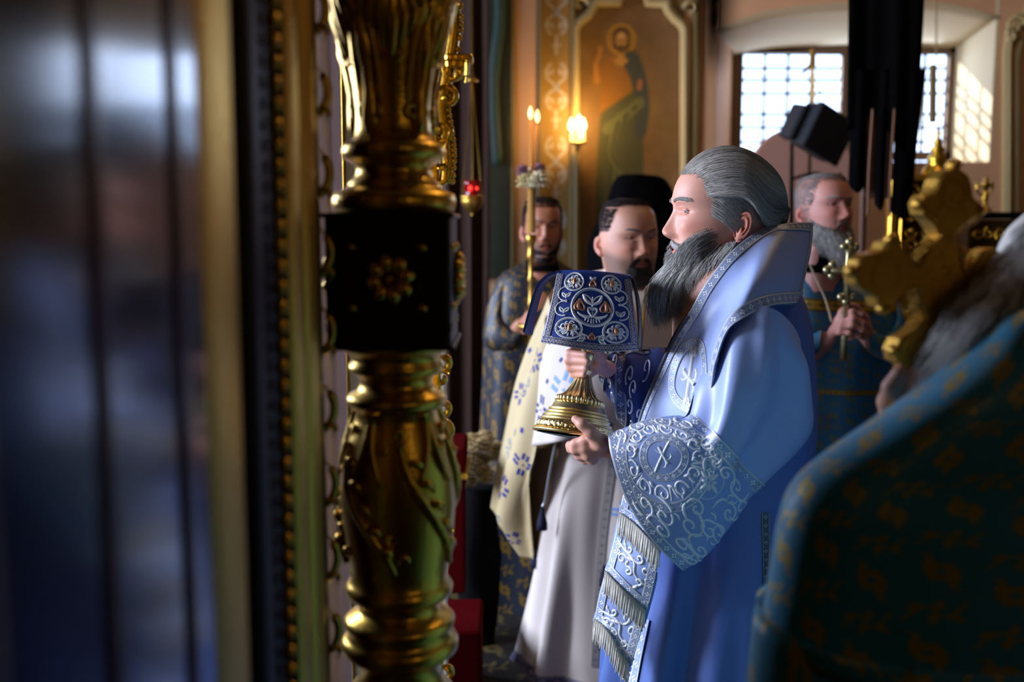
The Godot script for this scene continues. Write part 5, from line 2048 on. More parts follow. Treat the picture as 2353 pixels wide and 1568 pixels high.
	cord.call(circle.call(0.135, c2, 30), 0.0045)
	cord.call(circle.call(0.115, c2, 30), 0.003)
	for k in 8:
		var d := Vector2.from_angle(TAU * k / 8.0)
		cord.call(along(c2 + d * 0.02, c2 + d * (0.095 if k % 2 == 0 else 0.06), 6), 0.010, true)
	# scrolls that fill the corners
	for q in [[0.12, 0.12, 1.0, 0.0], [0.12, 0.30, -1.0, 1.0], [0.10, 0.5, 1.0, 2.0], [0.14, 0.84, -1.0, 0.6], [0.86, 0.06, 1.0, 3.0], [0.86, 0.74, -1.0, 4.2], [0.80, 0.86, 1.0, 1.2], [0.62, 0.80, -1.0, 2.2], [0.70, 0.93, 1.0, 5.0], [0.52, 0.88, 1.0, 3.3], [0.46, 0.94, -1.0, 0.4], [0.32, 0.90, -1.0, 4.0], [0.14, 0.70, 1.0, 2.6], [0.22, 0.96, 1.0, 1.0], [0.86, 0.93, -1.0, 2.5], [0.6, 0.06, 1.0, 0.2], [0.36, 0.05, -1.0, 1.9], [0.86, 0.58, 1.0, 0.8], [0.76, 0.68, -1.0, 3.0], [0.10, 0.40, 1.0, 4.4], [0.5, 0.74, -1.0, 5.2], [0.16, 0.58, -1.0, 5.0]]:
		var m := Vector2(q[0], q[1])
		cord.call(curl(m, 0.068, q[3], q[2] * 1.2, 28), 0.0068)
		var d := Vector2.from_angle(q[3])
		cord.call(bend(m + d * 0.068, m + d * 0.1 + d.orthogonal() * 0.03 * q[2], m + d * 0.08 + d.orthogonal() * 0.08 * q[2], m + d * 0.02 + d.orthogonal() * 0.12 * q[2]), 0.0085, true)
		cord.call(bend(m + d * 0.068, m + d * 0.12, m + d * 0.12 - d.orthogonal() * 0.03 * q[2], m + d * 0.09 - d.orthogonal() * 0.06 * q[2]), 0.006, true)
	stuff(obj("scrollwork", em, M.silver_thread, panel))
	# the end of the stole that hangs over the arm: panels, bands, fringes
	var st := Patch.new([
		[V(0.2499, 1.0988, -2.06), V(0.2759, 1.0692, -2.03), V(0.3011, 1.0405, -2), V(0.3298, 1.0021, -1.99)],
		[V(0.23, 1.0107, -2.07), V(0.2554, 0.996, -2.04), V(0.2808, 0.9757, -2.015), V(0.3098, 0.9517, -2)],
		[V(0.2098, 0.9065, -2.08), V(0.2368, 0.8852, -2.05), V(0.2625, 0.862, -2.03), V(0.2891, 0.8391, -2.02)],
		[V(0.1855, 0.7924, -2.09), V(0.2112, 0.775, -2.06), V(0.2362, 0.7424, -2.045), V(0.2615, 0.7157, -2.035)],
		[V(0.1782, 0.7608, -2.09), V(0.2022, 0.7418, -2.06), V(0.2255, 0.7064, -2.045), V(0.2471, 0.6817, -2.035)]], false, func(u, v): return 0.003 * sin(v * 12.0 + u * 5.0))
	var ss := Sh.new()
	st.fill(ss, 24, 50, Vector2.ONE, 0.0, 0.006)
	var end := obj("stole_end", ss, M.brocade, t)
	for u in [0.08, 0.92]:
		var r := Sh.new()
		st.ribbon(r, along(Vector2(u, 0.0), Vector2(u, 0.93), 50), 0.020, 0.004)
		obj("side_band", r, M.trim, end)
	for v: float in [0.22, 0.535, 0.86]:
		var r := Sh.new()
		st.ribbon(r, along(Vector2(0.0, v), Vector2(1.0, v), 24), 0.020, 0.0045)
		obj("cross_band", r, M.trim, end)
	var es := Sh.new()
	for v: float in [0.42, 0.73]:
		var to := level_map(st, Vector2(0.5, v))
		# a leaning vine with leaves and curls to both sides
		var stem := smooth2([Vector2(34, -46), Vector2(6, -22), Vector2(4, 8), Vector2(-24, 30), Vector2(-40, 52)], 8)
		var sp := PackedVector2Array()
		for p in stem:
			sp.append(to.call(p) as Vector2)
		st.cord(es, sp, 0.0055)
		for q in [[-26, 6, 12, 0.4, 1.0], [-10, -18, 11, 2.0, -1.0], [18, 14, 12, 3.6, 1.0], [32, -10, 13, 1.0, -1.0], [14, -36, 10, 4.4, 1.0], [-34, 32, 9, 5.0, -1.0], [-8, 30, 10, 2.6, 1.0], [36, -34, 8, 0.0, 1.0]]:
			var cp := PackedVector2Array()
			for p in curl(Vector2(q[0], q[1]), q[2], q[3], q[4] * 1.1, 20):
				cp.append(to.call(p) as Vector2)
			st.cord(es, cp, 0.0052)
			var d := Vector2.from_angle(q[3])
			var lp := PackedVector2Array()
			for p in smooth2([Vector2(q[0], q[1]) + d * q[2], Vector2(q[0], q[1]) + d * (q[2] + 6.0) + d.orthogonal() * 3.0, Vector2(q[0], q[1]) + d * (q[2] + 9.0) + d.orthogonal() * 9.0], 5):
				lp.append(to.call(p) as Vector2)
			st.cord(es, lp, 0.0075, 0.4, true)
	stuff(obj("scrollwork", es, M.silver_thread, end))
	for v: float in [0.235, 0.55, 0.875]:
		var fr := Sh.new()
		for i in 58:
			var u := 0.03 + 0.94 * i / 57.0
			var p := st.at(u, v) + st.normal(u, v) * 0.007
			var p2 := st.at(minf(u + 0.012, 1.0), minf(v + 0.07, 1.0)) + st.normal(u, v) * (0.010 + 0.002 * sin(i * 2.7))
			var drop := V(-0.004 + 0.003 * sin(i * 1.9), -0.045 + 0.006 * sin(i * 5.1), 0.004)
			fr.tint = Color.WHITE
			fr.tube(PackedVector3Array([p, p + drop * 0.5, p + drop]), [0.0018, 0.0021, 0.0012], 5)
		stuff(obj("fringe", fr, M.fringe, end))


func chalice() -> void:
	var base: Vector3 = V(0.1357, 1.1622, -2.14)
	var axis: Vector3 = ((V(0.1692, 1.3518, -2.19) as Vector3) - base).normalized()
	var t := thing("chalice", "gold lobed chalice base and fluted stem held in the bearded person's two hands", "chalice", base)
	var k := 1.0 / 990.0
	var foot := []
	for q in [[80, 0], [90, 0.5], [92, 4], [90, 8], [84, 11], [83, 15], [84, 19], [80, 27], [73, 33], [73, 36], [70, 38], [69, 43], [66, 45], [65, 50], [62, 52], [61, 57], [58, 59], [56, 66], [51, 72]]:
		foot.append(Vector2(q[0], q[1]) * k)
	var fs := Sh.new()
	fs.lathe(foot, 96, base, axis, 8, 0.035)
	obj("foot", fs, M.gold, t)
	for q in [[76.0, 31.0, 2.6], [71.5, 39.0, 2.2], [67.5, 46.5, 2.0], [63.5, 54.0, 1.8], [89.5, 4.0, 3.0]]:
		var ring_ := Sh.new()
		var pr := []
		for i in 9:
			var a := PI * i / 8.0
			pr.append(Vector2(q[0] - 1.0 + q[2] * 1.3 * sin(a), q[1] - q[2] * cos(a)) * k)
		ring_.lathe(pr, 96, base, axis, 8, 0.035)
		obj("foot_ring", ring_, M.gold, t)
	var chase := Sh.new()
	chase.lathe([Vector2(90.6, 9) * k, Vector2(85.5, 12) * k, Vector2(84.5, 16) * k, Vector2(85.0, 19) * k, Vector2(81, 26) * k], 96, base, axis, 8, 0.035)
	obj("chased_band", chase, M.chased, t)
	# ring of knobs
	var q1 := axis.cross(V(0, 0, 1)).normalized()
	var w1 := q1.cross(axis).normalized()
	var kn := Sh.new()
	kn.ball(Vector3.ZERO, V(0.0052, 0.0085, 0.0052), Basis.IDENTITY, 8, 6)
	var km := kn.mesh()
	for i in 32:
		var a := TAU * i / 32.0
		put("knob", km, M.gold, t, axis * (76.0 * k) + (q1 * cos(a) + w1 * sin(a)) * (50.0 * k))
	var stem := []
	for q in [[50, 78], [44, 84], [36, 88], [29, 96], [23, 108], [18, 122], [15, 134], [13, 140], [17, 143], [17, 148], [12, 152], [14, 165], [19, 178], [14, 192], [11, 200], [11, 215]]:
		stem.append(Vector2(q[0], q[1]) * k)
	var ss := Sh.new()
	ss.lathe(stem, 96, base, axis, 16, 0.16, 80.0 * k, 139.0 * k)
	obj("stem", ss, M.gold, t)
	var cup := []
	for q in [[11, 212], [30, 222], [52, 244], [64, 280], [66, 310], [68, 332], [65, 332], [62, 310], [58, 282], [40, 246], [20, 232]]:
		cup.append(Vector2(q[0], q[1]) * k)
	var cs := Sh.new()
	cs.lathe(cup, 48, base, axis)
	obj("cup", cs, M.gold, t)
	chalice_veil()


func flower(face: Patch, silver: Sh, copper: Sh, c: Vector2, r: float) -> void:
	# a round wreath with a layered blossom in it
	silver_ring(face, silver, c, r, 0.0028)
	silver_ring(face, silver, c, r * 0.9, 0.0016)
	for s: float in [-1.0, 1.0]:
		for k in 3:
			var a := 0.5 + k * 0.55
			var d := Vector2(s * sin(a), cos(a))
			face.cord(silver, PackedVector2Array([c + d * r * 0.12, c + d * r * 0.5 + d.orthogonal() * r * 0.14, c + d * r * 0.78]), 0.0045, 0.4, true)
			face.cord(silver, bend(c + Vector2(0, r * 0.1), c + d * r * 0.4 + Vector2(s * r * 0.2, 0), c + d * r * 0.7, c + d * r * 0.8), 0.003, 0.5)
		face.cord(silver, curl(c + Vector2(s * r * 0.36, -r * 0.18), r * 0.3, PI * 0.5, -s * 0.9, 18), 0.004, 0.5)
		face.cord(copper, bend(c + Vector2(0, r * 0.2), c + Vector2(s * r * 0.4, 0), c + Vector2(s * r * 0.3, -r * 0.4), c + Vector2(0, -r * 0.3)), 0.0035, 0.5)
		face.cord(silver, curl(c + Vector2(s * r * 0.16, -r * 0.52), r * 0.2, 0.0, -s * 0.9, 14), 0.0035, 0.5)
	face.cord(copper, along(c + Vector2(0, -r * 0.45), c + Vector2(0, r * 0.3), 8), 0.007, 0.5, true)
	for k in 7:
		var x := (k - 3) * 0.2 * r
		face.cord(silver, along(c + Vector2(x, r * 0.42), c + Vector2(x * 1.25, r * 0.76 - absf(x) * 0.5), 4), 0.0026, 0.5)


func silver_ring(face: Patch, sh: Sh, c: Vector2, r: float, w: float, a0 := 0.0, a1 := TAU) -> void:
	face.cord(sh, arc(c, r, a0, a1, 40), w, 0.5)


func leaf_pair(face: Patch, sh: Sh, c: Vector2, d: Vector2, r: float) -> void:
	for s: float in [-1.0, 1.0]:
		var e := (d + d.orthogonal() * s * 0.9).normalized()
		face.cord(sh, smooth2([c, c + e * r * 0.5 + e.orthogonal() * s * r * 0.16, c + e * r]), r * 0.045, 0.35, true)
		face.cord(sh, bend(c, c + e * r * 0.3 - e.orthogonal() * s * r * 0.3, c + e * r * 0.8 - e.orthogonal() * s * r * 0.2, c + e * r), 0.0026, 0.5)
	face.cord(sh, along(c - d * r * 0.2, c + d * r * 0.6, 5), r * 0.028, 0.4, true)


func heart(face: Patch, sh: Sh, c: Vector2, r: float, up: float) -> void:
	for s: float in [-1.0, 1.0]:
		face.cord(sh, bend(c + Vector2(0, -up * r), c + Vector2(s * r * 0.35, -up * r * 0.3), c + Vector2(s * r * 0.95, up * r * 0.1), c + Vector2(s * r * 0.55, up * r * 0.65)), 0.0042, 0.5)
		face.cord(sh, curl(c + Vector2(s * r * 0.28, up * r * 0.45), r * 0.3, 0.0 if s > 0 else PI, up * s * 0.9, 14), 0.0034, 0.5)
	face.cord(sh, along(c + Vector2(0, -up * r * 0.7), c + Vector2(0, up * r * 0.4), 6), r * 0.035, 0.35, true)


func chalice_veil() -> void:
	var t := thing("chalice_veil", "square deep blue chalice veil embroidered with silver wreaths draped over the cup", "cloth", V(0.1706, 1.4353, -2.12))
	# the front fall
	var front := Patch.new([
		[V(0.0965, 1.5219, -2.115), V(0.1456, 1.5232, -2.105), V(0.1981, 1.5187, -2.105), V(0.2517, 1.5099, -2.115)],
		[V(0.0855, 1.4746, -2.09), V(0.1398, 1.4735, -2.08), V(0.1981, 1.468, -2.08), V(0.2549, 1.4636, -2.09)],
		[V(0.0724, 1.4255, -2.075), V(0.1352, 1.4215, -2.06), V(0.1986, 1.4151, -2.06), V(0.2593, 1.4118, -2.075)],
		[V(0.0604, 1.3799, -2.065), V(0.1292, 1.3704, -2.045), V(0.1995, 1.3623, -2.045), V(0.2633, 1.3634, -2.065)]], false, func(u, v): return 0.0035 * sin(u * 9.0) * v)
	var fs := Sh.new()
	front.fill(fs, 30, 30, Vector2.ONE, 0.0, 0.005)
	var f := obj("front_flap", fs, M.veil, t)
	var ed := Sh.new()
	front.ribbon(ed, along(Vector2(0.045, 0.02), Vector2(0.045, 0.985), 30), 0.014, 0.002)
	front.ribbon(ed, along(Vector2(0.955, 0.02), Vector2(0.955, 0.985), 30), 0.014, 0.002)
	front.ribbon(ed, along(Vector2(0.01, 0.955), Vector2(0.99, 0.955), 30), 0.015, 0.0025)
	obj("border", ed, M.veil_edge, f)
	var si := Sh.new()
	var co := Sh.new()
	var c := Vector2(0.5, 0.45)
	silver_ring(front, si, c, 0.245, 0.0036)
	silver_ring(front, si, c, 0.225, 0.0016)
	for q in [Vector2(0.255, 0.13), Vector2(0.735, 0.13)]:
		flower(front, si, co, q, 0.125)
	for q in [Vector2(0.255, 0.755), Vector2(0.755, 0.755)]:
		flower(front, si, co, q, 0.14)
	leaf_pair(front, si, c + Vector2(0, -0.03), Vector2(0, -1), 0.17)
	heart(front, si, c + Vector2(0, 0.06), 0.075, 1.0 * -1.0)
	for s: float in [-1.0, 1.0]:
		heart(front, co, c + Vector2(s * 0.15, -0.005), 0.085, 1.0)
		front.cord(co, smooth2([c + Vector2(s * 0.15, -0.08), c + Vector2(s * 0.165, 0.0), c + Vector2(s * 0.15, 0.05)]), 0.008, 0.35, true)
		for k in 3:
			front.cord(si, bend(c + Vector2(0, 0.12), c + Vector2(s * (0.05 + 0.03 * k), 0.13), c + Vector2(s * (0.08 + 0.03 * k), 0.16 - 0.02 * k), c + Vector2(s * (0.11 + 0.03 * k), 0.12 - 0.02 * k)), 0.005, 0.5, true)
			front.cord(si, along(c + Vector2(s * 0.03 * (k + 0.4), 0.15), c + Vector2(s * 0.035 * (k + 0.4), 0.21 - k * 0.012), 4), 0.0026, 0.5)
		for y in [0.30, 0.50]:
			silver_ring(front, si, Vector2(0.5 + s * 0.335, y), 0.095, 0.003, -1.9 if s > 0 else 1.25, 1.9 if s > 0 else 5.05)
			leaf_pair(front, si, Vector2(0.5 + s * 0.325, y + 0.05), Vector2(0, -1), 0.085)
		front.cord(si, curl(Vector2(0.5 + s * 0.10, 0.86), 0.07, PI if s > 0 else 0.0, s * 0.6, 18), 0.003, 0.5)
		leaf_pair(front, si, Vector2(0.5 + s * 0.07, 0.86), Vector2(s * 0.8, -0.1), 0.09)
		front.cord(si, curl(Vector2(0.5 + s * 0.40, 0.91), 0.022, 0.0, 0.9, 10), 0.003, 0.5)
	heart(front, co, Vector2(0.5, 0.14), 0.055, 1.0)
	heart(front, co, Vector2(0.5, 0.83), 0.05, 1.0)
	leaf_pair(front, si, Vector2(0.5, 0.10), Vector2(0, -1), 0.06)
	stuff(obj("silver_embroidery", si, M.silver_thread, f))
	stuff(obj("copper_embroidery", co, M.copper_thread, f))
	# the flat top and the three other falls
	var top := Sh.new()
	Patch.new([[V(0.0965, 1.5219, -2.115), V(0.1456, 1.5232, -2.105), V(0.1981, 1.5187, -2.105), V(0.2517, 1.5099, -2.115)], [V(0.1125, 1.5157, -2.27), V(0.1627, 1.5152, -2.28), V(0.2175, 1.5112, -2.28), V(0.2691, 1.5058, -2.27)]]).fill(top, 12, 8, Vector2.ONE, 0.0, 0.005)
	obj("top", top, M.veil, t)
	var left := Patch.new([
		[V(0.0965, 1.5219, -2.115), V(0.1018, 1.5193, -2.17), V(0.108, 1.518, -2.22), V(0.1125, 1.5157, -2.27)],
		[V(0.0736, 1.5115, -2.12), V(0.0772, 1.507, -2.17), V(0.081, 1.5034, -2.22), V(0.0868, 1.4998, -2.27)],
		[V(0.0552, 1.4892, -2.12), V(0.0584, 1.4804, -2.17), V(0.0617, 1.4753, -2.22), V(0.069, 1.47, -2.27)],
		[V(0.0423, 1.4493, -2.12), V(0.0452, 1.4405, -2.17), V(0.0501, 1.4315, -2.22), V(0.0572, 1.4262, -2.27)],
		[V(0.0275, 1.3941, -2.12), V(0.032, 1.385, -2.17), V(0.0386, 1.3776, -2.22), V(0.0474, 1.3721, -2.27)]])
	var ls := Sh.new()
	left.fill(ls, 12, 24, Vector2.ONE, 0.0, 0.005)
	var lf := obj("left_flap", ls, M.veil, t)
	var le := Sh.new()
	left.ribbon(le, along(Vector2(0.1, 0.02), Vector2(0.1, 0.98), 24), 0.014, -0.006)
	obj("border", le, M.veil_edge, lf)
	var right := Patch.new([
		[V(0.2517, 1.5099, -2.115), V(0.2592, 1.508, -2.17), V(0.2642, 1.5073, -2.22), V(0.2691, 1.5058, -2.27)],
		[V(0.2646, 1.4732, -2.11), V(0.2711, 1.47, -2.17), V(0.2754, 1.4685, -2.22), V(0.2796, 1.4671, -2.27)],
		[V(0.2683, 1.4241, -2.09), V(0.2769, 1.4185, -2.15), V(0.284, 1.4139, -2.22), V(0.2864, 1.4122, -2.27)],
		[V(0.2655, 1.3622, -2.075), V(0.2754, 1.3535, -2.13), V(0.2843, 1.3486, -2.2), V(0.2893, 1.344, -2.27)]])
	var rs := Sh.new()
	right.fill(rs, 12, 20, Vector2.ONE, 0.0, -0.005)
	obj("right_flap", rs, M.veil_shaded, t)
	var bs := Sh.new()
	Patch.new([[V(0.1125, 1.5157, -2.27), V(0.1627, 1.5152, -2.28), V(0.2175, 1.5112, -2.28), V(0.2691, 1.5058, -2.27)], [V(0.1119, 1.4406, -2.29), V(0.1648, 1.4378, -2.3), V(0.2202, 1.4348, -2.3), V(0.2744, 1.4406, -2.29)], [V(0.1088, 1.3587, -2.3), V(0.1662, 1.3535, -2.31), V(0.2221, 1.3514, -2.31), V(0.2807, 1.3587, -2.3)]]).fill(bs, 12, 16, Vector2.ONE, 0.0, -0.005)
	obj("back_flap", bs, M.veil, t)


func block_cross(on: Patch, sh: Sh, c: Vector2, r: float, turn := 0.0) -> void:
	# a woven cross of four double bars, laid on cloth; r in metres
	var o := on.at(c.x, c.y)
	var e := 0.01
	var du := (on.at(c.x + e, c.y) - on.at(c.x - e, c.y)) / (2.0 * e)
	var dv := (on.at(c.x, c.y + e) - on.at(c.x, c.y - e)) / (2.0 * e)
	var ex := du.normalized()
	var ey := dv - ex * dv.dot(ex)
	var tall := ey.length()
	var slant := dv.dot(ex)
	var uv := func(p: Vector2) -> Vector2: return c + Vector2((p.x - p.y / tall * slant) / du.length(), p.y / tall)
	for k in 4:
		var d := Vector2.from_angle(TAU * k / 4.0 + turn) * r
		var q := d.orthogonal()
		for s: float in [-1.0, 1.0]:
			flat_bar(on, sh, uv.call(d * 0.44 + q * s * 0.21), uv.call(d * 1.0 + q * s * 0.21), r * 0.25)
	flat_bar(on, sh, uv.call(Vector2(-0.08 * r, 0)), uv.call(Vector2(0.08 * r, 0)), r * 0.16)


func flat_bar(on: Patch, sh: Sh, a: Vector2, b: Vector2, w: float) -> void:
	on.ribbon(sh, along(a, b, 5), w, 0.002)


func white_priest() -> void:
	var t := thing("person", "person with short dark hair and goatee in white vestments with blue crosses", "person", V(0.32, 0, -3.4))
	var look := Basis(V(0, 1, 0), 0.34)
	look = look * Basis(V(1, 0, 0), 0.02)
	var xf := Transform3D(look.scaled(V(1.06, 1.05, 1.04)), V(0.3878, 1.5837, -3.36))
	var body := Sh.new()
	head(body, xf, lin(206, 150, 124), {"rows": 130, "cols": 84, "wide": 1.16, "nose": 0.9, "stubble": lin(92, 70, 60), "scalp": lin(46, 38, 36), "gaze": Vector3(0.35, -0.12, 1), "iris": Color(0.05, 0.03, 0.02)})
	body.tint = lin(206, 150, 124)
	var trunk := Flesh.new()
	trunk.bone(V(0.3952, 1.322, -3.42), V(0.3723, 0.739, -3.42), 0.15, 0.17)
	trunk.bone(V(0.3723, 0.739, -3.42), V(0.3315, 0.2624, -3.42), 0.16, 0.12)
	trunk.chain([V(0.2584, 1.3536, -3.4), V(0.1684, 1.1188, -3.36), V(0.1622, 0.9952, -3.22)], [0.06, 0.05, 0.04])
	trunk.chain([V(0.5343, 1.3497, -3.45), V(0.5793, 1.1098, -3.42), V(0.5032, 0.9797, -3.3)], [0.06, 0.05, 0.04])
	trunk.skin(body, 0.018, 0.008)
	obj("body", body, M.skin, t)
	stuff(obj("hair", short_hair(xf, Color(0.030, 0.024, 0.024), 11000, 0.101, -0.045, 0.010, 0.0011), M.hair, t))
	brows(t, xf, Color(0.05, 0.035, 0.03), 120, 0.0007, M.hair)
	# goatee and moustache, greying on the chin
	var go := Sh.new()
	for i in 2600:
		var side := rng.randf_range(-1.0, 1.0)
		var p := PackedVector3Array()
		if i % 3:
			var y := rng.randf_range(-0.134, -0.090)
			var x := side * lerpf(0.026, 0.050, rng.randf())
			if y < -0.115:
				x = side * 0.05
			for j in 6:
				var f := j / 5.0
				var q := skin_at(x * (1.0 - 0.2 * f), maxf(y - 0.012 * f, -0.134), 0.001 + 0.007 * sin(f * 1.8))
				p.append(xf * (q - Vector3(0, 0.020 * f, 0)))
			var g := lerpf(0.06, 0.30, rng.randf() * smoothstep(-0.10, -0.14, y))
			go.tint = Color(g, g * 0.93, g * 0.88)
		else:
			var y := -0.068 + rng.randf_range(-0.003, 0.004)
			for j in 6:
				var f := j / 5.0
				var x := side * 0.012 + signf(side) * (0.006 + 0.020 * f)
				var yy := y - 0.022 * f * f - 0.003 * f
				p.append(xf * Vector3(x * 1.05, yy, table(SKULL, yy, 1) * pow(maxf(0.1, 1.0 - pow(x / 0.075, 2.0)), 0.5) + 0.005))
			go.tint = Color(0.06, 0.045, 0.036)
			if i % 4:
				continue
		go.strand(p, 0.0009)
	stuff(obj("goatee", go, M.hair, t))
	# white under-robe down to the floor
	var folds := func(u, v): return smoothstep(0.2, 0.7, v) * (0.020 * sin(u * TAU * 8.0 + v * 2.0) + 0.012 * sin(u * TAU * 13.0 - v * 3.0))
	var robe := Patch.new([
		ring(V(0.2507, 1.3835, -3.4), V(0.5623, 1.3807, -3.44), 0.12), ring(V(0.1703, 1.128, -3.4), V(0.6051, 1.1222, -3.44), 0.18), ring(V(0.1492, 0.8526, -3.4), V(0.5877, 0.8436, -3.44), 0.19),
		ring(V(0.1123, 0.5879, -3.4), V(0.5697, 0.5757, -3.44), 0.20), ring(V(0.0747, 0.3344, -3.4), V(0.5822, 0.3193, -3.44), 0.21), ring(V(0.0365, 0.1254, -3.4), V(0.6018, 0.1078, -3.44), 0.22), ring(V(0.0303, 0.0848, -3.4), V(0.6063, 0.0421, -3.44), 0.225)], true, folds)
	var rs := Sh.new()
	robe.fill(rs, 110, 60)
	obj("robe", rs, M.white_cloth, t)
	var hem := Sh.new()
	robe.ribbon(hem, along(Vector2(0.0, 0.975), Vector2(1.0, 0.975), 110), 0.042, 0.004, 0.05)
	obj("hem_band", hem, trim_material(rgb(96, 90, 128), rgb(170, 160, 160)), t)
	var st := Sh.new()
	robe.ribbon(st, along(Vector2(0.226, 0.3), Vector2(0.229, 0.80), 60), 0.030, 0.006)
	obj("stole_band", st, trim_material(rgb(168, 164, 160), rgb(128, 124, 126)), t)
	# a blue-crossed white stole hanging beside it
	var sc := Sh.new()
	for v: float in [0.30, 0.44, 0.55, 0.64]:
		block_cross(robe, sc, Vector2(0.262, v), 0.040)
	obj("stole_cross", sc, M.sky_blue, t)
	# the cape: white in front, its side, falling to a point, yellowish and darkened for shade
	var cape := Patch.new([
		[V(0.313, 1.4773, -3.36), V(0.3285, 1.4343, -3.29), V(0.39, 1.4104, -3.26), V(0.4639, 1.4205, -3.28), V(0.5185, 1.4597, -3.36)],
		[V(0.2179, 1.4509, -3.36), V(0.2589, 1.3677, -3.22), V(0.3675, 1.3429, -3.18), V(0.4848, 1.3536, -3.22), V(0.5934, 1.3863, -3.36)],
		[V(0.1449, 1.3715, -3.36), V(0.2007, 1.2587, -3.18), V(0.3345, 1.2379, -3.12), V(0.495, 1.2305, -3.18), V(0.6478, 1.2531, -3.36)],
		[V(0.0934, 1.2109, -3.34), V(0.1581, 1.122, -3.15), V(0.3203, 1.1021, -3.1), V(0.4941, 1.1062, -3.16), V(0.6581, 1.1188, -3.36)],
		[V(0.067, 1.0207, -3.32), V(0.1373, 1.0107, -3.14), V(0.3077, 1.0045, -3.1), V(0.4818, 1.0069, -3.16), V(0.6456, 1.0134, -3.36)],
		[V(0.0522, 0.8812, -3.3), V(0.1241, 0.9262, -3.15), V(0.2131, 0.9441, -3.12), V(0.3681, 0.9455, -3.14), V(0.5698, 0.9116, -3.34)]], false, func(u, v): return 0.010 * sin(u * 15.0 + v * 3.0) * v)
	var cs := Sh.new()
	cape.fill(cs, 60, 50, Vector2.ONE, 0.0, 0.006)
	var front := obj("cape", cs, M.white_cloth, t)
	var navy := Sh.new()
	var pale := Sh.new()
	block_cross(cape, pale, Vector2(0.27, 0.63), 0.062)
	block_cross(cape, navy, Vector2(0.10, 0.80), 0.046)
	block_cross(cape, navy, Vector2(0.06, 0.52), 0.036)
	block_cross(cape, pale, Vector2(0.68, 0.46), 0.045)
	block_cross(cape, navy, Vector2(0.30, 0.22), 0.022)
	block_cross(cape, navy, Vector2(0.50, 0.86), 0.036)
	for q in [[0.70, 0.27], [0.62, 0.44], [0.82, 0.30], [0.78, 0.56], [0.88, 0.44], [0.28, 0.33], [0.20, 0.52], [0.42, 0.50], [0.13, 0.66], [0.9, 0.2], [0.60, 0.60], [0.74, 0.68]]:
		flat_bar(cape, navy, Vector2(q[0] - 0.008, q[1]), Vector2(q[0] + 0.008, q[1]), 0.016)
	stuff(obj("navy_crosses", navy, M.navy, front))
	stuff(obj("pale_crosses", pale, M.sky_blue, front))
	var side := Patch.new([
		[V(0.1641, 1.4172, -3.46), V(0.128, 1.3671, -3.42), V(0.1171, 1.3272, -3.36), V(0.124, 1.2743, -3.3)],
		[V(0.0889, 1.2575, -3.46), V(0.0726, 1.2036, -3.4), V(0.0817, 1.1664, -3.34), V(0.1176, 1.1468, -3.27)],
		[V(0.0237, 1.0729, -3.46), V(0.0203, 1.0385, -3.39), V(0.0493, 1.0057, -3.32), V(0.0916, 1.004, -3.25)],
		[V(-0.0285, 0.8548, -3.46), V(-0.0219, 0.8241, -3.39), V(0.023, 0.8254, -3.32), V(0.0661, 0.8546, -3.26)],
		[V(-0.0752, 0.6494, -3.46), V(-0.0527, 0.6192, -3.4), V(0.0052, 0.6677, -3.34), V(0.0566, 0.7725, -3.29)],
		[V(-0.0693, 0.5906, -3.47), V(-0.0177, 0.5422, -3.42), V(0.0296, 0.5502, -3.37), V(0.062, 0.6705, -3.33)],
		[V(0.0211, 0.4782, -3.47), V(0.0364, 0.4594, -3.43), V(0.0574, 0.4493, -3.39), V(0.0842, 0.4439, -3.36)]], false, func(u, v): return 0.012 * sin(u * 9.0 + v * 5.0))
	var ss := Sh.new()
	side.fill(ss, 40, 60, Vector2.ONE, 0.0, 0.006)
	var fall := obj("cape_side", ss, M.cream_shaded_cloth, t)
	var na := Sh.new()
	var gr := Sh.new()
	for q in [[0.72, 0.16, 0.042], [0.3, 0.33, 0.038], [0.78, 0.52, 0.040], [0.42, 0.58, 0.048], [0.5, 0.84, 0.03]]:
		block_cross(side, na, Vector2(q[0], q[1]), q[2], PI * 0.25)
	for q in [[0.55, 0.27, 0.036], [0.30, 0.48, 0.036], [0.5, 0.42, 0.014], [0.4, 0.69, 0.014]]:
		block_cross(side, gr, Vector2(q[0], q[1]), q[2], PI * 0.25)
	for q in [[0.5, 0.22], [0.7, 0.4], [0.2, 0.2]]:
		flat_bar(side, na, Vector2(q[0] - 0.03, q[1]), Vector2(q[0] + 0.03, q[1]), 0.018)
	stuff(obj("dark_crosses", na, M.navy, fall))
	stuff(obj("grey_crosses", gr, M.grey_blue, fall))
	# brown lining in the gap under the cape, with a cord
	var li := Patch.new([
		[V(0.0617, 0.8662, -3.34), V(0.1007, 0.8752, -3.3), V(0.1637, 0.9122, -3.24)],
		[V(0.0597, 0.7338, -3.38), V(0.0949, 0.729, -3.34), V(0.1408, 0.785, -3.3)],
		[V(0.0588, 0.5879, -3.4), V(0.0841, 0.597, -3.37), V(0.1162, 0.6369, -3.34)],
		[V(0.0594, 0.4389, -3.42), V(0.0744, 0.4458, -3.4), V(0.0968, 0.4999, -3.38)]])
	var ls := Sh.new()
	li.fill(ls, 16, 24, Vector2.ONE, 0.0, 0.004)
	obj("lining", ls, M.lining, t)
	var ls2 := Sh.new()
	ls2.tube(smooth3([V(0.1418, 0.9123, -3.2), V(0.1238, 0.8002, -3.24), V(0.1103, 0.7055, -3.26), V(0.1016, 0.683, -3.26)]), [0.004], 6)
	obj("tassel_cord", ls2, M.silver, t)
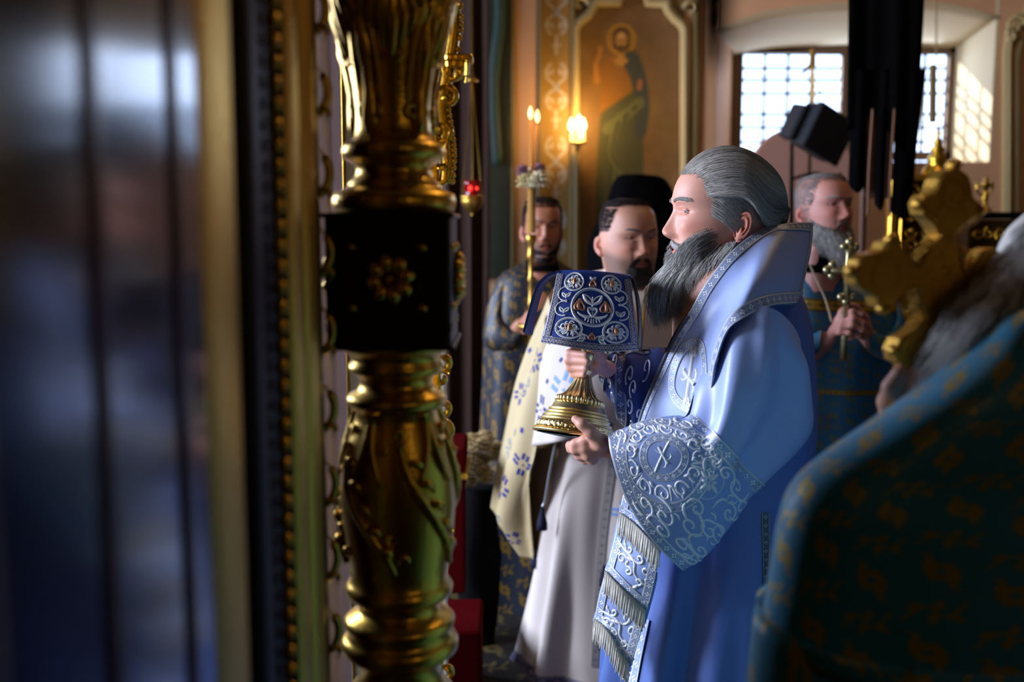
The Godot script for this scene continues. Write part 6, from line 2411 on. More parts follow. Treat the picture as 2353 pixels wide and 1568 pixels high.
	for q in [[V(0.1017, 0.6785, -3.26), 0.075, 0.016], [V(0.078, 0.5034, -3.36), 0.065, 0.014], [V(0.3057, 0.4999, -3.2), 0.07, 0.014], [V(0.3024, 0.2665, -3.2), 0.055, 0.014]]:
		var ta := Sh.new()
		ta.lathe([Vector2(0.003, 0), Vector2(q[2] * 0.5, -0.008), Vector2(q[2] * 0.45, -0.016), Vector2(q[2] * 0.8, -0.03), Vector2(q[2] * 1.1, -q[1] * 0.7), Vector2(q[2] * 1.15, -q[1]), Vector2(0.003, -q[1])], 12, q[0])
		obj("tassel", ta, paint(rgb(16, 18, 52), 0.8), t)
	for q in [[1285.0, 3.38], [1400.0, 3.36]]:
		var sx: float = (q[0] - 1176.5) / 2288.0 * q[1]
		var sho := Sh.new()
		sho.tube(smooth3([V(sx, 0.052, -q[1] - 0.08), V(sx, 0.056, -q[1]), V(sx - 0.03, 0.044, -q[1] + 0.10), V(sx - 0.05, 0.036, -q[1] + 0.18)]), [0.03, 0.044, 0.045, 0.043, 0.036, 0.02], 12, 0.85, Vector3.UP)
		obj("shoe", sho, M.black, t)
	# pectoral chain
	var ch := Sh.new()
	ch.tube(smooth3([V(0.3148, 1.4654, -3.3), V(0.3432, 1.396, -3.22), V(0.3715, 1.3187, -3.14), V(0.3883, 1.2552, -3.09), V(0.3983, 1.2264, -3.08)]), [0.004], 6)
	ch.tube(smooth3([V(0.4461, 1.4482, -3.3), V(0.4256, 1.3709, -3.18), V(0.4106, 1.2931, -3.12), V(0.3996, 1.2264, -3.08)]), [0.004], 6)
	ch.ball(V(0.4, 1.2017, -3.08), V(0.014, 0.022, 0.006))
	obj("pectoral_chain", ch, M.gold_dull, t)


func young_priest() -> void:
	var t := thing("person", "person with dark hair and short beard in blue and gold brocade behind the tall candle", "person", V(0.11, 0, -4.15))
	var look := Basis(V(0, 1, 0), 0.10)
	var xf := Transform3D(look.scaled(V(0.97, 1.0, 1.0)), V(0.1243, 1.6164, -4.12))
	var body := Sh.new()
	head(body, xf, lin(160, 104, 76), {"rows": 110, "cols": 72, "wide": 0.98, "stubble": lin(60, 42, 34), "scalp": lin(30, 22, 18), "iris": Color(0.03, 0.02, 0.015), "gaze": Vector3(-0.1, -0.1, 1)})
	body.tint = lin(160, 104, 76)
	var trunk := Flesh.new()
	trunk.bone(V(0.1076, 1.291, -4.2), V(0.0999, 0.7292, -4.2), 0.15, 0.16)
	trunk.bone(V(0.0999, 0.7292, -4.2), V(0.1012, 0.2477, -4.2), 0.15, 0.12)
	trunk.chain([V(-0.0119, 1.3646, -4.2), V(-0.0484, 1.1117, -4.15), V(0.0416, 1.2245, -4.03)], [0.06, 0.05, 0.03])
	trunk.chain([V(0.2268, 1.3646, -4.2), V(0.2439, 1.1117, -4.15), V(0.1213, 1.1978, -4.03)], [0.06, 0.05, 0.03])
	trunk.skin(body, 0.02, 0.008)
	for s: float in [-1.0, 1.0]:
		var fl := hand_flesh(V(0.074, 1.2162, -4.06) + V(s * 0.05, -0.02, 0), V(0.0734, 1.2298, -4.03) + V(s * 0.022, 0, 0),
			[[V(0.0729, 1.2468, -4) + V(s * 0.022, 0, 0), V(0.0722, 1.2536, -3.965) + V(s * 0.012, 0, 0), V(0.072, 1.251, -3.955) - V(s * 0.012, 0, 0)],
			[V(0.0729, 1.2292, -4) + V(s * 0.024, 0, 0), V(0.0722, 1.2345, -3.963) + V(s * 0.013, 0, 0), V(0.0721, 1.2336, -3.955) - V(s * 0.012, 0, 0)],
			[V(0.0729, 1.2115, -4) + V(s * 0.024, 0, 0), V(0.0723, 1.2169, -3.965) + V(s * 0.013, 0, 0), V(0.0721, 1.2159, -3.957) - V(s * 0.010, 0, 0)],
			[V(0.073, 1.1956, -4) + V(s * 0.022, 0, 0), V(0.0724, 1.2006, -3.97) + V(s * 0.012, 0, 0), V(0.0723, 1.1997, -3.962) - V(s * 0.006, 0, 0)]],
			[V(0.0731, 1.2353, -4.01) + V(s * 0.012, 0, 0), V(0.0726, 1.2583, -3.99) + V(s * 0.012, 0, 0), V(0.0723, 1.2706, -3.97) + V(s * 0.008, 0, 0), V(0.0721, 1.275, -3.96)])
		fl.skin(body, 0.005, 0.0035)
	obj("body", body, M.skin, t)
	stuff(obj("hair", short_hair(xf, Color(0.014, 0.010, 0.008), 7000, 0.084, -0.05, 0.012, 0.0013), M.hair, t))
	brows(t, xf, Color(0.012, 0.010, 0.008), 90, 0.0010, M.hair)
	var go := Sh.new()
	for i in 1500:
		var a := rng.randf_range(-1.35, 1.35)
		var y := lerpf(-0.105, -0.02, pow(absf(a) / 1.35, 1.6)) + rng.randf_range(-0.030, 0.0)
		if y < -0.135:
			y = -0.135
		var p := PackedVector3Array()
		for j in 4:
			p.append(xf * Vector3(sin(a) * (table(SKULL, y, 3) + 0.002 + 0.001 * j), y - 0.006 * j, cos(a) * (table(SKULL, y, 1) + 0.002 + 0.001 * j)))
		go.tint = Color(0.014, 0.010, 0.008)
		go.strand(p, 0.0016)
	for i in 260:
		var side := rng.randf_range(-1.0, 1.0)
		var p := PackedVector3Array()
		for j in 4:
			var f := j / 3.0
			var x := side * 0.010 + signf(side) * f * 0.018
			var y := -0.069 - 0.012 * f * f
			p.append(xf * Vector3(x, y, table(SKULL, y, 1) * pow(1.0 - pow(x / 0.085, 2.0), 0.5) + 0.005))
		go.strand(p, 0.0014)
	stuff(obj("beard", go, M.hair, t))
	var br := brocade_material(rgb(16, 24, 38), rgb(112, 86, 26), 0.3, 3)
	var robe := Patch.new([
		ring(V(0.0522, 1.4745, -4.2), V(0.2088, 1.4738, -4.22), 0.07), ring(V(-0.0578, 1.4013, -4.2), V(0.2829, 1.4003, -4.22), 0.13), ring(V(-0.1079, 1.217, -4.2), V(0.3122, 1.2151, -4.22), 0.17),
		ring(V(-0.1236, 0.9183, -4.2), V(0.324, 0.915, -4.22), 0.18), ring(V(-0.1538, 0.345, -4.2), V(0.3575, 0.3389, -4.22), 0.20), ring(V(-0.1744, -0.0234, -4.2), V(0.3801, -0.0312, -4.22), 0.21)], true, func(u, v): return 0.012 * sin(u * TAU * 7.0 + v * 3.0) * v)
	var rs := Sh.new()
	robe.fill(rs, 70, 50, Vector2(5.0, 5.0))
	obj("robe", rs, br, t)
	var sl := Patch.new([
		[V(-0.0207, 1.3875, -4.12), V(-0.0929, 1.3153, -4.12), V(-0.1041, 1.254, -4.2), V(-0.0121, 1.305, -4.26)],
		[V(-0.0472, 1.2484, -4.06), V(-0.1009, 1.1587, -4.06), V(-0.1121, 1.1313, -4.14), V(-0.0395, 1.1821, -4.18)],
		[V(0.0151, 1.1978, -4.03), V(-0.0115, 1.1264, -4.03), V(-0.0027, 1.0905, -4.1), V(0.0335, 1.1519, -4.12)],
		[V(0.0522, 1.2298, -4.03), V(0.0486, 1.1917, -4.02), V(0.0528, 1.1792, -4.07), V(0.0564, 1.2142, -4.08)]], true)
	var s1 := Sh.new()
	sl.fill(s1, 24, 24, Vector2(1.5, 1.5))
	obj("sleeve", s1, br, t)
	var co := Sh.new()
	co.lathe([Vector2(0.075, -0.02), Vector2(0.066, 0.01), Vector2(0.062, 0.045), Vector2(0.058, 0.045), Vector2(0.058, 0.0)], 24, V(0.1255, 1.455, -4.14))
	obj("collar", co, M.black_cloth, t)


func candle_stand() -> void:
	# a tall gilt candlestick with two thin crossed tapers, flowers, and a thick candle under them
	var t := thing("candlestick", "tall thin gilt candlestick with flowers and two burning tapers held before the brocade robe", "candlestick", V(0.0722, 1.2051, -3.96))
	var wax := Sh.new()
	wax.tube(PackedVector3Array([V(0.0766, 1.5926, -3.96), V(0.0779, 1.773, -3.96)]), [0.017, 0.016], 14)
	obj("candle", wax, M.wax, t)
	for q in [[V(0.0778, 1.79, -3.96), V(0.0722, 2.0284, -3.96)], [V(0.0848, 1.7902, -3.965), V(0.0996, 2.0156, -3.965)]]:
		var ta := Sh.new()
		ta.tube(PackedVector3Array([q[0], q[1]]), [0.0075, 0.006], 8)
		obj("taper", ta, M.wax, t)
		var top: Vector3 = q[1]
		var fl := Sh.new()
		fl.lathe([Vector2(0.001, 0.0), Vector2(0.006, 0.008), Vector2(0.0095, 0.02), Vector2(0.008, 0.032), Vector2(0.004, 0.044), Vector2(0.0008, 0.052)], 12, top + V(0, 0.006, 0))
		var fm := paint(rgb(255, 220, 150), 0.5)
		fm.emission_enabled = true
		fm.emission = rgb(255, 196, 110)
		fm.emission_energy_multiplier = 5.0
		var f := obj("flame", fl, fm, t)
		var wk := Sh.new()
		wk.tube(PackedVector3Array([top - V(0, 0.002, 0), top + V(0.001, 0.012, 0)]), [0.001], 5)
		obj("wick", wk, M.black, t)
		glow_lamp(top + V(0, 0.028, 0), rgb(255, 170, 84), 0.018, 0.012, t)
	var st := Sh.new()
	st.lathe([Vector2(0.010, -0.40), Vector2(0.016, -0.38), Vector2(0.010, -0.36), Vector2(0.009, -0.10), Vector2(0.014, -0.08), Vector2(0.05, -0.052), Vector2(0.056, -0.04), Vector2(0.05, -0.036), Vector2(0.016, -0.04), Vector2(0.010, -0.02), Vector2(0.009, 0.03), Vector2(0.015, 0.045), Vector2(0.010, 0.06), Vector2(0.009, 0.13), Vector2(0.015, 0.145), Vector2(0.009, 0.16), Vector2(0.010, 0.22), Vector2(0.018, 0.235), Vector2(0.012, 0.25), Vector2(0.013, 0.28), Vector2(0.021, 0.295), Vector2(0.021, 0.315), Vector2(0.017, 0.32)], 20, V(0.0756, 1.268, -3.96) + V(0, 0.0, 0))
	obj("shaft", st, M.gold_dull, t)
	var gs := Sh.new()
	for i in 14:
		var a := i * 2.4
		gs.tint = Color(0.03, 0.06, 0.02)
		gs.tube(smooth3([V(0.0779, 1.7629, -3.96), V(0.0779, 1.7815, -3.96) + V(cos(a) * 0.02, 0, sin(a) * 0.02), V(0.0778, 1.8069, -3.96) + V(cos(a) * 0.045, 0.01 * sin(i * 3.0), sin(a) * 0.045)]), [0.003, 0.004, 0.002], 5)
	obj("stems", gs, tinted(0.7), t)
	for q in [[V(0.1041, 1.7983, -3.92), 0.052, lin(214, 206, 170)], [V(0.0533, 1.7949, -3.92), 0.044, lin(190, 176, 120)], [V(0.0816, 1.8214, -3.98), 0.044, lin(206, 196, 160)], [V(0.0432, 1.8356, -3.93), 0.032, lin(120, 78, 100)], [V(0.1082, 1.8434, -3.95), 0.032, lin(120, 84, 100)], [V(0.0834, 1.7874, -3.9), 0.036, lin(210, 200, 160)]]:
		obj("flower", blossom(q[0], q[1], q[2]), tinted(0.7), t)


func blossom(at: Vector3, r: float, color: Color) -> Sh:
	# a chrysanthemum: rings of narrow petals
	var sh := Sh.new()
	for k in 5:
		var n := 16 - k * 2
		for i in n:
			var a := TAU * i / n + k * 0.4
			var e := -0.55 + k * 0.52
			var d := V(cos(a) * cos(e), sin(e), sin(a) * cos(e))
			sh.tint = color.darkened(rng.randf() * 0.3)
			sh.tube(PackedVector3Array([at, at + d * r * 0.5 + V(0, r * 0.06, 0), at + d * r * (1.0 - k * 0.06)]), [r * 0.05, r * 0.14, r * 0.03], 5)
	return sh


func veiled_person() -> void:
	# a person in a black hat and veil, turned away, behind the white vestments
	var t := thing("person", "person turned away in a black hat and long black veil behind white vestments", "person", V(0.62, 0, -4.75))
	var body := Sh.new()
	var xf := Transform3D(Basis(V(0, 1, 0), 2.6), V(0.6053, 1.62, -4.75))
	head(body, xf, lin(150, 110, 90), {"rows": 70, "cols": 48})
	body.tint = lin(150, 110, 90)
	var trunk := Flesh.new()
	trunk.bone(V(0.6102, 1.2896, -4.75), V(0.6201, 0.6125, -4.75), 0.17, 0.17)
	trunk.bone(V(0.6201, 0.6125, -4.75), V(0.6249, 0.2875, -4.75), 0.15, 0.12)
	trunk.skin(body, 0.025, 0.008)
	obj("body", body, M.skin, t)
	var hat := Sh.new()
	hat.lathe([Vector2(0.092, -0.02), Vector2(0.094, 0.04), Vector2(0.098, 0.10), Vector2(0.10, 0.115), Vector2(0.094, 0.125), Vector2(0.02, 0.128)], 32, V(0.604, 1.7059, -4.75))
	obj("hat", hat, M.black_cloth, t)
	var veil := Patch.new([
		ring(V(0.5694, 1.8628, -4.72), V(0.6261, 1.8659, -4.78), 0.02), ring(V(0.4881, 1.8467, -4.72), V(0.7298, 1.8374, -4.78), 0.11), ring(V(0.4405, 1.7215, -4.72), V(0.7985, 1.7023, -4.78), 0.13), ring(V(0.3604, 1.5384, -4.72), V(0.8603, 1.5167, -4.78), 0.17),
		ring(V(0.3562, 1.3753, -4.7), V(0.8988, 1.3491, -4.8), 0.19), ring(V(0.3177, 1.0444, -4.7), V(0.9479, 1.0321, -4.8), 0.21), ring(V(0.2824, 0.128, -4.7), V(1.0014, 0.0962, -4.8), 0.23), ring(V(0.2833, -0.0075, -4.7), V(1.0046, -0.0422, -4.8), 0.235)], true, func(u, v): return 0.012 * sin(u * TAU * 9.0) * smoothstep(0.2, 0.6, v))
	var vs := Sh.new()
	veil.fill(vs, 80, 50)
	obj("veil", vs, M.black_sheen, t)


func old_man() -> void:
	var t := thing("person", "person with white beard in blue brocade holding a small pale cross in both hands", "person", V(1.13, 0, -3.6))
	var look := Basis(V(0, 1, 0), 0.38) * Basis(V(1, 0, 0), -0.12)
	var xf := Transform3D(look.scaled(V(1.02, 1.0, 1.0)), V(1.116, 1.6851, -3.6))
	var body := Sh.new()
	head(body, xf, lin(200, 138, 122), {"rows": 120, "cols": 80, "wide": 1.02, "scalp": lin(150, 120, 112), "gaze": Vector3(0.0, 0.12, 1), "iris": Color(0.06, 0.06, 0.06)})
	body.tint = lin(200, 138, 122)
	var trunk := Flesh.new()
	trunk.bone(V(1.1814, 1.364, -3.68), V(1.217, 0.8395, -3.68), 0.15, 0.17)
	trunk.bone(V(1.217, 0.8395, -3.68), V(1.2391, 0.2458, -3.68), 0.16, 0.12)
	trunk.chain([V(1.0686, 1.364, -3.68), V(1.0592, 1.1284, -3.62), V(1.0884, 1.2314, -3.42)], [0.06, 0.05, 0.032])
	trunk.chain([V(1.3431, 1.3479, -3.68), V(1.3944, 1.1284, -3.62), V(1.2382, 1.2368, -3.44)], [0.06, 0.05, 0.032])
	trunk.skin(body, 0.018, 0.008)
	var right := hand_flesh(V(1.096, 1.2284, -3.42), V(1.108, 1.2788, -3.37),
		[[V(1.1205, 1.3168, -3.345), V(1.1376, 1.3366, -3.32), V(1.17, 1.3278, -3.32), V(1.1983, 1.3084, -3.34)],
		[V(1.1147, 1.303, -3.335), V(1.138, 1.3141, -3.31), V(1.1752, 1.299, -3.315), V(1.2005, 1.2824, -3.335)],
		[V(1.1079, 1.2858, -3.33), V(1.1343, 1.2913, -3.305), V(1.1715, 1.2761, -3.31), V(1.1967, 1.2593, -3.33)],
		[V(1.1028, 1.2652, -3.33), V(1.1283, 1.2644, -3.31), V(1.1625, 1.2522, -3.315), V(1.1857, 1.2417, -3.33)]],
		[V(1.1084, 1.3006, -3.36), V(1.1157, 1.3311, -3.35), V(1.1339, 1.3491, -3.345), V(1.1543, 1.3521, -3.345)])
	right.skin(body, 0.0042, 0.0034)
	var left := hand_flesh(V(1.2436, 1.217, -3.44), V(1.2114, 1.2768, -3.39),
		[[V(1.2034, 1.3136, -3.38), V(1.1725, 1.3323, -3.37), V(1.145, 1.323, -3.375), V(1.1371, 1.3072, -3.385)],
		[V(1.2036, 1.2937, -3.37), V(1.1761, 1.3036, -3.36), V(1.1486, 1.2942, -3.365), V(1.1423, 1.2808, -3.38)],
		[V(1.2045, 1.2729, -3.37), V(1.1754, 1.2774, -3.355), V(1.1509, 1.268, -3.36), V(1.1462, 1.2569, -3.38)],
		[V(1.2089, 1.2509, -3.38), V(1.1782, 1.2502, -3.36), V(1.1565, 1.2436, -3.365), V(1.15, 1.236, -3.38)]],
		[V(1.2016, 1.2977, -3.39), V(1.185, 1.3285, -3.38), V(1.1707, 1.3467, -3.375), V(1.1569, 1.353, -3.37)])
	left.skin(body, 0.0042, 0.0034)
	obj("body", body, M.skin, t)
	brows(t, xf, Color(0.34, 0.30, 0.28), 110, 0.0010, M.hair)
	stuff(obj("hair", short_hair(xf, Color(0.36, 0.33, 0.31), 6000, 0.088, -0.07, 0.016, 0.0009), M.grey_hair, t))
	# white beard
	var bd := Sh.new()
	for i in 3600:
		var a := rng.randf_range(-1.45, 1.45)
		var y := lerpf(-0.095, -0.035, pow(absf(a) / 1.45, 1.5)) + rng.randf_range(-0.045, 0.0)
		y = maxf(y, -0.135)
		var p := PackedVector3Array()
		var long := rng.randf_range(0.05, 0.135) * (1.0 - 0.35 * absf(a) / 1.45)
		for j in 7:
			var f := j / 6.0
			var puff := 0.018 * sin(f * 2.2)
			p.append(xf * Vector3(sin(a) * (table(SKULL, y, 3) * (1.0 - 0.35 * f) + puff) + 0.002 * sin(f * 9.0 + i), y - long * f, cos(a) * (table(SKULL, y, 1) + puff) + 0.012 * f))
		var g := rng.randf_range(0.26, 0.62)
		bd.tint = Color(g, g * 0.95, g * 0.88)
		bd.strand(p, 0.0012)
	for i in 500:
		var side := rng.randf_range(-1.0, 1.0)
		var p := PackedVector3Array()
		for j in 6:
			var f := j / 5.0
			var x := side * 0.012 + signf(side) * f * 0.026
			var y := -0.067 - 0.026 * f * f
			p.append(xf * Vector3(x, y, table(SKULL, y, 1) * pow(1.0 - pow(x / 0.085, 2.0), 0.5) + 0.006))
		var g := rng.randf_range(0.22, 0.5)
		bd.tint = Color(g, g * 0.94, g * 0.87)
		bd.strand(p, 0.0011)
	stuff(obj("beard", bd, M.grey_hair, t))
	var br := brocade_material(rgb(30, 104, 146), rgb(108, 112, 76), 0.25, 7)
	var robe := Patch.new([
		ring(V(1.0751, 1.4773, -3.66), V(1.2647, 1.4661, -3.7), 0.10), ring(V(0.9978, 1.3974, -3.66), V(1.3976, 1.3788, -3.7), 0.16), ring(V(0.9899, 1.2365, -3.66), V(1.4397, 1.2324, -3.7), 0.19),
		ring(V(1.0018, 1.0086, -3.66), V(1.4467, 1.0019, -3.7), 0.20), ring(V(1.0039, 0.6772, -3.66), V(1.478, 0.6669, -3.7), 0.21), ring(V(1.0095, -0.0501, -3.66), V(1.5448, -0.0683, -3.7), 0.23)], true, func(u, v): return 0.010 * sin(u * TAU * 8.0 + v * 3.0) * v)
	var rs := Sh.new()
	robe.fill(rs, 80, 60, Vector2(7.0, 8.0))
	obj("robe", rs, br, t)
	var yellow := trim_material(rgb(176, 136, 36), rgb(70, 56, 40))
	for q in [[0.275, 0.045], [0.58, 0.018]]:
		var bs := Sh.new()
		robe.ribbon(bs, along(Vector2(0.0, q[0]), Vector2(1.0, q[0]), 60), q[1], 0.005)
		obj("gold_band", bs, yellow, t)
	for s: float in [-1.0, 1.0]:
		var arm := Patch.new([
			[V(1.1782, 1.4011, -3.6), V(1.1674, 1.3411, -3.56), V(1.2014, 1.3011, -3.66), V(1.2252, 1.3598, -3.74)], [V(1.1632, 1.2804, -3.54), V(1.1601, 1.1889, -3.52), V(1.1877, 1.1471, -3.6), V(1.2044, 1.2204, -3.66)],
			[V(1.132, 1.2444, -3.44), V(1.1322, 1.1542, -3.43), V(1.1625, 1.1263, -3.52), V(1.1727, 1.1998, -3.56)], [V(1.1183, 1.2638, -3.4), V(1.1173, 1.2048, -3.39), V(1.1374, 1.1883, -3.45), V(1.1419, 1.2411, -3.47)]], true)
		var out := [0.14, 0.17, 0.11, 0.055] if s < 0 else [0.14, 0.16, 0.12, 0.055]
		var lean := 0.0 if s < 0 else 0.05
		for i in 4:
			for j in 4:
				arm.rows[i][j] += V(s * (out[i] + (0.04 if j == 1 or j == 2 else 0.0) * (1.0 if i < 3 else 0.2)) + lean, 0, 0)
		var as_ := Sh.new()
		arm.fill(as_, 30, 30, Vector2(1.5, 1.5))
		obj("sleeve", as_, br, t)
	var co := Sh.new()
	co.lathe([Vector2(0.10, -0.03), Vector2(0.088, 0.01), Vector2(0.08, 0.06), Vector2(0.072, 0.06), Vector2(0.07, 0.0)], 24, V(1.1342, 1.4853, -3.615))
	obj("collar", co, M.black_cloth, t)
	var cd := Sh.new()
	cd.tube(smooth3([V(1.0584, 1.482, -3.54), V(1.0668, 1.4242, -3.47), V(1.0868, 1.3656, -3.44), V(1.0913, 1.2957, -3.38)]), [0.004], 6)
	obj("cord", cd, paint(rgb(170, 150, 120), 0.7), t)
	# woven cross badges on the skirt
	var bc := Sh.new()
	for q in [[0.17, 0.66], [0.31, 0.62], [0.22, 0.50], [0.2, 0.82]]:
		block_cross(robe, bc, Vector2(q[0], q[1]), 0.032, PI * 0.25)
	stuff(obj("badges", bc, paint(rgb(120, 96, 60), 0.5), t))
	# the small cross
	var c := thing("hand_cross", "small pale trefoil cross held upright in both hands by white-bearded person", "cross", V(1.141, 1.3005, -3.33))
	var m := paint(rgb(196, 186, 140), 0.3, 0.9)
	var up: Vector3 = ((V(1.138, 1.5624, -3.33) as Vector3) - (V(1.1325, 1.3299, -3.33) as Vector3)).normalized()
	var ax := up.cross(V(0, 0, 1)).normalized()
	var mid: Vector3 = V(1.1241, 1.4728, -3.33)
	var cs := Sh.new()
	var b := Basis(ax, up, ax.cross(up))
	for d in [[V(0, 1, 0), 0.085], [V(0, -1, 0), 0.095], [V(1, 0, 0), 0.06], [V(-1, 0, 0), 0.06]]:
		var e: Vector3 = b * (d[0] as Vector3)
		var far: Vector3 = mid + e * (d[1] as float)
		cs.tube(PackedVector3Array([mid, far]), [0.010, 0.012], 8)
		cs.ball(far + e * 0.010, V(0.016, 0.016, 0.011), b)
		for k: float in [-1.0, 1.0]:
			cs.ball(far + e.cross(b.z) * k * 0.019 - e * 0.006, V(0.014, 0.014, 0.010), b)
	cs.ball(mid, V(0.022, 0.022, 0.009), b)
	obj("cross_body", cs, m, c)
	var ro := Sh.new()
	ro.tube(PackedVector3Array([mid - b.y * 0.09, mid - b.y * 0.22, mid - b.y * 0.30]), [0.009, 0.011, 0.012], 10)
	obj("handle", ro, m, c)


func right_background() -> void:
	# gilt icon stand behind the white-bearded man
	var k := thing("icon_stand", "gilt carved icon stand with finial behind the large gold cross", "icon stand", V(1.8644, 1.62, -4.6) * V(1, 0, 1))
	var fr := Sh.new()
	var a: Vector3 = V(1.7389, 1.841, -4.6)
	var b: Vector3 = V(2.0103, 1.1787, -4.6)
	for x in [a.x, b.x]:
		fr.box(V(x, (a.y + b.y) * 0.5 - 0.1, -4.6), V(0.035, a.y - b.y + 0.2, 0.05), Basis.IDENTITY, 0.008)
	fr.box(V((a.x + b.x) * 0.5, a.y, -4.6), V(b.x - a.x + 0.05, 0.028, 0.06), Basis.IDENTITY, 0.008)
	obj("frame", fr, M.gilding_soft, k, true)
	var inner := Sh.new()
	inner.box(V(a.x + 0.04, (a.y + b.y) * 0.5, -4.59), V(0.014, a.y - b.y, 0.03), Basis.IDENTITY, 0.004)
	inner.box(V(b.x - 0.04, (a.y + b.y) * 0.5, -4.59), V(0.014, a.y - b.y, 0.03), Basis.IDENTITY, 0.004)
	obj("inner_frame", inner, M.gilding, k, true)
	var bk := Sh.new()
	bk.box(V((a.x + b.x) * 0.5, (a.y + b.y) * 0.5, -4.64), V(b.x - a.x, a.y - b.y, 0.03), Basis.IDENTITY, 0.004)
	obj("back_panel", bk, paint(rgb(60, 44, 14), 0.4, 0.6), k, true)
	var r := RandomNumberGenerator.new()
	r.seed = 9
	for i in 10:
		var y := lerpf(a.y - 0.06, b.y + 0.04, i / 9.0)
		for s: float in [-1.0, 1.0]:
			var sc := Sh.new()
			var path := PackedVector3Array()
			for p in curl(Vector2(s * 0.045, 0), 0.034, PI if s > 0 else 0.0, (0.9 if i % 2 else -0.9) * s, 14):
				path.append(V((a.x + b.x) * 0.5 + p.x, y + p.y, -4.61 + 0.01 * r.randf()))
			sc.tube(path, [0.006, 0.010, 0.008, 0.014], 7)
			obj("carved_leaf", sc, M.gilding, k)
	var fi := Sh.new()
	fi.lathe([Vector2(0.05, 0.0), Vector2(0.055, 0.02), Vector2(0.03, 0.035), Vector2(0.036, 0.06), Vector2(0.04, 0.075), Vector2(0.022, 0.095), Vector2(0.028, 0.115), Vector2(0.014, 0.135), Vector2(0.018, 0.15), Vector2(0.008, 0.17), Vector2(0.011, 0.185), Vector2(0.003, 0.22)], 16, V(1.9369, 1.8528, -4.6), Vector3.UP, 8, 0.12, 0.0, 0.14)
	obj("finial", fi, M.gilding, k)
	for s: float in [-1.0, 1.0]:
		var le := Sh.new()
		le.tube(smooth3([V(1.8534, 1.8567, -4.6) + V(s * 0.02, 0, 0), V(1.8526, 1.8724, -4.6) + V(s * 0.05, 0.02, 0), V(1.8515, 1.8958, -4.6) + V(s * 0.085, 0.04, 0)]), [0.012, 0.016, 0.004], 8, 0.5)
		obj("crest_leaf", le, M.gilding, k)
	var leg := Sh.new()
	leg.box(V((a.x + b.x) * 0.5, (b.y - 0.1) * 0.5, -4.62), V(b.x - a.x + 0.04, b.y - 0.1, 0.16), Basis.IDENTITY, 0.01)
	obj("plinth", leg, M.dark_wood, k, true)
	# black-topped table with a gilt carved frieze
	var tb := thing("altar_table", "black topped table with gilt carved frieze right of the icon stand", "table", V(2.3264, 1.62, -4.9) * V(1, 0, 1))
	var l: Vector3 = V(2.1154, 1.6707, -4.9)
	var w := 0.52
	var top := Sh.new()
	top.box(V(l.x + w * 0.5, l.y, -4.9), V(w, 0.03, 0.5), Basis.IDENTITY, 0.008)
	obj("top", top, M.black, tb, true)
	var fz := Sh.new()
	fz.box(V(l.x + w * 0.5, l.y - 0.09, -4.88), V(w - 0.02, 0.14, 0.44), Basis.IDENTITY, 0.006)
	obj("frieze", fz, paint(rgb(74, 56, 16), 0.4, 0.7), tb, true)
	for i in 9:
		var sc := Sh.new()
		var path := PackedVector3Array()
		for p in curl(Vector2.ZERO, 0.030, i * 2.0, 1.0 if i % 2 else -1.0, 14):
			path.append(V(l.x + 0.05 + i * 0.055 + p.x, l.y - 0.085 + p.y, -4.655))
		sc.tube(path, [0.005, 0.007, 0.009], 7)
		obj("carved_scroll", sc, M.gilding, tb)
	var bd := Sh.new()
	bd.box(V(l.x + w * 0.5, (l.y - 0.16) * 0.5, -4.9), V(w - 0.04, l.y - 0.16, 0.42), Basis.IDENTITY, 0.006)
	obj("body", bd, M.dark_wood, tb, true)
	# gilt candelabrum standing on it
	var ca := thing("candelabrum", "small gilt candlestick standing on the black topped table", "candlestick", V(2.2843, 1.6868, -4.85))
	var cs := Sh.new()
	cs.lathe([Vector2(0.034, 0.0), Vector2(0.036, 0.008), Vector2(0.014, 0.02), Vector2(0.010, 0.05), Vector2(0.018, 0.065), Vector2(0.009, 0.08), Vector2(0.010, 0.11), Vector2(0.026, 0.125), Vector2(0.028, 0.133), Vector2(0.009, 0.14), Vector2(0.012, 0.16)], 18, V(2.2841, 1.691, -4.85))
	obj("stem", cs, M.gilding, ca)
	for s: float in [-1.0, 1.0]:
		var br := Sh.new()
		br.tube(smooth3([V(2.28, 1.7659, -4.85), V(2.2795, 1.7742, -4.85) + V(s * 0.02, 0, 0), V(2.2786, 1.7908, -4.85) + V(s * 0.036, 0, 0), V(2.2772, 1.8178, -4.85) + V(s * 0.036, 0, 0)]), [0.005, 0.005, 0.007], 7)
		br.ball(V(2.2768, 1.824, -4.85) + V(s * 0.036, 0, 0), V(0.010, 0.007, 0.010))
		obj("branch", br, M.gilding, ca)
	# softbox lamp on its stand, turned off
	var so := thing("studio_lamp", "unlit dark softbox on a thin black stand in front of the window", "studio lamp", V(1.4529, 1.62, -5.2) * V(1, 0, 1))
	var bx := Basis(V(0, 0, 1), -0.42) * Basis(V(0, 1, 0), 0.5)
	var mid: Vector3 = V(1.585, 2.0949, -5.2)
	var sb := Sh.new()
	sb.box(mid, V(0.26, 0.22, 0.12), bx, 0.012)
	obj("hood", sb, M.softbox, so, true)
	var sf := Sh.new()
	sf.box(mid + bx * V(0.0, 0.0, 0.06), V(0.28, 0.24, 0.03), bx, 0.008)
	obj("front_rim", sf, M.softbox, so, true)
	var sh := Sh.new()
	sh.box(mid + bx * V(-0.14, -0.01, -0.05), V(0.07, 0.18, 0.10), bx, 0.01)
	obj("housing", sh, M.softbox, so, true)
	var ps := Sh.new()
	ps.tube(PackedVector3Array([V(1.4639, 2.1081, -5.2), V(1.4393, 2.0422, -5.2), V(1.4506, 1.62, -5.2), V((1819 - 1176.5) / 2288.0 * 5.2, 0.12, -5.2)]), [0.009, 0.009, 0.012, 0.014], 10)
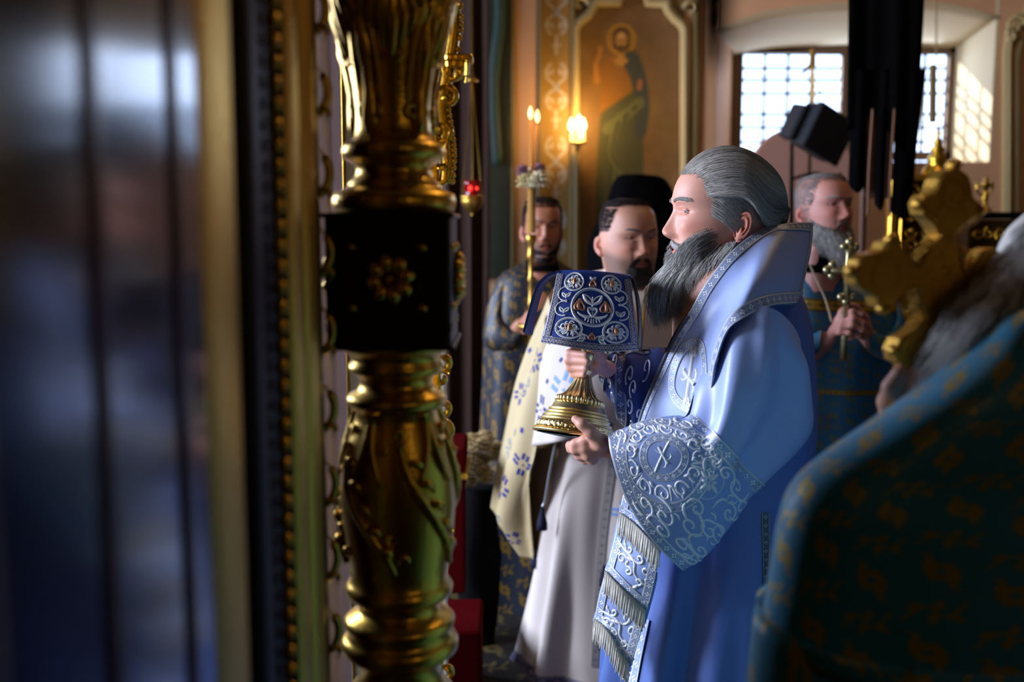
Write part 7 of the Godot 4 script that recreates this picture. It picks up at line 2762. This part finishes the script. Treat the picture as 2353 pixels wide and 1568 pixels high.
	obj("pole", ps, M.black, so)
	for i in 3:
		var d := V(cos(i * TAU / 3), 0, sin(i * TAU / 3))
		var lg := Sh.new()
		lg.tube(PackedVector3Array([V((1819 - 1176.5) / 2288.0 * 5.2, 0.5, -5.2), V((1819 - 1176.5) / 2288.0 * 5.2, 0.012, -5.2) + d * 0.35]), [0.008], 8)
		obj("leg", lg, M.black, so)
	var cl := Sh.new()
	cl.tube(smooth3([V(1.4451, 1.8609, -5.2), V(1.4972, 1.8806, -5.15), V(1.5636, 1.8894, -5.15), V(1.6199, 1.8674, -5.15), V(1.686, 1.885, -5.15)]), [0.008], 6)
	cl.ball(V(1.524, 1.8762, -5.15), V(0.03, 0.012, 0.02))
	obj("clamp_and_cable", cl, M.black, so)
	# rounded plaster-pink screen behind the bishop's head
	var pk := thing("arched_screen", "pale pink round-topped panel standing below the window behind the bearded head", "panel", V(1.7253, 1.62, -5.9) * V(1, 0, 1))
	var ol := PackedVector2Array()
	var c: Vector3 = V(1.6887, 1.9487, -5.9)
	for i in 21:
		var g := PI * i / 20.0
		ol.append(Vector2(-cos(g) * 0.30, sin(g) * 0.25))
	ol.append(Vector2(0.30, -c.y))
	ol.append(Vector2(-0.30, -c.y))
	var pp := Sh.new()
	pp.extrude(ol, c, Basis.IDENTITY, 0.04, 0.01)
	obj("board", pp, paint(rgb(176, 130, 112), 0.8), pk, true)
	# a wall lamp by the window: arm, socket and an unlit candle bulb
	var br := thing("window_sconce", "gilt candle bracket with amber tube silhouetted against the window", "sconce", V(1.6478, 2.4509, -5.6))
	var bs := Sh.new()
	bs.tube(smooth3([V(1.5879, 2.4532, -5.6), V(1.6138, 2.4672, -5.6), V(1.6366, 2.4975, -5.6), V(1.6521, 2.4649, -5.6), V(1.6614, 2.2635, -5.6), V(1.6487, 2.1456, -5.6)]), [0.008, 0.010, 0.008], 7)
	obj("arm", bs, M.gold_dull, br)
	var bt := Sh.new()
	bt.tube(PackedVector3Array([V(1.6487, 2.4929, -5.6), V(1.6487, 2.5627, -5.6)]), [0.020, 0.017], 12)
	bt.ball(V(1.6483, 2.5719, -5.6), V(0.02, 0.014, 0.02))
	obj("tube", bt, M.wax, br)
	for q in [[V(1.6844, 2.3621, -5.6), 0.03], [V(1.6815, 2.3058, -5.6), 0.026]]:
		var dr := Sh.new()
		var path := PackedVector3Array()
		for p in curl(Vector2.ZERO, q[1], 2.0, 0.9, 14):
			path.append((q[0] as Vector3) + V(p.x, p.y, 0))
		dr.tube(path, [0.006], 6)
		obj("scroll", dr, M.gold_dull, br)
	var cha := Sh.new()
	cha.tube(PackedVector3Array([V(1.6487, 2.1456, -5.6), V((1862 - 1176.5) / 2288.0 * 5.6, 0.02, -5.6)]), [0.010, 0.014], 8)
	cha.lathe([Vector2(0.02, 0.03), Vector2(0.14, 0.015), Vector2(0.15, 0.0)], 16, V((1862 - 1176.5) / 2288.0 * 5.6, 0.0, -5.6))
	obj("standard", cha, M.gold_dull, br)
	# black banners on a pole
	var ba := thing("black_banner", "black cloth banner split into hanging strips in front of the window", "banner", V(1.5655, 1.62, -4.2) * V(1, 0, 1))
	var up := Patch.new([
		[V(1.351, 3.2468, -4.2), V(1.4589, 3.2545, -4.22), V(1.5491, 3.239, -4.18), V(1.6576, 3.2468, -4.2)],
		[V(1.371, 2.6412, -4.2), V(1.4754, 2.6461, -4.22), V(1.5761, 2.6364, -4.18), V(1.6829, 2.6412, -4.2)],
		[V(1.3801, 2.3131, -4.2), V(1.4801, 2.3164, -4.22), V(1.5836, 2.3098, -4.18), V(1.6842, 2.3131, -4.2)],
		[V(1.388, 2.0142, -4.2), V(1.4889, 2.1049, -4.22), V(1.5884, 1.9593, -4.18), V(1.6744, 1.9076, -4.2)]], false, func(u, v): return 0.008 * sin(u * 22.0))
	var us := Sh.new()
	up.fill(us, 40, 30, Vector2.ONE, 0.0, 0.006)
	obj("cloth", us, M.black_cloth, ba)
	for q in [[1942.0, 1980.0, 440.0], [2004.0, 2026.0, 480.0], [2046.0, 2108.0, 500.0]]:
		var sx: float = (q[0] - 1176.5) / 2288.0 * 4.2
		var ex: float = (q[1] - 1176.5) / 2288.0 * 4.2
		var y0 := 1.62 + (520.0 - 170.0) / 2288.0 * 4.2
		var y1: float = 1.62 + (520.0 - q[2]) / 2288.0 * 4.2
		var lean := -0.028 if q[0] > 2030.0 else 0.0
		var sp := Patch.new([
			[V(sx, y0, -4.21), V((sx + ex) * 0.5, y0, -4.19), V(ex, y0, -4.21)],
			[V(sx + lean * 0.2, (y0 + y1) * 0.5, -4.21), V((sx + ex) * 0.5 + lean * 0.4, (y0 + y1) * 0.5, -4.19), V(ex + lean * 0.8, (y0 + y1) * 0.5, -4.21)],
			[V(sx + lean * 0.3, y1 + 0.02, -4.21), V((sx + ex) * 0.5 + lean * 0.6, y1 - 0.01, -4.19), V(ex + lean * 1.2, y1 + 0.02, -4.21)]])
		var ss := Sh.new()
		sp.fill(ss, 12, 20, Vector2.ONE, 0.0, 0.005)
		obj("strip", ss, M.black_cloth, ba)
	var backing := Sh.new()
	backing.box(V(1.5358, 1.9373, -4.24), V(0.12, 0.4, 0.012), Basis.IDENTITY, 0.004)
	obj("backing", backing, paint(rgb(82, 54, 40), 0.7), ba, true)
	for x: float in [1988.0, 2037.0]:
		var cd := Sh.new()
		cd.tube(smooth3([V((x - 1176.5) / 2288.0 * 4.18, 2.1, -4.17), V((x - 1180.5) / 2288.0 * 4.18, 1.85, -4.165), V((x - 1178.5) / 2288.0 * 4.18, 1.66, -4.17)]), [0.006], 6)
		obj("cord", cd, paint(rgb(104, 62, 30), 0.6), ba)
	var pole := Sh.new()
	pole.tube(PackedVector3Array([V(1.30, 3.36, -4.24), V(1.80, 3.36, -4.24)]), [0.014], 10)
	obj("cross_bar", pole, M.gold_dull, ba)
	var staff := Sh.new()
	staff.tube(PackedVector3Array([V(1.4312, 3.3369, -4.26), V(1.4847, 2.0199, -4.26), V((1988 - 1176.5) / 2288.0 * 4.26, 0.0, -4.26)]), [0.014, 0.016], 12)
	obj("staff", staff, paint(rgb(84, 52, 30), 0.6), ba)
	var cord := Sh.new()
	cord.tube(PackedVector3Array([V(2.0784, 2.4243, -5), V(1.984, 4.4802, -5)]), [0.004], 6)
	cord.box(V(2.069, 2.2679, -5), V(0.032, 0.28, 0.02), Basis(V(0, 0, 1), 0.04), 0.004)
	tag(obj("hanging_strip", cord, M.molding_dark, self, true), "narrow brown strip hanging on a cord right of the black banner", "hanging")


func lamps() -> void:
	# wall sconce with three lit candle bulbs beside the saint painting
	var at: Vector3 = V(0.3949, 2.1152, -6.1)
	var t := thing("wall_sconce", "gilt wall sconce with lit candle bulbs at the saint painting's left edge", "sconce", at)
	var arm := Sh.new()
	arm.lathe([Vector2(0.004, -0.05), Vector2(0.02, -0.04), Vector2(0.012, -0.02), Vector2(0.03, -0.005), Vector2(0.062, 0.004), Vector2(0.06, 0.01), Vector2(0.01, 0.012)], 20, at)
	arm.tube(smooth3([at + V(0, -0.02, 0), at + V(0, -0.06, -0.06), at + V(0, -0.02, -0.17)]), [0.008], 7)
	obj("bracket", arm, M.gold, t)
	for q in [[-0.038, 0.0, 0.02], [0.006, 0.018, 0.035], [0.034, 0.004, -0.01]]:
		var sl := Sh.new()
		var b: Vector3 = at + V(q[0], q[1], q[2])
		sl.tube(PackedVector3Array([b, b + V(0, 0.075, 0)]), [0.011, 0.010], 10)
		obj("candle_sleeve", sl, paint(rgb(236, 214, 150), 0.5), t)
		var bu := Sh.new()
		bu.lathe([Vector2(0.007, 0.075), Vector2(0.015, 0.088), Vector2(0.018, 0.102), Vector2(0.014, 0.122), Vector2(0.006, 0.142), Vector2(0.001, 0.152)], 14, b)
		var m := paint(rgb(255, 240, 205), 0.4)
		m.emission_enabled = true
		m.emission = rgb(255, 222, 160)
		m.emission_energy_multiplier = 9.0
		obj("bulb", bu, m, t)
	glow_lamp(at + V(0.006, 0.12, 0.035), rgb(255, 200, 120), 0.36, 0.05, t)
	# unseen ring lamp above the frame, placed to warm the walls and priests
	var c := V(1.6, 3.9, -3.2)
	var ch := thing("unseen_ceiling_lamp", "unseen brass ring lamp with globe bulbs, out of view, placed to warm the walls and priests", "unseen_ceiling_lamp", c)
	var rg := Sh.new()
	var path := PackedVector3Array()
	for i in 33:
		path.append(c + V(cos(TAU * i / 32.0), 0, sin(TAU * i / 32.0)) * 0.4)
	rg.tube(path, [0.015], 8)
	rg.tube(PackedVector3Array([c + V(0.4, 0, 0), c + V(0, 0.6, 0), c + V(-0.4, 0, 0)]), [0.006], 6)
	rg.tube(PackedVector3Array([c + V(0, 0.6, 0), V(c.x, 5.0, c.z)]), [0.008], 6)
	obj("ring", rg, M.gold_dull, ch)
	for i in 6:
		var b := c + V(cos(TAU * i / 6.0), 0, sin(TAU * i / 6.0)) * 0.4 + V(0, 0.05, 0)
		var bs := Sh.new()
		bs.ball(b, V(0.045, 0.055, 0.045), Basis.IDENTITY, 14, 10)
		var m := paint(rgb(255, 236, 200), 0.4)
		m.emission_enabled = true
		m.emission = rgb(255, 200, 130)
		m.emission_energy_multiplier = 2.0
		obj("bulb", bs, m, ch)
		if i % 2 == 0:
			glow_lamp(b, rgb(255, 212, 156), 0.48, 0.05, ch)
	# unseen lamp behind the lens, placed to light the column and near beard
	var al := V(1.5, 2.1, 0.55)
	var ac := thing("unseen_altar_lamp", "unseen globe lamp on a brass stand, out of view, placed to light the column and near beard", "candelabrum", V(al.x, 0, al.z))
	var as_ := Sh.new()
	as_.lathe([Vector2(0.14, 0.0), Vector2(0.14, 0.02), Vector2(0.04, 0.06), Vector2(0.018, 0.2), Vector2(0.018, 1.7), Vector2(0.05, 1.78), Vector2(0.05, 1.8), Vector2(0.01, 1.86)], 20, V(al.x, 0, al.z))
	obj("stand", as_, M.gold_dull, ac)
	var ab := Sh.new()
	ab.ball(al, V(0.18, 0.2, 0.18), Basis.IDENTITY, 18, 12)
	var am := paint(rgb(255, 236, 205), 0.4)
	am.emission_enabled = true
	am.emission = rgb(255, 220, 170)
	am.emission_energy_multiplier = 0.5
	obj("globe", ab, am, ac)
	glow_lamp(al, rgb(255, 214, 160), 0.09, 0.18, ac)
	# a dark carved drop that hangs from the arch of the screen, close to the lens
	var dr := thing("hanging_drop", "dark carved drop hanging out of focus at the top of the frame", "ornament", V(0.0984, 1.717, -0.5))
	var ds := Sh.new()
	ds.lathe([Vector2(0.001, -0.02), Vector2(0.004, -0.014), Vector2(0.006, -0.002), Vector2(0.008, 0.006), Vector2(0.007, 0.012), Vector2(0.010, 0.018), Vector2(0.011, 0.036), Vector2(0.007, 0.05), Vector2(0.003, 0.056)], 16, V(0.0984, 1.7149, -0.5))
	obj("drop", ds, M.gilding_dark, dr)
	var dc := Sh.new()
	dc.tube(PackedVector3Array([(V(0.0984, 1.7149, -0.5) as Vector3) + V(0, 0.055, 0), V((1640 - 1176.5) / 2288.0 * 0.5, 2.3, -0.5)]), [0.004], 6)
	obj("cord", dc, M.gilding_dark, dr)
	var lin_ := Sh.new()
	lin_.box(V(0.72, 2.42, -0.65), V(1.88, 0.24, 0.6), Basis.IDENTITY, 0.01)
	tag(obj("screen_arch", lin_, M.dark_wood, self, true), "dark wooden lintel over the altar screen's opening, above the frame", "lintel")


func near_priest() -> void:
	# a priest close by on the right, his back to us, with a big gold cross
	var t := thing("person", "person with white beard in teal and gold brocade close by at the lower right", "person", V(1.0, 0, -1.2))
	var body := Sh.new()
	var xf := Transform3D(Basis(V(0, 1, 0), -1.5).scaled(V(1.02, 1.02, 1.02)), V(0.85, 1.715, -1.40))
	head(body, xf, lin(200, 144, 120), {"rows": 80, "cols": 56})
	body.tint = lin(200, 144, 120)
	var trunk := Flesh.new()
	trunk.bone(V(0.9, 1.33, -1.48), V(0.9, 0.9, -1.5), 0.12, 0.13)
	trunk.bone(V(0.9, 0.9, -1.5), V(0.9, 0.25, -1.5), 0.13, 0.10)
	trunk.chain([V(0.80, 1.36, -1.42), V(0.6305, 1.2871, -1.34), V(0.5334, 1.3561, -1.36)], [0.06, 0.045, 0.03])
	trunk.skin(body, 0.018, 0.008)
	# the fist round the handle of the cross
	var fist := hand_flesh(V(0.5319, 1.3387, -1.37), V(0.5334, 1.3836, -1.36),
		[[V(0.5401, 1.4137, -1.335), V(0.5413, 1.4234, -1.31), V(0.557, 1.4176, -1.325), V(0.5598, 1.4073, -1.345)],
		[V(0.5351, 1.4038, -1.33), V(0.5386, 1.4125, -1.305), V(0.5567, 1.4066, -1.32), V(0.5604, 1.3965, -1.345)],
		[V(0.5332, 1.393, -1.33), V(0.5369, 1.3996, -1.305), V(0.5549, 1.3947, -1.32), V(0.5585, 1.3857, -1.345)],
		[V(0.5334, 1.3802, -1.335), V(0.5361, 1.3859, -1.31), V(0.5529, 1.3808, -1.325), V(0.5555, 1.3736, -1.345)]],
		[V(0.5182, 1.3802, -1.345), V(0.5131, 1.4046, -1.325), V(0.521, 1.4219, -1.32), V(0.5336, 1.4346, -1.33)])
	fist.skin(body, 0.0035, 0.0034)
	obj("body", body, M.skin, t)
	# the cape: an upright wrap of brocade
	var cape := Patch.new([
		ring(V(0.765, 1.555, -1.38), V(0.955, 1.565, -1.44), 0.085), ring(V(0.73, 1.52, -1.34), V(1.02, 1.53, -1.5), 0.12),
		ring(V(0.6147, 1.5197, -1.2), V(1.20, 1.46, -1.72), 0.10), ring(V(0.5639, 1.4781, -1.18), V(1.25, 1.38, -1.76), 0.13), ring(V(0.4955, 1.4288, -1.16), V(1.28, 1.31, -1.8), 0.16),
		ring(V(0.4307, 1.3824, -1.16), V(1.30, 1.25, -1.8), 0.18), ring(V(0.3709, 1.3402, -1.16), V(1.30, 1.18, -1.8), 0.19), ring(V(0.3374, 1.3036, -1.16), V(1.30, 1.12, -1.8), 0.20), ring(V(0.3234, 1.2544, -1.16), V(1.30, 1.05, -1.8), 0.20),
		ring(V(0.3153, 1.1923, -1.16), V(1.30, 0.97, -1.8), 0.20), ring(V(0.3057, 1.1266, -1.16), V(1.30, 0.9, -1.8), 0.20), ring(V(0.2927, 1.0601, -1.16), V(1.30, 0.83, -1.8), 0.21), ring(V(0.24, 0.06, -1.16), V(1.32, 0.06, -1.8), 0.24)], true,
		func(u, v): return smoothstep(0.2, 0.6, v) * 0.007 * sin(u * TAU * 6.0 + 1.0))
	var cs := Sh.new()
	cape.fill(cs, 110, 90, Vector2(6.0, 4.0))
	obj("cape", cs, M.teal_brocade, t)
	# white beard that falls over the breast towards the cape's edge
	var bd := Sh.new()
	for i in 5200:
		var s := rng.randf()
		var q := rng.randf()
		var a: Vector3 = V(0.745, 1.635, -1.34).lerp(V(0.5871, 1.4991, -1.26), s) + V(rng.randf_range(-0.018, 0.03), rng.randf_range(-0.02, 0.025), rng.randf_range(-0.03, 0.06))
		var b := a + V(-0.03 - 0.03 * q, -0.05 - 0.03 * q, rng.randf_range(-0.01, 0.01))
		var p := PackedVector3Array()
		for j in 6:
			var f := j / 5.0
			p.append(a.lerp(b, f) + V(cos(i * 1.7), sin(i * 2.3), cos(i * 3.1)) * 0.004 * sin(f * 9.0 + i))
		var g := rng.randf_range(0.6, 0.95)
		bd.tint = Color(g, g * 0.95, g * 0.88)
		bd.strand(p, 0.0011)
	var core := Sh.new()
	core.tint = Color(0.6, 0.58, 0.53)
	core.tube(smooth3([V(0.80, 1.60, -1.40), V(0.73, 1.595, -1.37), V(0.6622, 1.5359, -1.29), V(0.6204, 1.4915, -1.28)]), [0.03, 0.05, 0.035, 0.015], 16)
	var beard := obj("beard", core, M.white_hair, t)
	stuff(obj("strands", bd, M.white_hair, beard))
	stuff(obj("hair", short_hair(xf, Color(0.5, 0.47, 0.44), 3000, 0.085, -0.08, 0.02, 0.0011), M.white_hair, t))
	big_cross()


func trefoil(c: Vector2, d: Vector2, r: float) -> PackedVector2Array:
	# the lobed end of a cross arm: from the right flank round the tip to the left flank
	var q := Vector2(d.y, -d.x)
	var out := PackedVector2Array()
	for p in [[0.30, -1.05], [0.42, -0.86], [0.66, -0.62], [0.94, -0.46], [1.06, -0.16], [0.96, 0.10], [0.72, 0.20], [0.62, 0.40], [0.54, 0.66], [0.36, 0.92], [0.0, 1.04]]:
		out.append(c + (q * (p[0] as float) + d * (p[1] as float)) * r)
	for i in range(9, -1, -1):
		var p: Vector2 = out[i] - c
		out.append(c + p - q * p.dot(q) * 2.0)
	return out


func big_cross() -> void:
	var o: Vector3 = V(0.5706, 1.542, -1.33)
	var t := thing("altar_cross", "large gold blessing cross with trefoil ends held up at the right", "cross", o)
	var b := Basis(V(0, 1, 0), 0.24) * Basis(V(0, 0, 1), -0.085)
	var k := 1.33 / 2288.0
	# outline: four arms with trefoil ends, in pixels from the crossing
	var ol := PackedVector2Array()
	for p in trefoil(Vector2(0, 190), Vector2(0, 1), 74.0):
		ol.append(p)
	for p in trefoil(Vector2(-148, 14), Vector2(-1, 0), 76.0):
		ol.append(p)
	for p in trefoil(Vector2(-4, -172), Vector2(0, -1), 92.0):
		ol.append(p)
	for p in trefoil(Vector2(132, 14), Vector2(1, 0), 76.0):
		ol.append(p)
	var fix := PackedVector2Array()
	for p in ol:
		fix.append(p * k)
	if not Geometry2D.triangulate_polygon(fix).size():
		print("cross outline fails")
	var cs := Sh.new()
	cs.extrude(fix, o - b.z * 0.022, b, 0.030, 0.004)
	obj("plate", cs, M.cross_gold, t, true)
	# raised rim, engraved figure lines and boss on the face
	var rim := Sh.new()
	var path := PackedVector3Array()
	for p in smooth2(Array(fix), 3):
		path.append(o + b * V(p.x * 0.97, p.y * 0.975, 0.008))
	path.append(path[0])
	rim.tube(path, [0.0018], 6)
	obj("rim", rim, M.cross_gold, t)
	var en := Sh.new()
	for q in [[0.0, 150.0, 40.0], [0.0, 205.0, 30.0], [-150.0, 14.0, 34.0], [-6.0, -150.0, 44.0], [-6.0, -150.0, 26.0], [130.0, 14.0, 34.0]]:
		var pa := PackedVector3Array()
		for i in 25:
			var a := TAU * i / 24.0
			pa.append(o + b * V((q[0] + cos(a) * q[2]) * k, (q[1] + sin(a) * q[2] * 1.1) * k, 0.0082))
		en.tube(pa, [0.0009], 5)
	for i in 9:
		var pa := PackedVector3Array()
		for p in curl(Vector2(sin(i * 2.2) * 12.0, 120.0 - i * 28.0), 14.0, i * 1.7, 0.9 if i % 2 else -0.9, 12):
			pa.append(o + b * V(p.x * k, p.y * k, 0.0082))
		en.tube(pa, [0.001], 5)
	stuff(obj("engraving", en, M.cross_gold, t))
	# little balls on the lobes
	for q in [[0.0, 272.0], [-78.0, 178.0], [78.0, 178.0], [-228.0, 14.0], [-138.0, 92.0], [-138.0, -64.0], [-96.0, -158.0], [84.0, -158.0], [208.0, 14.0]]:
		var kb := Sh.new()
		kb.ball(o + b * V(q[0] * k, q[1] * k, 0.0), V(0.0085, 0.0085, 0.014), b, 12, 8)
		obj("knob", kb, M.cross_gold, t)
	# openwork rays between the arms
	for s in [[-1.0, 1.0], [1.0, 1.0], [-1.0, -1.0], [1.0, -1.0]]:
		var net := Sh.new()
		for i in 5:
			var r := 62.0 + i * 11.0
			var pa := PackedVector3Array()
			for j in 9:
				var a := lerpf(0.32, 1.25, j / 8.0)
				pa.append(o + b * V(s[0] * cos(a) * r * k, s[1] * sin(a) * r * k, 0.003 * sin(j * 2.1 + i)))
			net.tube(pa, [0.0016], 5)
		for j in 9:
			var a := lerpf(0.32, 1.25, j / 8.0)
			net.tube(PackedVector3Array([o + b * V(s[0] * cos(a) * 58.0 * k, s[1] * sin(a) * 58.0 * k, 0), o + b * V(s[0] * cos(a + 0.08) * 108.0 * k, s[1] * sin(a + 0.08) * 108.0 * k, 0)]), [0.0016], 5)
		obj("openwork", net, M.cross_gold, t)
	var hd := Sh.new()
	hd.tube(PackedVector3Array([o + b * V(-14 * k, -250 * k, 0), o + b * V(-30 * k, -300 * k, -0.005), o + b * V(-52 * k, -370 * k, -0.01)]), [0.011, 0.010, 0.011], 12)
	obj("handle", hd, M.cross_gold, t)


func floor_things() -> void:
	# red-covered step, a lectern with red cloth, a vase of pale dried flowers
	var s := thing("red_step", "dark red cloth covered step on the floor at the column's foot", "step", V(-0.1528, 0.1693, -3.3) * V(1, 0, 1))
	var ss := Sh.new()
	ss.box(V(-0.19, 0.145, -3.3), V(0.17, 0.29, 0.3), Basis.IDENTITY, 0.008)
	obj("cover", ss, M.red_cloth, s, true)
	var l := thing("lectern", "small lectern draped in dark red with gold edge behind the column", "lectern", V(-0.1998, 1.62, -3.5) * V(1, 0, 1))
	var ls := Sh.new()
	ls.box(V(-0.2129, 0.8141, -3.5), V(0.10, 0.085, 0.26), Basis.IDENTITY, 0.006)
	obj("cloth_top", ls, M.red_cloth, l, true)
	var lb := Sh.new()
	lb.box(V(-0.2102, 0.7568, -3.5), V(0.11, 0.022, 0.27), Basis.IDENTITY, 0.005)
	obj("gold_edge", lb, M.gilding_soft, l, true)
	var lc := Sh.new()
	lc.box(V(-0.215, 0.54, -3.56), V(0.085, 0.5, 0.14), Basis.IDENTITY, 0.006)
	obj("cloth_front", lc, M.red_cloth, l, true)
	var f := thing("flower_vase", "vase of pale dried chrysanthemums low beside the red lectern", "vase", V(-0.1309, 1.62, -3.7) * V(1, 0, 1))
	var v := Sh.new()
	v.lathe([Vector2(0.06, 0.0), Vector2(0.075, 0.1), Vector2(0.09, 0.35), Vector2(0.06, 0.58), Vector2(0.07, 0.62), Vector2(0.05, 0.62)], 24, V(-0.13, 0.0, -3.75))
	obj("vase_body", v, M.black, f)
	for i in 13:
		var a := i * 2.4
		var at := V(-0.13 + cos(a) * 0.075 * (0.4 + (i % 3) * 0.35), 0.67 + 0.012 * i + 0.02 * sin(i * 4.0), -3.72 + sin(a) * 0.06)
		obj("flower", blossom(at, 0.045, lin(176, 152, 100)), tinted(0.8), f)
	# a patterned carpet on the floor
	var c := Sh.new()
	c.box(V(0.3, 0.001, -3.6), V(3.2, 0.004, 2.6), Basis.IDENTITY, 0.003)
	var m := brocade_material(rgb(24, 21, 18), rgb(74, 62, 32), 0.0, 12)
	m.uv1_triplanar = true
	m.uv1_world_triplanar = true
	m.uv1_scale = V(1.6, 1.6, 1.6)
	tag(obj("carpet", c, m, self, true), "dark carpet with ochre flower pattern under the people", "carpet")
